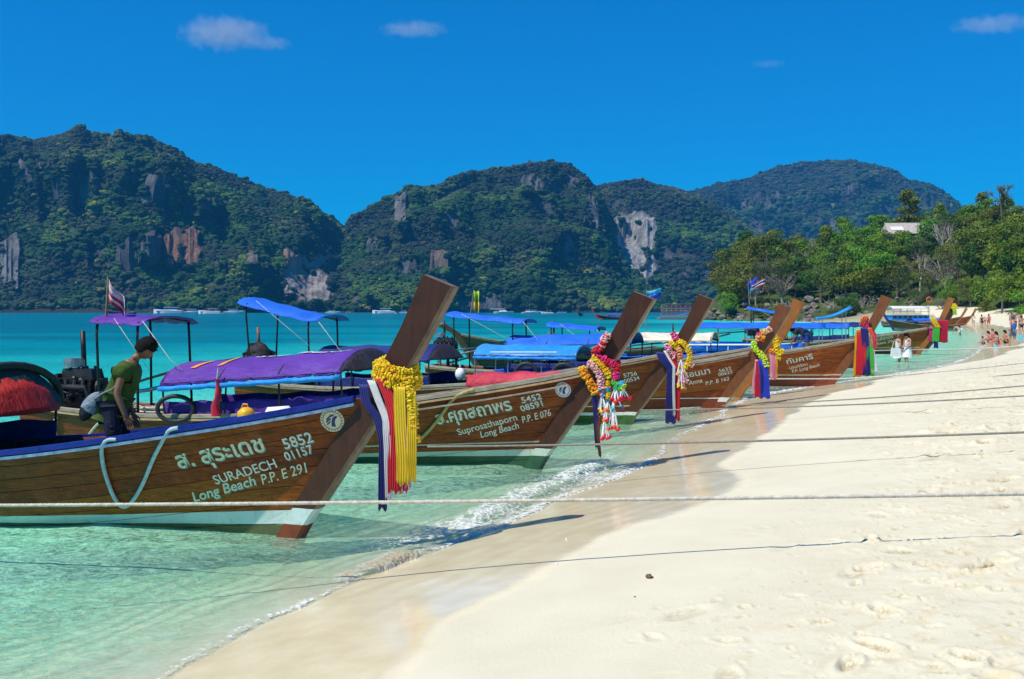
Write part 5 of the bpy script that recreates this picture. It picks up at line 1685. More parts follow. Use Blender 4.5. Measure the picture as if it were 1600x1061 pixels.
def tree_meshes(seed, h=10.0, w=8.0, n=2000, shape='round', leaf=.42, clumps=13):
    rg = random.Random(seed); rs = np.random.RandomState(seed)
    tb = MB()
    th = h * (.42 if shape != 'umbrella' else .72)
    base = [(0, 0, -.8), (rg.uniform(-.2, .2), rg.uniform(-.2, .2), th * .5), (rg.uniform(-.4, .4), rg.uniform(-.4, .4), th)]
    tb.tube(base, [h * .028, h * .022, h * .016], 7)
    cs = []
    for k in range(clumps):
        a = rg.uniform(0, 6.283); q = math.sqrt(rg.random())
        if shape == 'umbrella':
            zc = h * rg.uniform(.66, .97); r = w * .5 * q
        elif shape == 'tall':
            zc = h * rg.uniform(.35, .93); r = w * .34 * q * (1.25 - zc / h)
        else:
            zc = h * rg.uniform(.40, .9); r = w * .40 * q * math.sqrt(max(.1, 1 - ((zc / h - .55) / .5) ** 2))
        c = Vector((math.cos(a) * r, math.sin(a) * r, zc))
        rr = w * rg.uniform(.12, .22) * (.8 if shape == 'umbrella' else 1)
        cs.append((c, rr))
        p0 = Vector(base[1]).lerp(Vector(base[2]), .5 + .5 * rg.random()) if shape == 'umbrella' else Vector(base[1]).lerp(Vector(base[2]), rg.random())
        mid = p0.lerp(c, .5) + Vector((rg.uniform(-.3, .3), rg.uniform(-.3, .3), rg.uniform(0, .4)))
        tb.tube([p0, mid, c], [h * .011, h * .008, h * .003], 5)
        if shape == 'bare' or n < 1200:
            for _ in range(7):
                e = c + Vector((rg.uniform(-1, 1), rg.uniform(-1, 1), rg.uniform(-.2, 1))) * rr * 1.3
                tb.tube([mid, c.lerp(e, .4), e], [h * .005, h * .003, h * .0015], 4)
    per = n // clumps
    V_ = []; 
    for c, rr in cs:
        d = rs.normal(size=(per, 3)); d /= np.linalg.norm(d, axis=1)[:, None]
        rad = rr * (0.55 + .5 * rs.rand(per) ** .6) * (1 + .25 * np.sin(d[:, 0] * 5 + c.x) * np.cos(d[:, 2] * 4))
        p = np.array(c)[None] + d * rad[:, None] * np.array([1.15, 1.15, .72])
        # leaf quads facing roughly outward with random tilt
        nrm = d + rs.normal(size=(per, 3)) * .55 + np.array([0, 0, .35]); nrm /= np.linalg.norm(nrm, axis=1)[:, None]
        t1 = np.cross(nrm, rs.normal(size=(per, 3))); t1 /= np.linalg.norm(t1, axis=1)[:, None]
        t2 = np.cross(nrm, t1)
        s = leaf * (.55 + .8 * rs.rand(per))[:, None]
        q = np.stack([p - t1 * s * .6, p - t2 * s * .38, p + t1 * s * .6, p + t2 * s * .38], 1)
        V_.append(q.reshape(-1, 3))
    V_ = np.concatenate(V_)
    me = np_mesh('crown', V_, np.arange(len(V_)).reshape(-1, 4), smooth=False)
    return tb.mesh('trunk'), me
TREE_T = {}
for k, (shape, h, w, n, leafs) in enumerate((('round', 9, 8, 2400, .42), ('round', 10, 9.5, 2800, .45), ('round', 7, 8, 2000, .40), ('tall', 12, 7, 2400, .42), ('round', 8, 6, 1800, .38),
                                       ('umbrella', 12.5, 6.5, 600, .28), ('bare', 9, 8, 260, .25), ('round', 8.5, 8.5, 1100, .3))):
    TREE_T[k] = tree_meshes(40 + k, h, w, n, shape, leafs, 13 if shape != 'bare' else 9)
TREE_CACHE = {}
def tree(x, y, z, kind, leafk, s, label, bark=BARK, rz=0.0, group='trees on the headland behind the beach', sx=1.0):
    e = empty('tree', (x, y, z), rz, label, 'tree', group)
    e.scale = (s * sx, s * sx, s)
    for i, (nm, mat) in enumerate((('trunk', bark), ('crown', LEAF[leafk]))):
        key = (kind, nm, mat.name)
        if key not in TREE_CACHE:
            me = TREE_T[kind][i].copy(); me.materials.append(mat); TREE_CACHE[key] = me
        o = bpy.data.objects.new(nm, TREE_CACHE[key]); COL.objects.link(o); o.parent = e
    return e
rgt = random.Random(5)
AREA = [(1130, 'at the headland tip'), (1200, 'above the boat flags'), (1270, 'halfway along'), (1335, 'well left of grey roof'), (1385, 'just left of grey roof'),
        (1445, 'under the grey roof'), (1500, 'right of grey roof'), (1560, 'above far beach end'), (1800, 'at the right edge')]
LOOK = {('bright'): 'bright green bushy tree', 'dark': 'dark green dense tree', 'olive': 'olive green leafy tree', 'yellow': 'yellow green bushy tree', 'grey': 'grey brown half bare tree', 'rust': 'rust brown leafy tree'}
used = {}
placed = []
def ppos(px, v):
    Ds = np.interp(px, [1085, 1130, 1400, 1480, 1560, 1700, 1900], [262, 232, 212, 196, 178, 150, 120])
    Dr = Ds + np.interp(px, [1085, 1150, 1300, 1900], [30, 55, 75, 80])
    D = Ds + (Dr - Ds) * v
    return (px - 800) / F * D, D
for row, v in enumerate((0.06, 0.22, 0.40, 0.60, 0.80, 0.98, 1.15)):
    px = 1128 + rgt.uniform(0, 14)
    while px < 1660:
        x, y = ppos(px, v + rgt.uniform(-.07, .07))
        z = headland_z(x, y)
        q = rgt.random()
        if px < 1260: kinds = ['olive', 'dark', 'grey', 'olive', 'bright']
        elif px < 1400: kinds = ['bright', 'bright', 'dark', 'yellow', 'bright']
        elif px < 1500: kinds = ['bright', 'grey', 'dark', 'yellow', 'olive', 'bright']
        else: kinds = ['bright', 'yellow', 'dark', 'olive', 'bright', 'yellow', 'bright']
        lk = rgt.choice(kinds)
        kd = rgt.choice([0, 1, 2, 4, 7]) if lk not in ('grey',) else rgt.choice([6, 7])
        if row >= 4 and rgt.random() < .15: kd = 3
        s = rgt.uniform(.85, 1.2)
        if row == 0: s *= .6
        if row == 0 and 1150 < px < 1400 and rgt.random() < .45:
            px += rgt.uniform(30, 50); continue
        if px > 1450 and row >= 3: s *= .78
        # keep the house clear
        if 1372 < px < 1446 and v > .5 and v < .9: s *= .5
        area = [a for lim, a in AREA if px < lim][0]
        rowt = ('lowest row', 'low row', 'middle row', 'upper middle row', 'high row', 'crest row', 'back row')[row]
        lab = f"{LOOK[lk]} {area}, {rowt}"
        tree(x, y, z, kd, lk, s, lab, BARK if lk != 'grey' else PALEBARK, rgt.uniform(0, 6.28))
        px += rgt.uniform(15, 24) * (230 / y) 
number_labels([o for o in COL.objects if o.name.startswith('tree')])
x, y = ppos(1566, .75)
tree(x, y, headland_z(x, y), 5, 'olive', .98, 'tall slender umbrella shaped tree standing out against the sky at upper right')
x, y = ppos(1475, .35)
tree(x, y, headland_z(x, y), 6, 'grey', 1.35, 'pale bare branched tree right below the grey roof', PALEBARK)
x, y = ppos(1420, 1.15)
tree(x, y, headland_z(x, y) + 1, 1, 'rust', .95, 'rounded rust brown tree rising behind the grey roof')
for k, (pxx, v, s) in enumerate(((1515, .1, .75), (1540, .05, .8), (1565, .0, .85), (1592, .05, .9), (1620, .0, .9))):
    x, y = ppos(pxx, v)
    tree(x, y, max(headland_z(x, y), 2.2), 2, 'yellow' if k % 2 == 0 else 'bright', s, ('first', 'second', 'third', 'fourth', 'fifth')[k] + ' low leafy tree from the left along the back of the far sand')

# ---- house
def house():
    x, y = ppos(1411, .62)
    z = 2.35 + (485 - 362) / F * y
    e = empty('house', (x, y, z - 3.7), R(-6), 'small house with a weathered grey roof among the headland trees', 'house')
    wallm = plain('faded_yellow_wall', (.42, .34, .18), .8, .3, 2); roofm = plain('weathered_grey_sheet', (.42, .37, .34), .7, .3, 1.5, .4, 8)
    MB().box((0, 0, 1.5), (8.4, 6, 3.4)).build('wall', wallm, e)
    b = MB(); b.add([(-4.9, -4.2, 3.0), (4.9, -4.2, 3.0), (4.6, 0, 5.9), (-4.3, 0, 5.9), (-4.9, 4.2, 3.0), (4.9, 4.2, 3.0), (-4.9, -4.2, 2.85), (4.9, -4.2, 2.85), (4.9, 4.2, 2.85), (-4.9, 4.2, 2.85)],
                    [(0, 1, 2, 3), (4, 3, 2, 5), (0, 3, 4), (1, 5, 2), (0, 6, 7, 1), (1, 7, 8, 5), (5, 8, 9, 4), (4, 9, 6, 0), (6, 9, 8, 7)])
    rf = b.build('roof', roofm, e)
    for k in range(14):
        xx = -4.5 + k * .69; q = .97
        MB().box((xx, -2.1, 4.50), (.10, 4.95, .06), Matrix.Rotation(math.atan2(2.9, 4.2), 3, 'X')).build('roof_rib', roofm, rf)
    b = MB(); b.add([(-3.6, -3.1, 3.90), (-.6, -3.1, 3.90), (-.6, -1.7, 4.87), (-3.6, -1.7, 4.87)], [(0, 1, 2, 3)]); b.build('pale_roof_sheet', OFFWHITE, rf)
    for k in (-2.4, .2, 2.6):
        MB().box((k, -3.03, 1.5), (1.3, .06, 1.4)).build('window', plain('dark_window', (.02, .025, .03), .2, .2), e)
house()

# ---- boulders
ROCKM = []
t = NT('shore_boulder'); p = t.coord('Object'); rnd = t.n('ObjectInfo').outputs['Random']
n = t.noise(p, 1.2, 6, .7)
c = t.ramp(n, [(.3, (.05, .045, .04)), (.5, (.15, .13, .105)), (.72, (.34, .29, .22))])
hs = t.n('HueSaturation'); t.l(c, hs.inputs['Color']); t.l(t.mapr(rnd, 0, 1, .6, 1.4), hs.inputs['Value'])
BOULDER = t.set(hs.outputs[0], .9, 0, .3, t.bump(n, 1, .25))
for k in range(6):
    rg = random.Random(300 + k)
    bm = bmesh.new(); bmesh.ops.create_icosphere(bm, subdivisions=3, radius=1)
    ax = [Vector((rg.gauss(0, 1), rg.gauss(0, 1), rg.gauss(0, 1))).normalized() for _ in range(9)]; dd = [rg.uniform(.55, .9) for _ in ax]
    for v in bm.verts:
        for a, d in zip(ax, dd):
            q = v.co.dot(a)
            if q > d: v.co -= a * (q - d) * .92
        v.co += v.co.normalized() * .05 * mnoise.noise(v.co * 3 + Vector((k, 0, 0)))
    me = bpy.data.meshes.new('boulder'); bm.to_mesh(me); bm.free(); me.materials.append(BOULDER); ROCKM.append(me)
rg = random.Random(77)
RAREA = [(1180, 'at the left tip of the headland'), (1240, 'behind the twin prows'), (1300, 'below the tangled grey branches'), (1350, 'left of the ribboned prow'), (1400, 'behind the double deck boat'), (1500, 'right of the double deck boat')]
for k in range(150):
    px = 1100 + 330 * rg.random() ** .9; v = rg.uniform(-.10, .22) if rg.random() < .8 else rg.uniform(.1, .4)
    x, y = ppos(px, v)
    s = rg.uniform(.35, 1.0) * (1.5 if rg.random() < .2 else 1)
    z = (headland_z(x, y) if v > 0.02 else 0.0) + s * .1 + max(0, v) * 2
    o = bpy.data.objects.new('boulder', ROCKM[k % 6]); COL.objects.link(o)
    o.location = (x, y, z); o.rotation_euler = (rg.uniform(-.4, .4), rg.uniform(-.4, .4), rg.uniform(0, 6.28)); o.scale = (s * rg.uniform(.9, 1.7), s * rg.uniform(.8, 1.3), s * rg.uniform(.6, 1))
    size = 'small' if s < .55 else ('large' if s > 1 else 'middle sized')
    where = [a for lim, a in RAREA if px < lim][0]; lev = 'in the water' if v < -.03 else ('at the waterline' if v < .08 else 'up the bank')
    tag(o, f'{size} brown boulder {lev} {where}', 'boulder', f'{size} boulders {lev} {where}')
number_labels([o for o in COL.objects if o.name.startswith('boulder')])
# tangled dead branches over the rocks
for j, (pxx, v, lab) in enumerate(((1300, .10, 'tangle of bare grey branches above the boulders, left one'), (1325, .16, 'tangle of bare grey branches above the boulders, middle one'), (1350, .12, 'tangle of bare grey branches above the boulders, right one'), (1225, .14, 'bare grey shrub at the foot of the headland trees'))):
    rg = random.Random(500 + j); x, y = ppos(pxx, v); b = MB()
    for k in range(26):
        p0 = Vector((rg.uniform(-1.5, 1.5), rg.uniform(-1, 1), 0)); d = Vector((rg.uniform(-1, 1), rg.uniform(-.6, .6), rg.uniform(.4, 1))).normalized()
        p1 = p0 + d * rg.uniform(.8, 1.8); d2 = (d + Vector((rg.uniform(-1, 1), rg.uniform(-.6, .6), rg.uniform(-.5, .4)))).normalized(); p2 = p1 + d2 * rg.uniform(.8, 2)
        b.tube([p0, p1, p2], [.07, .05, .02], 5)
        for _ in range(2):
            q = p1.lerp(p2, rg.random()); b.tube([q, q + Vector((rg.uniform(-1, 1), rg.uniform(-.4, .4), rg.uniform(-.2, .9)))], [.03, .012], 4)
    o = b.build('dead_branches', PALEBARK); o.location = (x, y, headland_z(x, y) + .3); tag(o, lab, 'branches', 'bare branches along the headland shore')

# ================================================================ clouds
def cloud(px, py, wpx, hpx, label, seed, dens):
    Y = 5200.0
    c = P(px, Y, None, py)
    w = wpx / F * Y; h = hpx / F * Y
    rg = random.Random(seed); b = MB()
    b.ball((0, 0, 0), (w / 2, w * .35, h / 2), 20, 12)
    o = b.build('cloud'); o.location = c
    m = bpy.data.materials.new('cloud_vapour'); m.use_nodes = True; nt = m.node_tree; nt.nodes.clear()
    out = nt.nodes.new('ShaderNodeOutputMaterial'); vol = nt.nodes.new('ShaderNodeVolumePrincipled'); tc = nt.nodes.new('ShaderNodeTexCoord')
    ns = nt.nodes.new('ShaderNodeTexNoise'); ns.inputs['Scale'].default_value = 9.0 / w; ns.inputs['Detail'].default_value = 8; ns.inputs['Roughness'].default_value = .6
    nt.links.new(tc.outputs['Object'], ns.inputs['Vector'])
    mp = nt.nodes.new('ShaderNodeMapping'); mp.inputs['Scale'].default_value = (2 / w, 1 / (w * .35), 2 / h); nt.links.new(tc.outputs['Object'], mp.inputs[0])
    ln = nt.nodes.new('ShaderNodeVectorMath'); ln.operation = 'LENGTH'; nt.links.new(mp.outputs[0], ln.inputs[0])
    inv = nt.nodes.new('ShaderNodeMapRange'); inv.inputs[1].default_value = 1.0; inv.inputs[2].default_value = 0.15; inv.inputs[3].default_value = 0; inv.inputs[4].default_value = 1
    nt.links.new(ln.outputs['Value'], inv.inputs[0])
    ad = nt.nodes.new('ShaderNodeMath'); ad.operation = 'MULTIPLY_ADD'; nt.links.new(inv.outputs[0], ad.inputs[0]); ad.inputs[1].default_value = .56
    nt.links.new(ns.outputs['Fac'], ad.inputs[2])
    mr = nt.nodes.new('ShaderNodeMapRange'); mr.inputs[1].default_value = .62; mr.inputs[2].default_value = .88; mr.inputs[3].default_value = 0; mr.inputs[4].default_value = dens
    nt.links.new(ad.outputs[0], mr.inputs[0]); nt.links.new(mr.outputs[0], vol.inputs['Density'])
    vol.inputs['Color'].default_value = (.95, .95, 1, 1)
    nt.links.new(vol.outputs[0], out.inputs['Volume'])
    o.data.materials.append(m)
    m.cycles.volume_step_rate = 6
    tag(o, label, 'cloud')
cloud(350, 52, 170, 62, 'largest faint white cloud high at upper left', 1, .0042)
cloud(418, 68, 90, 26, 'small low tail of cloud just right of the largest cloud', 2, .0034)
cloud(645, 46, 130, 26, 'thin flat cloud in the middle of the upper sky', 3, .0034)
cloud(1550, 38, 150, 30, 'pale streak of cloud at the upper right edge', 4, .0030)
cloud(1200, 100, 70, 14, 'tiny faint wisp of cloud right of the middle sky', 5, .0016)
# ================================================================ garlands, sashes and ropes on the prows
def lp(root, px, py, yl=-0.17):
    x, z = local_from_px(root, px, py, yl)
    return (x, yl, z)
def strands(root, label, items, cat='flower garland'):
    g = decor(root, 'garland', label, cat, 'flower garlands tied round the prows')
    for k, it in enumerate(items):
        pts, r, cols = it[:3]; band = it[3] if len(it) > 3 else None; yl = it[4] if len(it) > 4 else -0.17
        strand(g, [lp(root, a, b, yl) for a, b in pts], r, cols, 10 + k, band=band)
    return g
def ring(g, root, px0, py0, px1, py1, r, cols, seed, band=None, back=True):
    """a loop that passes the near side between two photo points and closes round the back of the stem"""
    a = Vector(lp(root, px0, py0, -.15)); b_ = Vector(lp(root, px1, py1, -.15))
    m = (a + b_) / 2; pts = []
    ax = (b_ - a) / 2
    for k in range(19):
        t_ = 2 * math.pi * k / 18
        pts.append(m + ax * math.cos(t_) + Vector((0, .155 - .185 * math.sin(t_), -.035 * math.sin(t_))))
    strand(g, pts, r, cols, seed, band=band)
def bands(root, label, items):
    g = decor(root, 'sash', label, 'sash', 'satin sashes hanging from the prows')
    for k, it in enumerate(items):
        pts, w, col = it[:3]; yl = it[3] if len(it) > 3 else -0.17 - .012 * (k % 3)
        taper = it[4] if len(it) > 4 else 1.0
        P2 = [lp(root, a, b, yl) for a, b in pts]
        ribbon(g, P2[:-1], P2[-1], w * 1.22, col, 20 + k, folds=max(3, int(w / .017)), depth=.009, taper=taper, nz=22)
    return g
# boat 1
g = strands(b1, 'thick yellow marigold garland on the nearest prow', [([(637, 592), (641, 612), (645, 636), (646, 658), (647, 668)], .058, ['gold', 'yellow']),
                     ([(648, 668), (649, 678)], .02, ['white', 'brown'], .03), ([(646, 684), (655, 686)], .045, ['yellow', 'gold'])])
ring(g, b1, 582, 570, 640, 592, .062, ['gold', 'yellow'], 1)
ring(g, b1, 580, 582, 641, 604, .058, ['gold', 'yellow', 'gold'], 2)
ring(g, b1, 592, 563, 636, 580, .052, ['yellow', 'gold'], 3)
bands(b1, 'long striped sash, navy white red yellow and pink, on the nearest prow', [
    ([(569, 600), (572, 628), (590, 655), (598, 690), (598, 796)], .085, 'navy', -.16, .9), ([(578, 594), (590, 625), (604, 655), (607, 700), (606, 782)], .07, 'white', -.18),
    ([(596, 590), (609, 625), (616, 665), (615, 768)], .10, 'red', -.20), ([(604, 598), (612, 630), (620, 660), (620, 764)], .09, 'red', -.17),
    ([(620, 600), (622, 650), (622, 770)], .06, 'orange', -.15), ([(624, 604), (626, 650), (628, 757)], .10, 'yellow', -.21, 1.1),
    ([(636, 610), (637, 660), (637, 760)], .055, 'pink', -.19), ([(642, 612), (643, 660), (643, 752)], .085, 'yellow', -.205), ([(631, 606), (632, 660), (633, 768)], .05, 'magenta', -.14)])
# boat 2
g = strands(b2, 'red yellow and pink garlands with white tassels on the second prow', [
    ([(950, 522), (944, 531), (940, 540)], .062, ['salmon', 'red', 'lightpink']), ([(938, 543), (929, 548), (931, 556), (946, 563), (962, 571), (964, 580), (961, 594)], .062, ['crimson', 'red', 'magenta']),
    ([(926, 559), (938, 568), (948, 580), (952, 590)], .055, ['yellow', 'gold', 'gold'], .11, -.2), ([(908, 574), (914, 585), (922, 598), (930, 614)], .068, ['gold', 'orange'], .035, -.21),
    ([(920, 566), (932, 576), (938, 590), (940, 606)], .062, ['lightpink', 'salmon'], None, -.22), ([(940, 607), (941, 617)], .05, ['cyan', 'pink'], .04, -.2),
    ([(950, 596), (950, 626)], .042, ['gold', 'teal'], .08, -.2), ([(957, 597), (966, 601), (975, 599), (972, 607), (960, 607)], .045, ['green', 'cyan', 'lime'], .09, -.2),
    ([(934, 615), (932, 612), (945, 617), (950, 615)], .03, ['orange', 'gold'])])
for k, (px, py, n, L, cols) in enumerate(((940, 617, 9, .24, ['orange', 'gold']), (950, 626, 10, .27, ['orange', 'red']), (958, 628, 9, .38, ['red', 'orange']), (962, 606, 8, .19, ['red', 'crimson']), (972, 606, 7, .16, ['red', 'crimson']), (944, 655, 7, .28, ['crimson', 'red']), (964, 622, 4, .16, ['blue', 'teal']))):
    tassel(g, lp(b2, px, py, -.2), n, L, cols, 60 + k, .09)
ring(g, b2, 930, 552, 962, 570, .045, ['crimson', 'red'], 5)
bands(b2, 'narrow navy and red ribbon hanging to the water from the second prow', [([(929, 612), (930, 655), (933, 700)], .07, 'navy', -.17, .5), ([(933, 650), (936, 690), (937, 714)], .055, 'brown', -.165, .6), ([(936, 612), (937, 640), (937, 665)], .03, 'crimson', -.15)])
# boat 3
g = strands(b3, 'pink and gold garlands with flower drops on the third prow', [
    ([(1052, 521), (1056, 530)], .075, ['magenta', 'pink']), ([(1044, 538), (1046, 550), (1054, 556)], .085, ['pink', 'lightpink']), ([(1047, 535), (1056, 540), (1062, 548)], .07, ['gold', 'yellow', 'lightpink']),
    ([(1057, 533), (1068, 536), (1076, 546), (1079, 558), (1074, 570)], .07, ['gold', 'yellow']), ([(1061, 550), (1063, 560)], .075, ['orange', 'salmon']), ([(1062, 574), (1074, 573)], .06, ['gold', 'yellow']), ([(1066, 590), (1070, 592)], .06, ['pink', 'lightpink']), ([(1061, 600), (1067, 601)], .06, ['gold', 'yellow']), ([(1075, 568), (1082, 572)], .05, ['salmon', 'gold'])])
for k, (px, py, n, L, cols) in enumerate(((1064, 562, 7, .3, ['gold', 'pink']), (1068, 575, 7, .3, ['pink', 'lightpink']), (1064, 576, 6, .4, ['gold', 'pink']))):
    tassel(g, lp(b3, px, py, -.2), n, L, cols, 80 + k, .09)
bands(b3, 'navy white and red sash with frayed ends on the third prow', [([(1032, 550), (1038, 565), (1049, 576), (1048, 620), (1047, 660)], .16, 'navy', -.2), ([(1038, 548), (1046, 562), (1053, 572), (1053, 650)], .045, 'white', -.22),
    ([(1047, 550), (1053, 565), (1058, 578), (1058, 657)], .10, 'red', -.19), ([(1049, 640), (1049, 661)], .16, 'navy', -.21)])
# boat 4
g = strands(b4, 'lime green and pink garland on the prow of the boat lettered Anna', [([(1204, 514), (1196, 518), (1187, 521), (1184, 531)], .085, ['lightpink', 'white', 'magenta', 'gold']), ([(1193, 522), (1190, 532)], .08, ['gold', 'orange', 'magenta']),
    ([(1178, 534), (1179, 545), (1187, 552), (1194, 560), (1198, 572)], .085, ['lime', 'lime', 'yellow']), ([(1184, 548), (1192, 556)], .06, ['lime', 'crimson'])])
bands(b4, 'pink red and blue sash under the lime green garland', [([(1184, 562), (1180, 590), (1178, 616)], .10, 'lightpink'), ([(1185, 562), (1182, 590), (1181, 618)], .09, 'pink', -.16), ([(1187, 564), (1186, 590), (1185, 621)], .15, 'crimson', -.2),
    ([(1191, 562), (1194, 590), (1196, 622)], .17, 'blue', -.21, 1.2), ([(1189, 564), (1190, 620)], .05, 'navy', -.22)])
# boat 5
g = strands(b5, 'golden flower garland on the orange brown prow', [([(1211, 526), (1214, 534), (1214, 545), (1218, 554)], .10, ['gold', 'yellow']), ([(1203, 548), (1210, 550), (1218, 546), (1224, 550)], .07, ['gold', 'orange', 'yellow']), ([(1213, 558), (1219, 560)], .07, ['gold', 'yellow'])])
bands(b5, 'thin pink and gold ribbons beside the twin prows', [([(1207, 552), (1208, 591)], .13, 'lightpink'), ([(1209, 552), (1210, 593)], .08, 'pink', -.2), ([(1213, 560), (1213, 590)], .05, 'gold')])
# boat 6
g = decor(b6, 'garland', 'red and orange cloth wound round the rainbow sashed prow', 'cloth wrap', 'flower garlands tied round the prows')
ribbon(g, [lp(b6, 1352, 497, -.2), lp(b6, 1350, 508, -.2), lp(b6, 1362, 520, -.2)], lp(b6, 1365, 543, -.2), .24, 'magenta', 5, 4)
ribbon(g, [lp(b6, 1353, 494, -.21), lp(b6, 1349, 502, -.21)], lp(b6, 1347, 508, -.21), .16, 'orange', 6, 3)
ribbon(g, [lp(b6, 1358, 512, -.22), lp(b6, 1366, 530, -.22)], lp(b6, 1367, 545, -.22), .12, 'orange', 7, 3)
bands(b6, 'rainbow sash, yellow red navy green and white, hanging from the light brown prow', [([(1345, 514), (1341, 526), (1341, 545), (1339, 589)], .18, 'gold', -.2), ([(1345, 516), (1346, 545), (1345, 586)], .20, 'red', -.22, 1.3), ([(1348, 516), (1350, 545), (1350, 587)], .20, 'orange', -.19, 1.2),
    ([(1350, 512), (1353, 545), (1354, 586)], .17, 'navy', -.23, 1.1), ([(1352, 512), (1357, 545), (1359, 588)], .19, 'green', -.21, 1.3), ([(1356, 520), (1361, 545), (1366, 583)], .14, 'white', -.2, 1.2)])
# boat 7
g = decor(b7, 'garland', 'red cloth and yellow ribbon knotted on the prow behind the wading women', 'cloth wrap', 'flower garlands tied round the prows')
ribbon(g, [lp(b7, 1443, 506, -.2), lp(b7, 1455, 504, -.2)], lp(b7, 1467, 508, -.2), .4, 'magenta', 5, 4)
ribbon(g, [lp(b7, 1443, 510, -.25), lp(b7, 1456, 513, -.25)], lp(b7, 1468, 512, -.25), .15, 'orange', 6, 3)
ribbon(g, [lp(b7, 1457, 497, -.25), lp(b7, 1462, 506, -.25)], lp(b7, 1466, 512, -.25), .3, 'yellow', 7, 3)
bands(b7, 'red sash with a lime green strip, beyond the wading women', [([(1470, 500), (1469, 515), (1469, 535)], .62, 'crimson', -.2), ([(1458, 513), (1457, 534)], .3, 'magenta', -.21), ([(1463, 512), (1462, 534)], .28, 'green', -.25), ([(1462, 534), (1463, 544)], .18, 'navy', -.22)])
g = decor(b8, 'garland', 'yellow cloth knotted on the top of the dark prow far right', 'cloth wrap')
ribbon(g, [lp(b8, 1486, 474, -.2)], lp(b8, 1491, 482, -.2), .5, 'yellow', 5, 4)
ribbon(g, [lp(b8, 1491, 480, -.2)], lp(b8, 1492, 492, -.2), .22, 'lime', 6, 4)

# ---------------------------------------------------------------- ropes
def twisted(path, r, turns_per_m, name, mat, label, n=520):
    """three strands laid round each other"""
    P_ = [Vector(p) for p in path]
    L = sum((P_[i + 1] - P_[i]).length for i in range(len(P_) - 1))
    cum = [0]
    for i in range(len(P_) - 1): cum.append(cum[-1] + (P_[i + 1] - P_[i]).length)
    xs = [np.interp(np.linspace(0, L, n), cum, [p[k] for p in P_]) for k in range(3)]
    b = MB()
    root = None
    for s in range(3):
        pts = []
        for i in range(n):
            c = Vector((xs[0][i], xs[1][i], xs[2][i])); a = 2 * math.pi * (L * i / n * turns_per_m) + s * 2.094
            pts.append(c + Vector((0, math.cos(a), math.sin(a))) * r * .5)
        b.tube(pts, r * .56, 5)
    o = b.build(name, mat, None, True)
    tag(o, label, 'rope', 'mooring ropes stretched from the boats up the beach')
    return o
def sag(a, b_, d, n=14):
    a = Vector(a); b_ = Vector(b_)
    return [a.lerp(b_, k / n) - Vector((0, 0, d * 4 * (k / n) * (1 - k / n))) for k in range(n + 1)]
def rp(px, py, Y): return P(px, Y, None, py)
twisted([rp(-260, 791, 9.5)] + sag(rp(-60, 790, 9.35), rp(1640, 771, 7.55), .012) + [Vector((7.5, 7.3, sand_height(7.5, 7.3) + .35))], .017, 14, 'mooring_rope', ROPEW, 'thick twisted pale rope crossing in front of the nearest hull', 900)
def prope(path, r, mat, label, group='mooring ropes stretched from the boats up the beach'):
    o = MB().tube(path, r, 6).build('mooring_rope', mat, None, True)
    tag(o, label, 'rope', group); return o
def sandpt(px, Y, dz=0.02):
    x = (px - 800) / F * Y; return Vector((x, Y, sand_height(x, Y) + dz))
prope(sag(rp(668, 698, 14.1), rp(1640, 674, 12.0), .03) + [Vector((9.5, 11.9, sand_height(9.5, 11.9) + .1))], .015, ROPEG, 'dark rope passing in front of the second hull and up the sand')
prope(sag(rp(1000, 641, 20.3), rp(1640, 616, 17.2), .05), .014, ROPEG, 'rope from the third prow running right over the sand')
prope(sag(rp(1128, 634, 23.4), rp(1640, 599, 20.0), .05), .014, ROPEG, 'rope from the prow of the boat lettered Anna up the beach')
prope(sag(rp(1200, 592, 30.9), rp(1310, 592, 31.2), .0) + sag(rp(1315, 592, 31.2), rp(1640, 562, 27.4), .05), .024, ROPEW, 'pale rope under the rainbow sashed prow running up the beach')
prope(sag(rp(1300, 604, 31.0), rp(1640, 580, 24.0), .05), .014, ROPEG, 'thin dark rope below the pale rope of the rainbow sashed prow')
prope(sag(rp(1365, 548, 52), rp(1440, 546, 53), .0) + sag(rp(1442, 546, 53), rp(1640, 536, 48), .1), .03, ROPEW, 'distant rope beside the wading women')
# rope loops on the hulls
def hull_rope(root, pts, r, mat, off=.02, name='rope_loop'):
    q = []
    for a, b_ in pts:
        x, z = local_from_px(root, a, b_)
        q.append((x, float(hull_y(np.array([x]), np.array([z]), -1, off)[0]), z))
    # smooth
    out = []
    arr = smooth_poly(np.array([[p[0], p[1], p[2]] for p in q]), 5)
    MB().tube([tuple(p) for p in arr], r, 8).build(name, mat, root, True)
hull_rope(b1, [(186, 686), (172, 687), (163, 697), (164, 722), (172, 752), (184, 780), (197, 791), (212, 780), (228, 752), (242, 718), (258, 687), (268, 672), (282, 668)], .022, ROPEB, .035)
hull_rope(b2, [(742, 608), (730, 612), (716, 618), (704, 630), (690, 650), (672, 672), (655, 688), (648, 693)], .026, HOSE, .04)
hull_rope(b2, [(92, 652), (86, 662), (90, 682), (101, 703)], .022, ROPEW, .04)
hull_rope(b2, [(158, 660), (150, 668), (140, 682), (131, 700)], .022, ROPEW, .04)
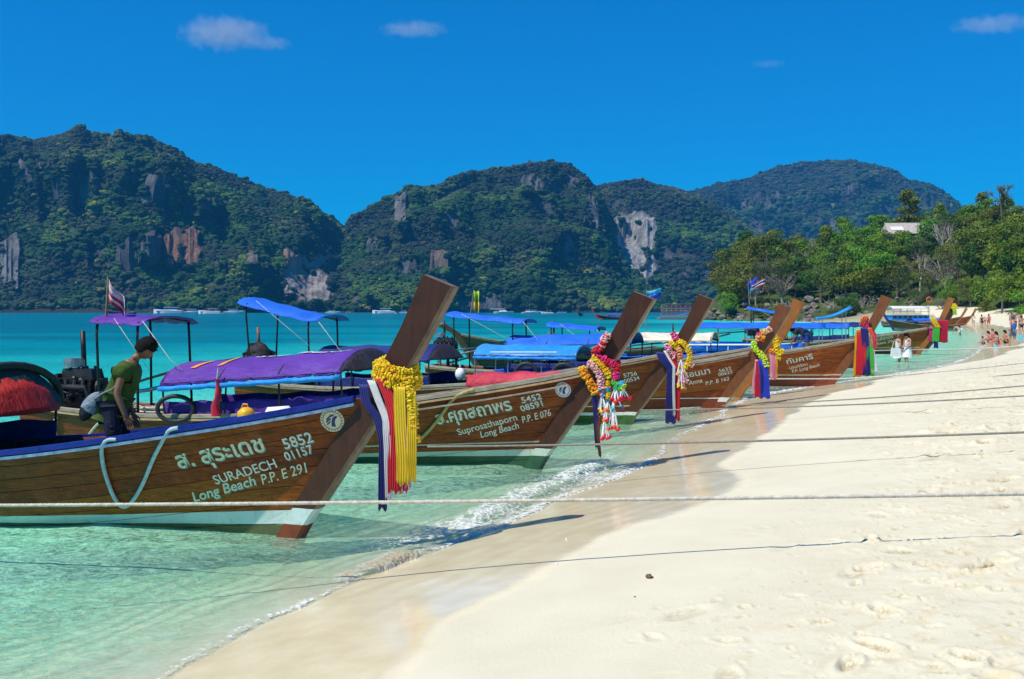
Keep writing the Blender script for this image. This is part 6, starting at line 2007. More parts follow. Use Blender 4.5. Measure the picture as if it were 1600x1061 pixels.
# ================================================================ people
SKIN_T = plain('tanned_skin', (0.23, 0.105, 0.055), .5, .12, 6, .1, 80)
SKIN_P = plain('sunburnt_skin', (0.50, 0.25, 0.16), .5, .12, 6, .1, 80)
HAIRB = plain('black_hair', (0.006, 0.005, 0.005), .8, .3, 30, .6, 90, spec=.12)
HAIRN = plain('brown_hair', (0.09, 0.05, 0.025), .5, .4, 30, .6, 90)
EYEM = plain('dark_eye', (0.02, 0.015, 0.012), .2, .1)
LIPM = plain('lips', (0.22, 0.06, 0.045), .45, .1)
def skin_mesh(joints, edges, root, sub=2, extra=None):
    """joints {name:(pos, radius)}; grown as one smooth surface"""
    names = list(joints)
    me = bpy.data.meshes.new('sk')
    me.from_pydata([joints[n][0] for n in names], [(names.index(a), names.index(b)) for a, b in edges], [])
    o = bpy.data.objects.new('sk', me); COL.objects.link(o)
    o.modifiers.new('Skin', 'SKIN')
    if not me.skin_vertices:
        bm = bmesh.new(); bm.from_mesh(me); bm.verts.layers.skin.verify(); bm.to_mesh(me); bm.free()
    sv = me.skin_vertices[0].data
    for i, n in enumerate(names):
        r = joints[n][1]
        sv[i].radius = (r, r) if not isinstance(r, tuple) else r
        sv[i].use_root = (n == root)
    ss = o.modifiers.new('Sub', 'SUBSURF'); ss.levels = sub; ss.render_levels = sub
    dg = bpy.context.evaluated_depsgraph_get()
    out = bpy.data.meshes.new_from_object(o.evaluated_get(dg), depsgraph=dg)
    COL.objects.unlink(o); bpy.data.objects.remove(o)
    out.polygons.foreach_set('use_smooth', [True] * len(out.polygons))
    return out
def tr(p, q): return tuple(a + b for a, b in zip(p, q))
def head_into(b, c, fwd, up, s=1.0):
    """skull, jaw, nose, ears around c"""
    fwd = Vector(fwd).normalized(); up = Vector(up); up = (up - fwd * up.dot(fwd)).normalized(); sd_ = up.cross(fwd).normalized()
    M = Matrix((fwd, sd_, up)).transposed()
    vs = []; fs = []; nu, nv = 20, 16
    for j in range(nv + 1):
        ph = math.pi * j / nv
        for i in range(nu):
            th = 2 * math.pi * i / nu
            x = math.sin(ph) * math.cos(th); y = math.sin(ph) * math.sin(th); z = math.cos(ph)
            f = max(0, x)
            px = x * .098; py = y * .076; pz = z * .118
            if z < 0:   # narrow the jaw, flatten the back of the neck
                k = -z
                py *= 1 - .32 * k; px = px * (1 - .10 * k) + .018 * k * (1 if x > 0 else .2)
                pz *= .98
            # brow, eye sockets, nose, mouth
            if x > .55:
                px += .004 * math.exp(-((z - .22) / .08) ** 2)
                px -= .007 * math.exp(-((z - .06) / .10) ** 2) * math.exp(-((abs(y) - .34) / .16) ** 2)
                px += .022 * math.exp(-((z + .20) / .13) ** 2) * math.exp(-(y / .13) ** 2)
                px += .006 * math.exp(-((z + .50) / .08) ** 2) * math.exp(-(y / .3) ** 2)
                px += .010 * math.exp(-((z + .86) / .12) ** 2)
            vs.append(Vector(c) + (M @ Vector((px, py, pz))) * s)
    for j in range(nv):
        for i in range(nu):
            i2 = (i + 1) % nu
            fs.append((j * nu + i, (j + 1) * nu + i, (j + 1) * nu + i2, j * nu + i2))
    b.add(vs, fs)
    for q in (-1, 1):
        b.ball(Vector(c) + (M @ Vector((-.005, q * .078, -.008))) * s, (.022 * s, .010 * s, .032 * s), 10, 7, 0, M)
    return M
def hair_on(c, M, s, parent, mat, long_=0.0, seed=1, bun=False):
    rg = random.Random(seed); rows = []; n = 26
    for j in range(13):
        q = j / 12; row = []
        for i in range(n):
            th = 2 * math.pi * i / n
            front = max(0, math.cos(th))
            lim = (1.36 + .72 * (1 - front) ** 1.0) if front > .0 else 2.12
            side = abs(math.sin(th))
            if .2 < front < .75: lim = 1.5
            ph = q * lim
            r_ = 1.10 + rg.uniform(-.02, .035)
            x = math.sin(ph) * math.cos(th) * .098 * r_ - .006; y = math.sin(ph) * math.sin(th) * .078 * r_ * 1.05; z = math.cos(ph) * .124 * r_ + .006
            if q > .8: 
                z -= long_ * (q - .8) * 5 * (0 if front > .3 else 1); z += rg.uniform(-.008, .004)
            row.append(Vector(c) + (M @ Vector((x, y, z))) * s)
        rows.append(row)
    b = MB(); b.grid(rows, close_u=True)
    for k in range(60):   # loose locks that break the outline
        th = rg.uniform(0, 6.28); ph = rg.uniform(.15, 1.5)
        if math.cos(th) > .2 and ph > 1.1: continue
        d = Vector((math.sin(ph) * math.cos(th) * .098, math.sin(ph) * math.sin(th) * .08, math.cos(ph) * .120))
        p0 = d * 1.08; p1 = d * 1.17 + Vector((.02, 0, -.005)); p2 = d * 1.12 + Vector((.035 if ph < 1 else 0.0, rg.uniform(-.01, .01), -.028))
        b.tube([Vector(c) + (M @ p) * s for p in (p0, p1, p2)], [.011 * s, .008 * s, .002 * s], 5)
    if bun: b.ball(Vector(c) + (M @ Vector((-.10, 0, .04))) * s, .045 * s, 10, 7)
    b.build('hair', mat, parent, True)
def limb_edges(pre, n): return [(f'{pre}{i}', f'{pre}{i + 1}') for i in range(n - 1)]

def make_person(origin, h, rz, pose, label, skin, top=None, bottom=None, hair=HAIRB, long_=0.0, female=False, detail=1, dress=False, bun=False, child=False):
    """pose: dict of joint positions in a 1.72 m figure facing +x; y = the figure's left"""
    s = h / 1.72
    e = empty('person', origin, rz, label, 'person')
    e.scale = (s, s, s)
    J = dict(pose)
    V3 = lambda n: Vector(J[n])
    sw = .9 if female else 1.0
    j = {}
    j['pelvis'] = (J['pelvis'], .125 if not female else .13)
    j['belly'] = (tuple(V3('pelvis').lerp(V3('chest'), .45)), .118 * sw)
    j['chest'] = (J['chest'], .138 * sw)
    up_ = tuple(V3('chest').lerp(V3('neck'), .6)); j['upper'] = (up_, .105 * sw)
    j['neck'] = (J['neck'], .056); j['skull'] = (tuple(V3('neck').lerp(V3('head'), .55)), .052)
    E = [('pelvis', 'belly'), ('belly', 'chest'), ('chest', 'upper'), ('upper', 'neck'), ('neck', 'skull')]
    for q in 'LR':
        j['sh' + q] = (J['sh' + q], .056 * sw); j['ua' + q] = (tuple(V3('sh' + q).lerp(V3('el' + q), .5)), .045 * sw); j['el' + q] = (J['el' + q], .038 * sw)
        j['fa' + q] = (tuple(V3('el' + q).lerp(V3('wr' + q), .35)), .040 * sw); j['wr' + q] = (J['wr' + q], (.022, .028))
        E += [('upper', 'sh' + q), ('sh' + q, 'ua' + q), ('ua' + q, 'el' + q), ('el' + q, 'fa' + q), ('fa' + q, 'wr' + q)]
        d = (V3('wr' + q) - V3('el' + q)).normalized(); d = (d + Vector((.12, 0, -.1))).normalized()
        sidev = d.cross(Vector((0, 1, 0))); sidev = (sidev if sidev.length > .1 else Vector((1, 0, 0))).normalized()
        palm = V3('wr' + q) + d * .075
        j['pm' + q] = (tuple(palm), (.018, .036)); E.append(('wr' + q, 'pm' + q))
        if detail > 1:
            for k in range(4):
                base = palm + sidev * (.027 - .018 * k) + d * .018
                L = (.070, .078, .072, .056)[k]
                curl = Vector((0, (.25 if q == 'L' else -.25) * 0, 0)) - sidev * 0 
                p1 = base + d * L * .45; p2 = p1 + (d + Vector((-.10, (-.55 if q == 'R' else -.55) * (-1 if q == 'R' else 1) * -1 * .4, 0))).normalized() * L * .55
                j[f'f{k}a{q}'] = (tuple(base), .0105); j[f'f{k}b{q}'] = (tuple(p1), .0092); j[f'f{k}c{q}'] = (tuple(p2), .0075)
                E += [('pm' + q, f'f{k}a{q}'), (f'f{k}a{q}', f'f{k}b{q}'), (f'f{k}b{q}', f'f{k}c{q}')]
            tb_ = V3('wr' + q) + d * .03 + sidev * .028; t2 = tb_ + (d + sidev * .7).normalized() * .035; t3 = t2 + (d + sidev * .15).normalized() * .028
            j['t0' + q] = (tuple(tb_), .013); j['t1' + q] = (tuple(t2), .011); j['t2' + q] = (tuple(t3), .009)
            E += [('wr' + q, 't0' + q), ('t0' + q, 't1' + q), ('t1' + q, 't2' + q)]
        else:
            j['fi' + q] = (tuple(palm + d * .085), (.010, .026)); E.append(('pm' + q, 'fi' + q))
        j['hip' + q] = (J['hip' + q], .094); j['th' + q] = (tuple(V3('hip' + q).lerp(V3('kn' + q), .5)), .078); j['kn' + q] = (J['kn' + q], .055)
        j['ca' + q] = (tuple(V3('kn' + q).lerp(V3('an' + q), .35)), .056); j['an' + q] = (J['an' + q], .037)
        an = V3('an' + q); shin = (an - V3('kn' + q)).normalized()
        toe = J.get('toe' + q) or tuple(an + Vector((.15, 0, -.055)))
        j['hl' + q] = (tuple(an + Vector((-.02, 0, -.045))), .036)
        j['ft' + q] = (toe, (.024, .040))
        E += [('pelvis', 'hip' + q), ('hip' + q, 'th' + q), ('th' + q, 'kn' + q), ('kn' + q, 'ca' + q), ('ca' + q, 'an' + q), ('an' + q, 'hl' + q), ('hl' + q, 'ft' + q)]
    if female:
        c = V3('chest')
        for q, yy in (('L', .075), ('R', -.075)):
            j['br' + q] = (tuple(c + Vector((.075, yy, .01))), .05); E.append(('chest', 'br' + q))
    me = skin_mesh(j, E, 'pelvis', 2 if detail > 1 else 1)
    # join the head into the same mesh
    b = MB(); hd = V3('head'); up = (V3('head') - V3('neck')).normalized()
    look = Vector(J.get('look', (1, 0, -.05)))
    hs = 1.0 * (1.18 if child else 1)
    M = head_into(b, hd, look, up, hs)
    hm = b.mesh('head')
    bm = bmesh.new(); bm.from_mesh(me); bm.from_mesh(hm); bm.to_mesh(me); bm.free()
    me.polygons.foreach_set('use_smooth', [True] * len(me.polygons)); me.materials.clear()
    body = link('body', me, skin, e)
    hair_on(hd, M, hs, e, hair, long_, 3, bun)
    fb = MB()
    for q in (-1, 1):
        fb.ball(hd + (M @ Vector((.083, q * .031, .006))) * hs, (.008, .013, .006), 8, 5, 0, M)
        fb.ball(hd + (M @ Vector((.093, q * .032, .026))) * hs, (.005, .020, .004), 8, 5, 0, M)
    fb.build('eyes', EYEM, e, True)
    lb = MB(); lb.ball(hd + (M @ Vector((.098, 0, -.062))) * hs, (.008, .023, .008), 8, 5, 0, M); lb.build('lips', LIPM, e, True)
    def shell(names, edges, root, grow, name, mat):
        jj = {}
        for n in names:
            p, r = j[n]; r = r if not isinstance(r, tuple) else max(r)
            jj[n] = (p, r * grow[0] + grow[1])
        m = skin_mesh(jj, edges, root, 2 if detail > 1 else 1)
        return link(name, m, mat, e)
    if top:
        kind, mat = top
        if kind == 'tee':
            for q in 'LR':
                j['sl' + q] = (tuple(V3('sh' + q).lerp(V3('el' + q), .55)), .052 * sw)
            j['hem'] = (tuple(V3('pelvis') + (V3('pelvis') - V3('chest')).normalized() * .03), .136); j['pelvis_'] = j['pelvis']; j['collar'] = (tuple(V3('chest').lerp(V3('neck'), .84)), .072)
            shell(['hem', 'pelvis', 'belly', 'chest', 'upper', 'collar', 'shL', 'shR', 'slL', 'slR'], [('hem', 'pelvis'), ('pelvis', 'belly'), ('belly', 'chest'), ('chest', 'upper'), ('upper', 'collar'), ('upper', 'shL'), ('upper', 'shR'), ('shL', 'slL'), ('shR', 'slR')], 'pelvis', (1.08, .022), 'shirt', mat)
        elif kind == 'tank':
            shell(['pelvis', 'belly', 'chest', 'upper'], [('pelvis', 'belly'), ('belly', 'chest'), ('chest', 'upper')], 'pelvis', (1.05, .014), 'vest', mat)
        elif kind == 'band':
            j['b0'] = (tuple(V3('chest') - (V3('neck') - V3('chest')).normalized() * .04), .135 * sw); j['b1'] = (tuple(V3('chest') + (V3('neck') - V3('chest')).normalized() * .04), .135 * sw)
            shell(['b0', 'b1'], [('b0', 'b1')], 'b0', (1.02, .008), 'bikini_top', mat)
    if bottom:
        kind, mat = bottom
        if kind == 'shorts':
            for q in 'LR':
                j['sb' + q] = (tuple(V3('hip' + q).lerp(V3('kn' + q), .75)), .085)
            shell(['pelvis', 'hipL', 'hipR', 'sbL', 'sbR'], [('pelvis', 'hipL'), ('pelvis', 'hipR'), ('hipL', 'sbL'), ('hipR', 'sbR')], 'pelvis', (1.02, .008), 'shorts', mat)
        elif kind == 'briefs':
            shell(['pelvis', 'hipL', 'hipR'], [('pelvis', 'hipL'), ('pelvis', 'hipR')], 'pelvis', (1.04, .008), 'swim_trunks', mat)
        elif kind == 'skirt':
            rows = []; pz = V3('pelvis')
            for i in range(7):
                qv = i / 6
                rows.append([(pz.x + math.cos(a) * (.14 + .10 * qv + .012 * math.sin(a * 6)), pz.y + math.sin(a) * (.16 + .09 * qv), pz.z + .10 - .46 * qv) for a in [2 * math.pi * k / 24 for k in range(24)]])
            MB().grid(rows, close_u=True).build('skirt', mat, e, True)
    return e

STAND = dict(pelvis=(0, 0, .94), chest=(.01, 0, 1.26), neck=(0, 0, 1.47), head=(.02, 0, 1.615), shL=(0, .185, 1.405), elL=(-.03, .235, 1.13), wrL=(.03, .225, .89), shR=(0, -.185, 1.405), elR=(-.03, -.235, 1.13), wrR=(.03, -.225, .89),
             hipL=(0, .09, .90), knL=(.02, .10, .49), anL=(-.01, .11, .09), hipR=(0, -.09, .90), knR=(.02, -.10, .49), anR=(-.01, -.11, .09))
def P_(**k):
    d = dict(STAND); d.update(k); return d
WALK = P_(knL=(.15, .09, .50), anL=(.20, .09, .10), knR=(.02, -.09, .48), anR=(-.22, -.09, .13), elL=(-.12, .23, 1.14), wrL=(-.08, .23, .90), elR=(.06, -.23, 1.13), wrR=(.18, -.2, .95))
LOOKDOWN = P_(head=(.07, 0, 1.59), look=(.8, 0, -.6), elL=(.02, .22, 1.12), wrL=(.20, .10, 1.08), elR=(.02, -.22, 1.12), wrR=(.20, -.08, 1.06), knL=(.12, .09, .50), anL=(.10, .09, .10), knR=(.03, -.1, .48), anR=(-.18, -.1, .12))
SIT = dict(pelvis=(0, 0, .13), chest=(.06, 0, .44), neck=(.10, 0, .64), head=(.14, 0, .78), shL=(.07, .18, .58), elL=(.14, .25, .33), wrL=(.32, .18, .30), shR=(.07, -.18, .58), elR=(.14, -.25, .33), wrR=(.32, -.18, .30),
           hipL=(.04, .10, .13), knL=(.40, .20, .36), anL=(.52, .14, .07), hipR=(.04, -.10, .13), knR=(.42, -.18, .30), anR=(.62, -.14, .07), look=(.9, 0, -.3))
BEND = P_(chest=(.30, 0, 1.10), neck=(.48, 0, 1.14), head=(.60, 0, 1.10), look=(.6, 0, -.8), shL=(.42, .18, 1.08), elL=(.50, .22, .80), wrL=(.60, .18, .58), shR=(.42, -.18, 1.08), elR=(.50, -.22, .80), wrR=(.60, -.18, .58))

GREENT = cloth('olive_green_cotton', (0.045, 0.085, 0.012), .9, .25)
DNAVY = cloth('dark_navy_cotton', (0.012, 0.014, 0.035), .85, .15)
# the boatman, bending forward in the nearest boat; facing the bow, right side to the camera
MAN = dict(pelvis=(-.17, 0, .94), chest=(-.055, 0, 1.23), neck=(.04, 0, 1.46), head=(.165, 0, 1.59), look=(.74, 0, -.60),
           shR=(-.02, -.185, 1.395), elR=(-.085, -.235, 1.12), wrR=(.005, -.225, .87), shL=(.0, .185, 1.38), elL=(-.08, .21, 1.09), wrL=(-.01, .19, .85),
           hipL=(-.16, .095, .91), knL=(-.05, .11, .48), anL=(-.16, .12, .09), hipR=(-.18, -.095, .91), knR=(-.12, -.10, .48), anR=(-.26, -.11, .09))
mx, mY = 203.0, 11.35
man = make_person(P(mx, mY, .32), 1.74, R(8), MAN, 'man in a green T-shirt with a grey sling bag bending in the nearest boat', SKIN_T, ('tee', GREENT), ('shorts', DNAVY), HAIRB, detail=2)
# sling bag: its own thing, hanging on him
def bag():
    e = empty('sling_bag', P(mx, mY, .32), R(8), 'grey and black sling bag on the back of the man in green', 'bag')
    rg = random.Random(8); rows = []
    for i in range(15):
        q = i / 14; row = []
        for k in range(20):
            a = 2 * math.pi * k / 20
            r1 = .095 * math.sin(math.pi * min(1, q * .98 + .01)) ** .55; r2 = .06 * math.sin(math.pi * (q * .98 + .01)) ** .5
            c = Vector((-.29 - .20 * q, -.10, 1.13 - .30 * q))
            ax = Vector((.78, 0, -.62))
            p = c + ax * (math.cos(a) * r1) + Vector((0, 1, 0)) * (math.sin(a) * r2) + Vector((rg.uniform(-.006, .006),) * 3)
            row.append(p)
        rows.append(row)
    b = MB(); b.grid(rows, close_u=True)
    for f in range(len(b.f)):
        b.mi[f] = 1 if (f // 20) > 8 else 0
    b.build('pouch', [GREYC, plain('black_nylon', (.012, .012, .015), .6, .3)], e, True)
    MB().tube([(-.34, -.15, 1.06), (-.26, -.17, 1.12), (-.15, -.175, 1.17), (-.05, -.16, 1.27), (.03, -.10, 1.40), (.06, 0, 1.46)], .010, 6).build('strap', GREYC, e, True)
    MB().tube([(-.28, -.08, 1.13), (-.12, .16, 1.22), (.0, .14, 1.36), (.05, .05, 1.46)], .010, 6).build('strap', GREYC, e, True)
bag()

def gz(px, Y): 
    x = (px - 800) / F * Y; return Vector((x, Y, sand_height(x, Y)))
WHITET = cloth('white_cotton', (.75, .75, .74), .8, .08); BLUET = cloth('bright_blue_cotton', (.02, .16, .55), .8, .1); GREYS = cloth('grey_shorts', (.16, .20, .25), .8, .1)
PINKT = cloth('pink_swimwear', (.70, .12, .22), .7, .1); REDS = cloth('red_swimwear', (.6, .03, .05), .7, .1); DARKS = cloth('black_swimwear', (.015, .015, .02), .7, .1); LILAC = cloth('lilac_shirt', (.45, .40, .60), .8, .1)
wy = 47.0
make_person(gz(1403, wy), 1.70, R(10), LOOKDOWN, 'woman in a white top and skirt with a white bag, left of two wading', SKIN_P, ('tank', WHITET), ('skirt', WHITET), HAIRN, .05, True)
make_person(gz(1418, wy - .5), 1.68, R(200), LOOKDOWN, 'woman in white with dark hair, right of the two wading by the red sashed prow', SKIN_P, ('tank', WHITET), ('skirt', WHITET), HAIRB, .12, True)
e = empty('tote_bag', gz(1398, wy - .5), 0, 'white tote bag hanging at the side of the left wading woman', 'bag')
MB().box((0, 0, .86), (.36, .12, .38), taper=.85).build('pouch', WHITEC, e); MB().tube([(-.12, 0, 1.04), (-.05, 0, 1.36), (.05, 0, 1.36), (.12, 0, 1.04)], .012, 5).build('strap', WHITEC, e)
make_person(gz(1500, 96), 1.75, R(120), BEND, 'man in white shorts stooping in the shallows beyond the red sash', SKIN_P, None, ('shorts', WHITET), HAIRN)
make_person(gz(1583, 57.0), 1.78, R(100), WALK, 'man in a blue sleeveless top and grey shorts walking away at the right', SKIN_P, ('tank', BLUET), ('shorts', GREYS), HAIRN)
e = empty('beach_bag', gz(1594, 56.5), 0, 'pale turquoise bag carried by the man in blue', 'bag')
TURQ = plain('turquoise_cloth', (.20, .55, .60), .7, .15)
MB().box((0, 0, .52), (.34, .14, .34), taper=.85).build('pouch', TURQ, e); MB().tube([(-.1, 0, .68), (0, 0, .86), (.1, 0, .68)], .012, 5).build('strap', TURQ, e)
make_person(gz(1596, 78), 1.66, R(80), WALK, 'woman in a dark bikini walking beyond the man in blue', SKIN_P, ('band', DARKS), ('briefs', DARKS), HAIRN, .1, True)
make_person(gz(1537, 72), 1.10, R(190), SIT, 'child sitting at the left end of the group by the water', SKIN_P, None, ('briefs', DARKS), HAIRN, child=True)
make_person(gz(1547, 74), 1.60, R(170), SIT, 'dark haired adult sitting at the back of the group by the water', SKIN_P, ('band', DARKS), ('briefs', DARKS), HAIRB, .1, True)
make_person(gz(1551, 62), 1.12, R(185), STAND, 'small child in a pink swimsuit standing in front of the sitting group', SKIN_P, ('tank', PINKT), ('briefs', PINKT), HAIRN, child=True)
make_person(gz(1560, 66), 1.65, R(160), SIT, 'adult in red sitting in the middle of the group by the water', SKIN_P, ('band', REDS), ('briefs', REDS), HAIRB, .1, True)
make_person(gz(1573, 67), 1.65, R(190), SIT, 'adult in black sitting at the right end of the group', SKIN_P, ('band', DARKS), ('briefs', DARKS), HAIRB, .1, True)
e = empty('sand_bucket', gz(1556, 60), 0, 'light blue toy bucket on the sand in front of the group', 'bucket')
b = MB(); b.tube([(0, 0, 0), (0, 0, .22)], [.11, .15], 14); b.build('tub', TURQ, e); MB().tube([(-.14, 0, .22), (0, 0, .36), (.14, 0, .22)], .008, 5).build('handle', TURQ, e)
for k, (px, Y, hh, rz, mat, ps, lab, fem) in enumerate(((1534, 120, 1.7, 90, DARKS, STAND, 'person in dark swimwear standing far off, left of the person in red', False), (1545, 118, 1.7, 80, REDS, WALK, 'person in a red shirt walking far along the beach', True),
        (1539, 135, 1.2, 80, DARKS, STAND, 'small child between the two far walkers', False), (1580, 112, 1.7, 100, LILAC, STAND, 'person in lilac standing on the hump at the far right', True), (1586, 118, 1.75, 60, GREYS, WALK, 'person in grey on the hump beside the one in lilac', False),
        (1594, 100, 1.7, 90, DARKS, WALK, 'bare chested person walking on the hump at the right edge', False), (1521, 140, 1.7, 90, WHITET, STAND, 'person in white standing furthest along the shore', True))):
    make_person(gz(px, Y), hh, R(rz), ps, lab, SKIN_P, ('tank', mat) if k not in (2, 5) else None, ('briefs', mat), HAIRN if k % 2 else HAIRB, .05 if fem else 0, fem)
# man bending on the tour boat
# ================================================================ tour boat, flags, far craft, small things
def flag(loc, h, w, fh, cols, label, lean=(0, 0), sagf=.0, seed=1, horiz=True, rz=0.0):
    e = empty('flag', loc, rz, label, 'flag')
    top = Vector((lean[0], lean[1], h))
    MB().tube([(0, 0, 0), top], .018, 6).build('flag_pole', PALEWOOD, e)
    n = len(cols); x0 = 0
    for k, (c, fr) in enumerate(cols):
        rows = []
        for i in range(11):
            u = i / 10; row = []
            for q in (0, .5, 1):
                v = x0 + fr * q
                droop = sagf * u
                row.append((top.x + w * u * (1 - sagf * .55), top.y + .05 * math.sin(u * 7 + seed) * (1 + u), top.z - .02 - fh * v - droop * w * .9 - .03 * math.sin(u * 5 + v * 2)))
            rows.append(row)
        MB().slab(rows, lambda i, j: (rows[i][j][0], rows[i][j][1] + .004, rows[i][j][2])).build('stripe', RM(c) if c in RC else c, e, True)
        x0 += fr
    return e
def on_boat(root, x, y, z):
    th = root.rotation_euler.z; s = root.scale[0]
    return root.location + Vector((s * (x * math.cos(th) - y * math.sin(th)), s * (x * math.sin(th) + y * math.cos(th)), s * z))
THAI = [('red', 1 / 6), ('white', 1 / 6), ('navy', 1 / 3), ('white', 1 / 6), ('red', 1 / 6)]
# red and white flag hanging from the stern awning of boat 2
flag(on_boat(b2, -7.5, -.4, 2.2), .72, .55, .34, [('lightpink', .2), ('white', .25), ('red', .2), ('white', .15), ('red', .2)], 'drooping red and white flag on the violet stern awning', (.04, 0), .85, 3)
flag(on_boat(b5, -7.9, -.2, 2.3), .72, .18, .62, [('lime', .5), ('yellow', .5)], 'bright yellow green pennant above the blue awning behind the nearest prow', (.1, 0), .3, 4)
flag(on_boat(b7, -9.0, -.4, 1.6), 2.2, .50, .32, THAI, 'striped national flag streaming right above the tilted blue awning', (.25, 0), -.75, 5)
flag(on_boat(b7, -8.9, .3, 1.6), 2.35, .3, .7, [('blue', .6), ('cyan', .4)], 'blue flag standing left of the striped national flag', (-.1, 0), -1.2, 6)
flag(P(1010, 46, .9), 2.35, .62, .42, [('cyan', .5), ('blue', .5)], 'bright blue flag between the second and third prows', (.0, 0), -.2, 7)
# tour boat with blue canopy and white rail
def tour_boat():
    e = empty('tour_boat', P(1060, 43, 0), -R(10), 'low wooden boat with long blue canopy and white side rail behind the rainbow sash', 'boat', 'long-tail boats lying off the beach'); e.scale = (.84, .9, .95)
    L = 8.6; b = MB(); rows = []
    for i in range(26):
        f = i / 25; x = L * f; w = .95 * (1 - max(0, f - .55) ** 2 * 4.6) * (.75 + .25 * min(1, f * 6)); w = max(.06, w)
        zs = .62 + .45 * max(0, f - .5) ** 1.5 * 2
        rows.append([(x + .5 * max(0, f - .7), -w, zs), (x, -w * .86, .2), (x, -w * .4, -.2), (x, 0, -.25), (x, w * .4, -.2), (x, w * .86, .2), (x + .5 * max(0, f - .7), w, zs)])
    b.slab(rows, lambda i, j: (rows[i][j][0], rows[i][j][1] * .94, rows[i][j][2] + .03)); b.build('hull', H6, e)
    for s in (-1, 1):
        MB().tube([(.2, s * .92, .98), (4, s * .98, 1.0), (6.6, s * .85, 1.12)], .035, 7).build('rail', OFFWHITE, e, True)
        for k in range(7):
            MB().cyl((.4 + k, s * .93, .6), (.4 + k, s * .94, 1.0), .028, 6).build('rail_post', OFFWHITE, e)
    for k in range(5):
        x = .6 + k * 1.35
        for s in (-1, 1): MB().cyl((x, s * .9, .6), (x, s * .88, 1.72), .022, 6).build('canopy_post', STEELP, e)
    rows = [[(x, g * 1.0, 1.72 + .22 * (1 - g * g) + .02 * math.sin(x * 5)) for g in np.linspace(-1, 1, 9)] for x in np.linspace(.2, 7.0, 20)]
    MB().slab(rows, lambda i, j: (rows[i][j][0], rows[i][j][1], rows[i][j][2] - .015)).build('canopy', ROYAL, e, True)
    for s in (-1, 1):
        rows = [[(x, s * (.93 + .02 * math.sin(x * 8)), z) for z in (1.08, .9, .7)] for x in np.linspace(.4, 6, 26)]
        MB().slab(rows, lambda i, j: (rows[i][j][0], rows[i][j][1] * .98, rows[i][j][2])).build('side_cloth', ROYAL, e, True)
    for k in range(5): MB().box((1.2 + k * 1.1, 0, .62), (.3, 1.6, .05)).build('bench', DARKWOOD, e)
    engine(e, x=-.2, z=.9, seed=13)
    return e
tb = tour_boat()
make_person(P(1262, 41.2, .45), 1.7, R(150), BEND, 'person in navy bending over on the boat behind the light brown hull', SKIN_T, ('tee', DNAVY), ('shorts', cloth('royal_shorts', (.02, .05, .35))), HAIRB)
rows = [[(x, y, 2.0 + .45 * (x / 1.4) ** 2 + .05 * math.sin(y * 5)) for y in np.linspace(-.7, .7, 7)] for x in np.linspace(0, 1.5, 9)]
o = empty('awning', P(1275, 46, 0), -R(10), 'curled blue awning on poles behind the rainbow sashed boat', 'awning')
MB().slab(rows, lambda i, j: (rows[i][j][0], rows[i][j][1], rows[i][j][2] - .015)).build('cloth', AZURE, o, True)
for x in (.2, 1.2):
    for y in (-.6, .6): MB().cyl((x, y, -.3), (x, y, 2.0 + .45 * (x / 1.4) ** 2), .02, 6).build('pole', STEELP, o)

# blue double deck boat by the rocks
def deck_boat(loc, rz, label, s=1.0, roof=ROYAL):
    e = empty('excursion_boat', loc, rz, label, 'boat'); e.scale = (s, s, s)
    L = 12; rows = []
    for i in range(22):
        f = i / 21; x = L * (f - .5); w = 1.6 * (1 - max(0, f - .6) ** 2 * 5.5); w = max(.1, w)
        zs = 1.0 + .9 * max(0, f - .5) ** 1.6 * 2
        rows.append([(x, -w, zs), (x, -w * .85, .2), (x, 0, -.3), (x, w * .85, .2), (x, w, zs)])
    b = MB(); b.slab(rows, lambda i, j: (rows[i][j][0], rows[i][j][1] * .95, rows[i][j][2] + .05)); b.build('hull', plain('dark_blue_hull', (.02, .07, .25), .4, .2), e)
    MB().box((-1.2, 0, 1.05), (8.4, 2.7, .1)).build('deck', OFFWHITE, e)
    MB().box((-1.4, 0, 1.65), (7.6, 2.4, 1.1)).build('cabin', plain('boat_sky_blue', (.03, .22, .62), .4, .2), e)
    for k in range(7):
        for s_ in (-1, 1): MB().box((-4.6 + k * 1.06, s_ * 1.205, 1.85), (.7, .03, .45)).build('window', plain('dark_window', (.02, .025, .03), .2, .2), e)
    MB().box((-1.4, 0, 2.26), (8.0, 2.8, .1)).build('upper_deck', OFFWHITE, e)
    for k in range(6):
        for s_ in (-1, 1): MB().cyl((-5.0 + k * 1.44, s_ * 1.25, 2.3), (-5.0 + k * 1.44, s_ * 1.25, 3.5), .04, 6).build('deck_post', OFFWHITE, e)
    rws = [[(x, g * 1.5, 3.5 + .5 * (1 - g * g)) for g in np.linspace(-1, 1, 9)] for x in np.linspace(-5.2, 2.4, 8)]
    MB().slab(rws, lambda i, j: (rws[i][j][0], rws[i][j][1], rws[i][j][2] - .05)).build('roof', OFFWHITE, e, True)
    MB().tube([(-5.2, -1.3, 2.9), (2.6, -1.3, 2.9)], .04, 6).build('railing', roof, e)
    return e
deck_boat(P(1428, 150, 0), R(8), 'blue cabined excursion boat with a white arched roof by the headland rocks', .75)
MB_ = empty('life_ring', P(1452, 150, 3.9), 0, 'orange life ring on a pole beside the white roofed excursion boat', 'life ring')
MB().tube([(.38 * math.cos(a), 0, .38 * math.sin(a)) for a in np.linspace(0, 2 * math.pi, 20)[:-1]], .09, 8, closed=True).build('ring', RM('orange'), MB_, True)
MB().cyl((0, .1, -3.9), (0, .1, .5), .05, 7).build('pole', STEELP, MB_)
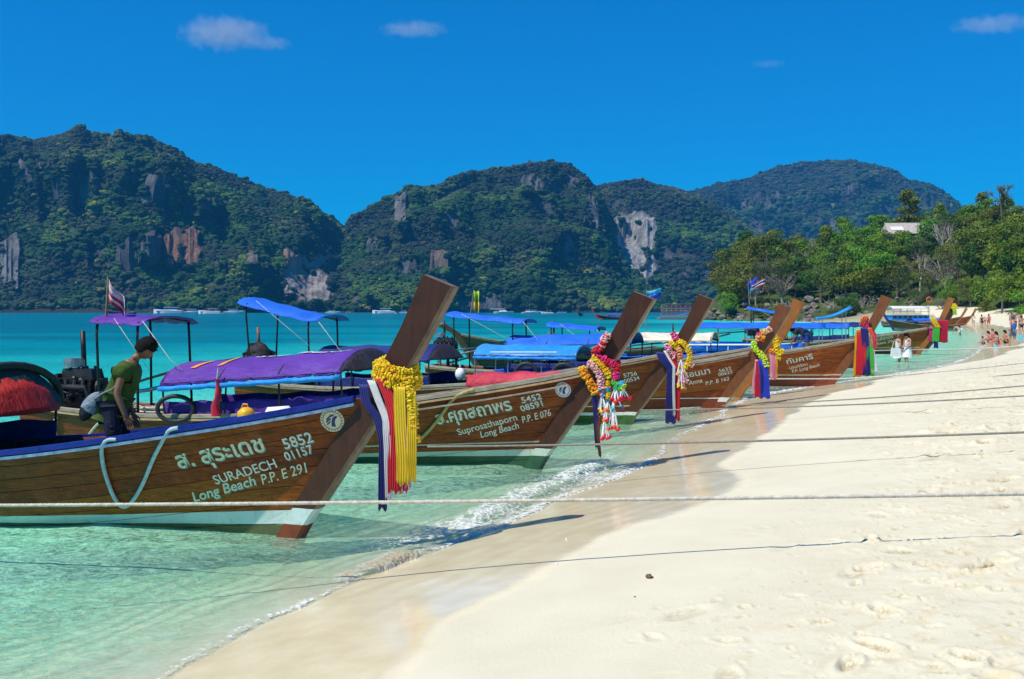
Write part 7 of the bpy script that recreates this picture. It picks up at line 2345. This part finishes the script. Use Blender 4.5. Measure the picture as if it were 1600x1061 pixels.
b15 = longtail(P(1395, 118, 0), R(170), 'blue draped long-tail boat moored left of the white roofed excursion boat', H3, GREYWOOD, PALEWOOD, BLUEP, 15, detail=1, sz=.9, group='long-tail boats lying off the beach')
arch_canopy(b15, -7.2, -2.4, 1.3, 1.3, .3, .9, ROYAL, side=NAVYC, seed=31)

# floating deck with striped rails at the headland tip
def platform():
    e = empty('floating_restaurant', P(1058, 262, 0), R(0), 'striped open sided floating restaurant at the tip of the headland', 'floating restaurant')
    cols = [plain('driftwood_paint', (.30, .27, .24), .7), plain('maroon_paint', (.22, .03, .05), .6), plain('orange_band', (.65, .25, .03), .6), plain('purple_band', (.2, .06, .3), .6)]
    for k in range(4):
        MB().box((0, 0, .5 + k * .95), (9.5 - k * .8, 4, .16)).build('floor', cols[k % 2], e)
        MB().box((0, -2.02, .95 + k * .95), (9.3 - k * .8, .06, .14)).build('railing', cols[(k + 2) % 4], e)
        MB().box((0, -2.02, 1.18 + k * .95), (9.3 - k * .8, .06, .07)).build('railing', cols[(k + 1) % 4], e)
    for k in range(8): MB().box((-4.2 + k * 1.2, -1.95, 2.0), (.12, .12, 3.6)).build('pillar', cols[0], e)
    for s in (-1, 1): MB().cyl((-5, s * 1.6, .1), (5, s * 1.6, .1), .4, 10).build('float', STEELP, e)
    return e
platform()
o = empty('awning', P(1068, 235, 0), 0, 'azure awning in front of the striped floating restaurant', 'awning')
rows_ = [[(x, y, 1.5 + .3 * math.sin(x * .8)) for y in (-1, 0, 1)] for x in np.linspace(-1.8, 1.8, 9)]
MB().slab(rows_, lambda i, j: (rows_[i][j][0], rows_[i][j][1], rows_[i][j][2] - .03)).build('cloth', AZURE, o, True)
for x in (-1.6, 1.6): MB().cyl((x, 0, -.3), (x, 0, 1.4), .05, 6).build('pole', STEELP, o)

# speedboats and yachts along the far shore
WG = plain('white_gelcoat', (.80, .80, .80), .25, .08); DGL = plain('tinted_glass', (.02, .03, .04), .1, .1)
def speedboat(px, Y, L, rz, label, cabin=True):
    e = empty('speedboat', P(px, Y, 0), rz, label, 'speedboat', 'speedboats anchored under the far hills'); s = L / 10; e.scale = (s, s, s)
    rows = []
    for i in range(16):
        f = i / 15; x = 10 * (f - .5); w = max(.06, 1.4 * (1 - max(0, f - .55) ** 2 * 4.7)); zs = .95 + .5 * f
        rows.append([(x, -w, zs), (x, -w * .85, .1), (x, 0, -.3), (x, w * .85, .1), (x, w, zs)])
    MB().slab(rows, lambda i, j: (rows[i][j][0], rows[i][j][1] * .9, rows[i][j][2] + .05)).build('hull', WG, e)
    MB().box((0, 0, 1.12), (8.2, 2.3, .1)).build('deck', WG, e)
    if cabin:
        MB().box((-.5, 0, 1.6), (4.6, 2.0, .9), taper=.82).build('cabin', WG, e)
        MB().box((-.5, 0, 1.68), (4.5, 2.02, .32), taper=.9).build('windscreen', DGL, e)
        MB().box((-.9, 0, 2.2), (5.0, 2.2, .1)).build('roof', WG, e)
    else:
        MB().box((.8, 0, 1.45), (1.6, 1.6, .5), taper=.7).build('windscreen', DGL, e)
        for x in (-3, 0):
            for y in (-1, 1): MB().cyl((x, y, 1.1), (x, y, 2.3), .05, 6).build('roof_post', WG, e)
        MB().box((-1.5, 0, 2.35), (4.4, 2.4, .08)).build('roof', WG, e)
    for y in (-.5, .5):
        MB().box((-5.1, y, .95), (.5, .38, 1.0), taper=.8).build('outboard_motor', IRON, e)
speedboat(264, 720, 21, R(185), 'largest white speedboat, left end of the row under the far hills', True)
speedboat(302, 700, 14, R(10), 'white open speedboat, second from the left in the far row')
speedboat(328, 690, 16, R(175), 'white speedboat, third from the left in the far row', False)
speedboat(366, 740, 15, R(5), 'white cabin speedboat just left of the tilted blue awning')
speedboat(200, 760, 9, R(15), 'small white speedboat left of the far row', False)
speedboat(520, 760, 11, R(0), 'small white speedboat right of the tilted blue awning', True)
speedboat(545, 700, 8, R(90), 'small speedboat seen end on in the middle distance', False)
speedboat(600, 750, 17, R(180), 'long white speedboat just left of the nearest prow')
speedboat(634, 800, 10, R(0), 'low white speedboat touching the nearest prow on the left', False)
speedboat(835, 800, 12, R(4), 'white motorboat left of the yacht with one mast', True)
speedboat(855, 760, 9, R(170), 'small pale motorboat right of the single mast yacht', False)
speedboat(878, 820, 8, R(10), 'tiny white motorboat nearest the red longtail boat', False)
def yacht(px, Y, L, label, masts):
    e = empty('sailing_yacht', P(px, Y, 0), R(8), label, 'yacht', 'sailing yachts anchored under the far hills'); s = L / 12; e.scale = (s, s, s)
    rows = []
    for i in range(14):
        f = i / 13; x = 12 * (f - .5); w = max(.06, 1.7 * math.sin(math.pi * (.12 + .86 * f) * .98) ** .7); rows.append([(x, -w, 1.1 + .2 * f), (x, -w * .8, .1), (x, 0, -.4), (x, w * .8, .1), (x, w, 1.1 + .2 * f)])
    MB().slab(rows, lambda i, j: (rows[i][j][0], rows[i][j][1] * .92, rows[i][j][2] + .05)).build('hull', WG, e)
    MB().box((0, 0, 1.25), (9.5, 2.4, .12)).build('deck', WG, e); MB().box((-.5, 0, 1.6), (4.5, 1.8, .6), taper=.85).build('cabin', WG, e)
    for k in range(masts):
        x = .8 - k * 2.8; hh = 14 - k * 3
        m = MB().tube([(x, 0, 1.2), (x, 0, hh)], [.11, .07], 7).build('mast', STEELP, e)
        MB().tube([(x, 0, 2.6), (x - 3.2, 0, 2.7)], .13, 7).build('boom', WG, e)
        for q in (-1, 1): MB().tube([(x, 0, hh), (x + q * (4 if k == 0 else 2.4), 0, 1.4)], .03, 4).build('stay', STEELP, m)
yacht(787, 760, 15, 'white yacht with several masts, in front of the far hills', 3)
yacht(826, 780, 11, 'smaller white yacht with one thin mast', 1)

# cargo in the boats (top level: it can be lifted out)
def rest(nm, root, x, y, z, label, cat, rz=0):
    return empty(nm, on_boat(root, x, y, z), root.rotation_euler.z + rz, label, cat)
e = rest('jerrycan', b1, -.62, -.12, 1.17, 'yellow plastic can on the foredeck of the nearest boat', 'can')
e.scale = (.6, .6, .6); b = MB(); b.tube([(0, 0, .0), (0, 0, .05), (0, 0, .2), (0, 0, .26), (0, 0, .28)], [.10, .15, .15, .09, .04], 14); b.build('can_body', YELP, e, True); MB().cyl((.0, 0, .27), (.0, 0, .32), .03, 8).build('cap', RM('red'), e); MB().tube([(-.09, 0, .26), (-.06, 0, .33), (.02, 0, .33), (.04, 0, .26)], .014, 6).build('handle', YELP, e)
e = rest('life_jacket', b2, -4.95, -.98, .80, 'bright red life jacket hanging from the canopy post', 'life jacket')
rg = random.Random(3); rows = [[(.03 * math.sin(q * 6) + math.cos(a) * (.025 + .055 * q + rg.uniform(-.02, .02)), math.sin(a) * (.03 + .04 * q), .46 - .54 * q) for a in [2 * math.pi * k / 14 for k in range(14)]] for q in np.linspace(0, 1, 9)]
MB().grid(rows, close_u=True).build('vest', RM('crimson'), e, True); MB().tube([(0, 0, .5), (.02, 0, .66)], .012, 5).build('strap', ROPEW, e)
e = rest('fender', b1, -.28, -.05, 1.28, 'white plastic float on the foredeck of the nearest boat', 'float', .3)
e.scale = (.55, .55, .55)
MB().tube([(-.25, 0, 0), (-.2, 0, 0), (.2, 0, .02), (.27, 0, .02)], [.03, .11, .12, .04], 12).build('float_body', WHITEC, e, True); MB().tube([(.27, 0, .02), (.33, 0, .05)], .012, 5).build('eye', ROPEW, e)
e = rest('tyre', b2, -5.75, -.92, .80, 'black rubber tyre leaning under the violet canopy', 'tyre', .25)
MB().tube([(.28 * math.cos(a), .03 * math.cos(a), .20 * math.sin(a)) for a in np.linspace(0, 2 * math.pi, 26)[:-1]], .036, 9, closed=True).build('tyre_ring', RUBBER, e, True)
for k, (xx, lab) in enumerate(((-4.9, 'left black tyre on the blue side cloth behind the second hull'), (-3.9, 'right black tyre on the blue side cloth behind the second hull'))):
    e = rest('tyre', b4, xx, -1.0, .85, lab, 'tyre', .1)
    MB().tube([(.28 * math.cos(a), -.02, .28 * math.sin(a)) for a in np.linspace(0, 2 * math.pi, 24)[:-1]], .055, 9, closed=True).build('tyre_ring', RUBBER, e, True)
# red tarp over gear on boat 3's foredeck and a white float
e = rest('tarpaulin', b3, -2.4, -.2, .78, 'faded red tarpaulin draped along the third boat behind the second hull', 'tarpaulin')
rows = [[(x, y - .25, .17 + .10 * math.cos(y * 1.9) + .10 * x * .3 + .02 * math.sin(x * 9 + y * 4) + .02 * math.sin(y * 12)) for y in np.linspace(-.42, .6, 10)] for x in np.linspace(-.95, 1.1, 26)]
for r_ in rows: r_[0] = (r_[0][0], r_[0][1] - .03, r_[0][2] - .24)
MB().slab(rows, lambda i, j: (rows[i][j][0], rows[i][j][1] + .01, rows[i][j][2] - .01)).build('cloth', REDT, e, True)
e = rest('fender', b3, -3.6, -.6, 1.02, 'white float at the left end of the faded red tarpaulin', 'float')
MB().ball((0, 0, 0), (.11, .10, .13), 14, 9).build('float_body', WHITEC, e, True); MB().tube([(0, 0, .15), (0, 0, .22)], .02, 6).build('eye', ROPEW, e)
for k, (bt, xx, yy, lab) in enumerate(((b2, -7.3, -.25, 'coil of pale rope on the stern deck of the violet canopied boat'), (b2, -6.4, -.45, 'coil of white rope beside the man in green'), (b4, -2.3, -.2, 'pale rope heap on the foredeck left of the pink garlands'))):
    e = rest('rope_coil', bt, xx, yy, float(sheer_z(xx)) - .02, lab, 'rope coil')
    rg = random.Random(k); pts = []
    for i in range(90):
        a = i * .42; r_ = .22 + .06 * math.sin(i * .31) + rg.uniform(-.01, .01); pts.append((r_ * math.cos(a) * 1.3, r_ * math.sin(a) * .7, .02 + i * .0011 + rg.uniform(0, .01)))
    MB().tube(pts, .015, 5).build('coil', ROPEW, e, True)
# side cloth and cargo strip of blue on boat 1 is built with its canopy
# litter on the sand
LEAFB = plain('dry_leaf', (.16, .09, .04), .8, .3)
for k, (px, py, sz_, lab) in enumerate(((1015, 903, .024, 'brown husk lying alone on the smooth sand'), (992, 933, .007, 'tiny dark pebble below the brown husk'), (885, 843, .011, 'white shell on the wet sand, right one'), (870, 882, .010, 'white shell on the wet sand, lower one'))):
    z = .4
    for _ in range(20):
        Y = F * (EYE - z) / (py - HZ); z = sand_height((px - 800) / F * Y, Y)
    rg = random.Random(k); b = MB(); b.ball((0, 0, 0), (sz_ * 1.5, sz_, sz_ * .7), 9, 6, jit=.25, rg=rg)
    o = b.build('husk' if k == 0 else ('pebble' if k == 1 else 'shell'), LEAFB if k < 2 else WHITEC, None, True); o.location = ((px - 800) / F * Y, Y, z + sz_ * .35); o.rotation_euler = (0, 0, rg.uniform(0, 3))
    tag(o, lab, ('husk', 'pebble', 'shell', 'shell')[k])
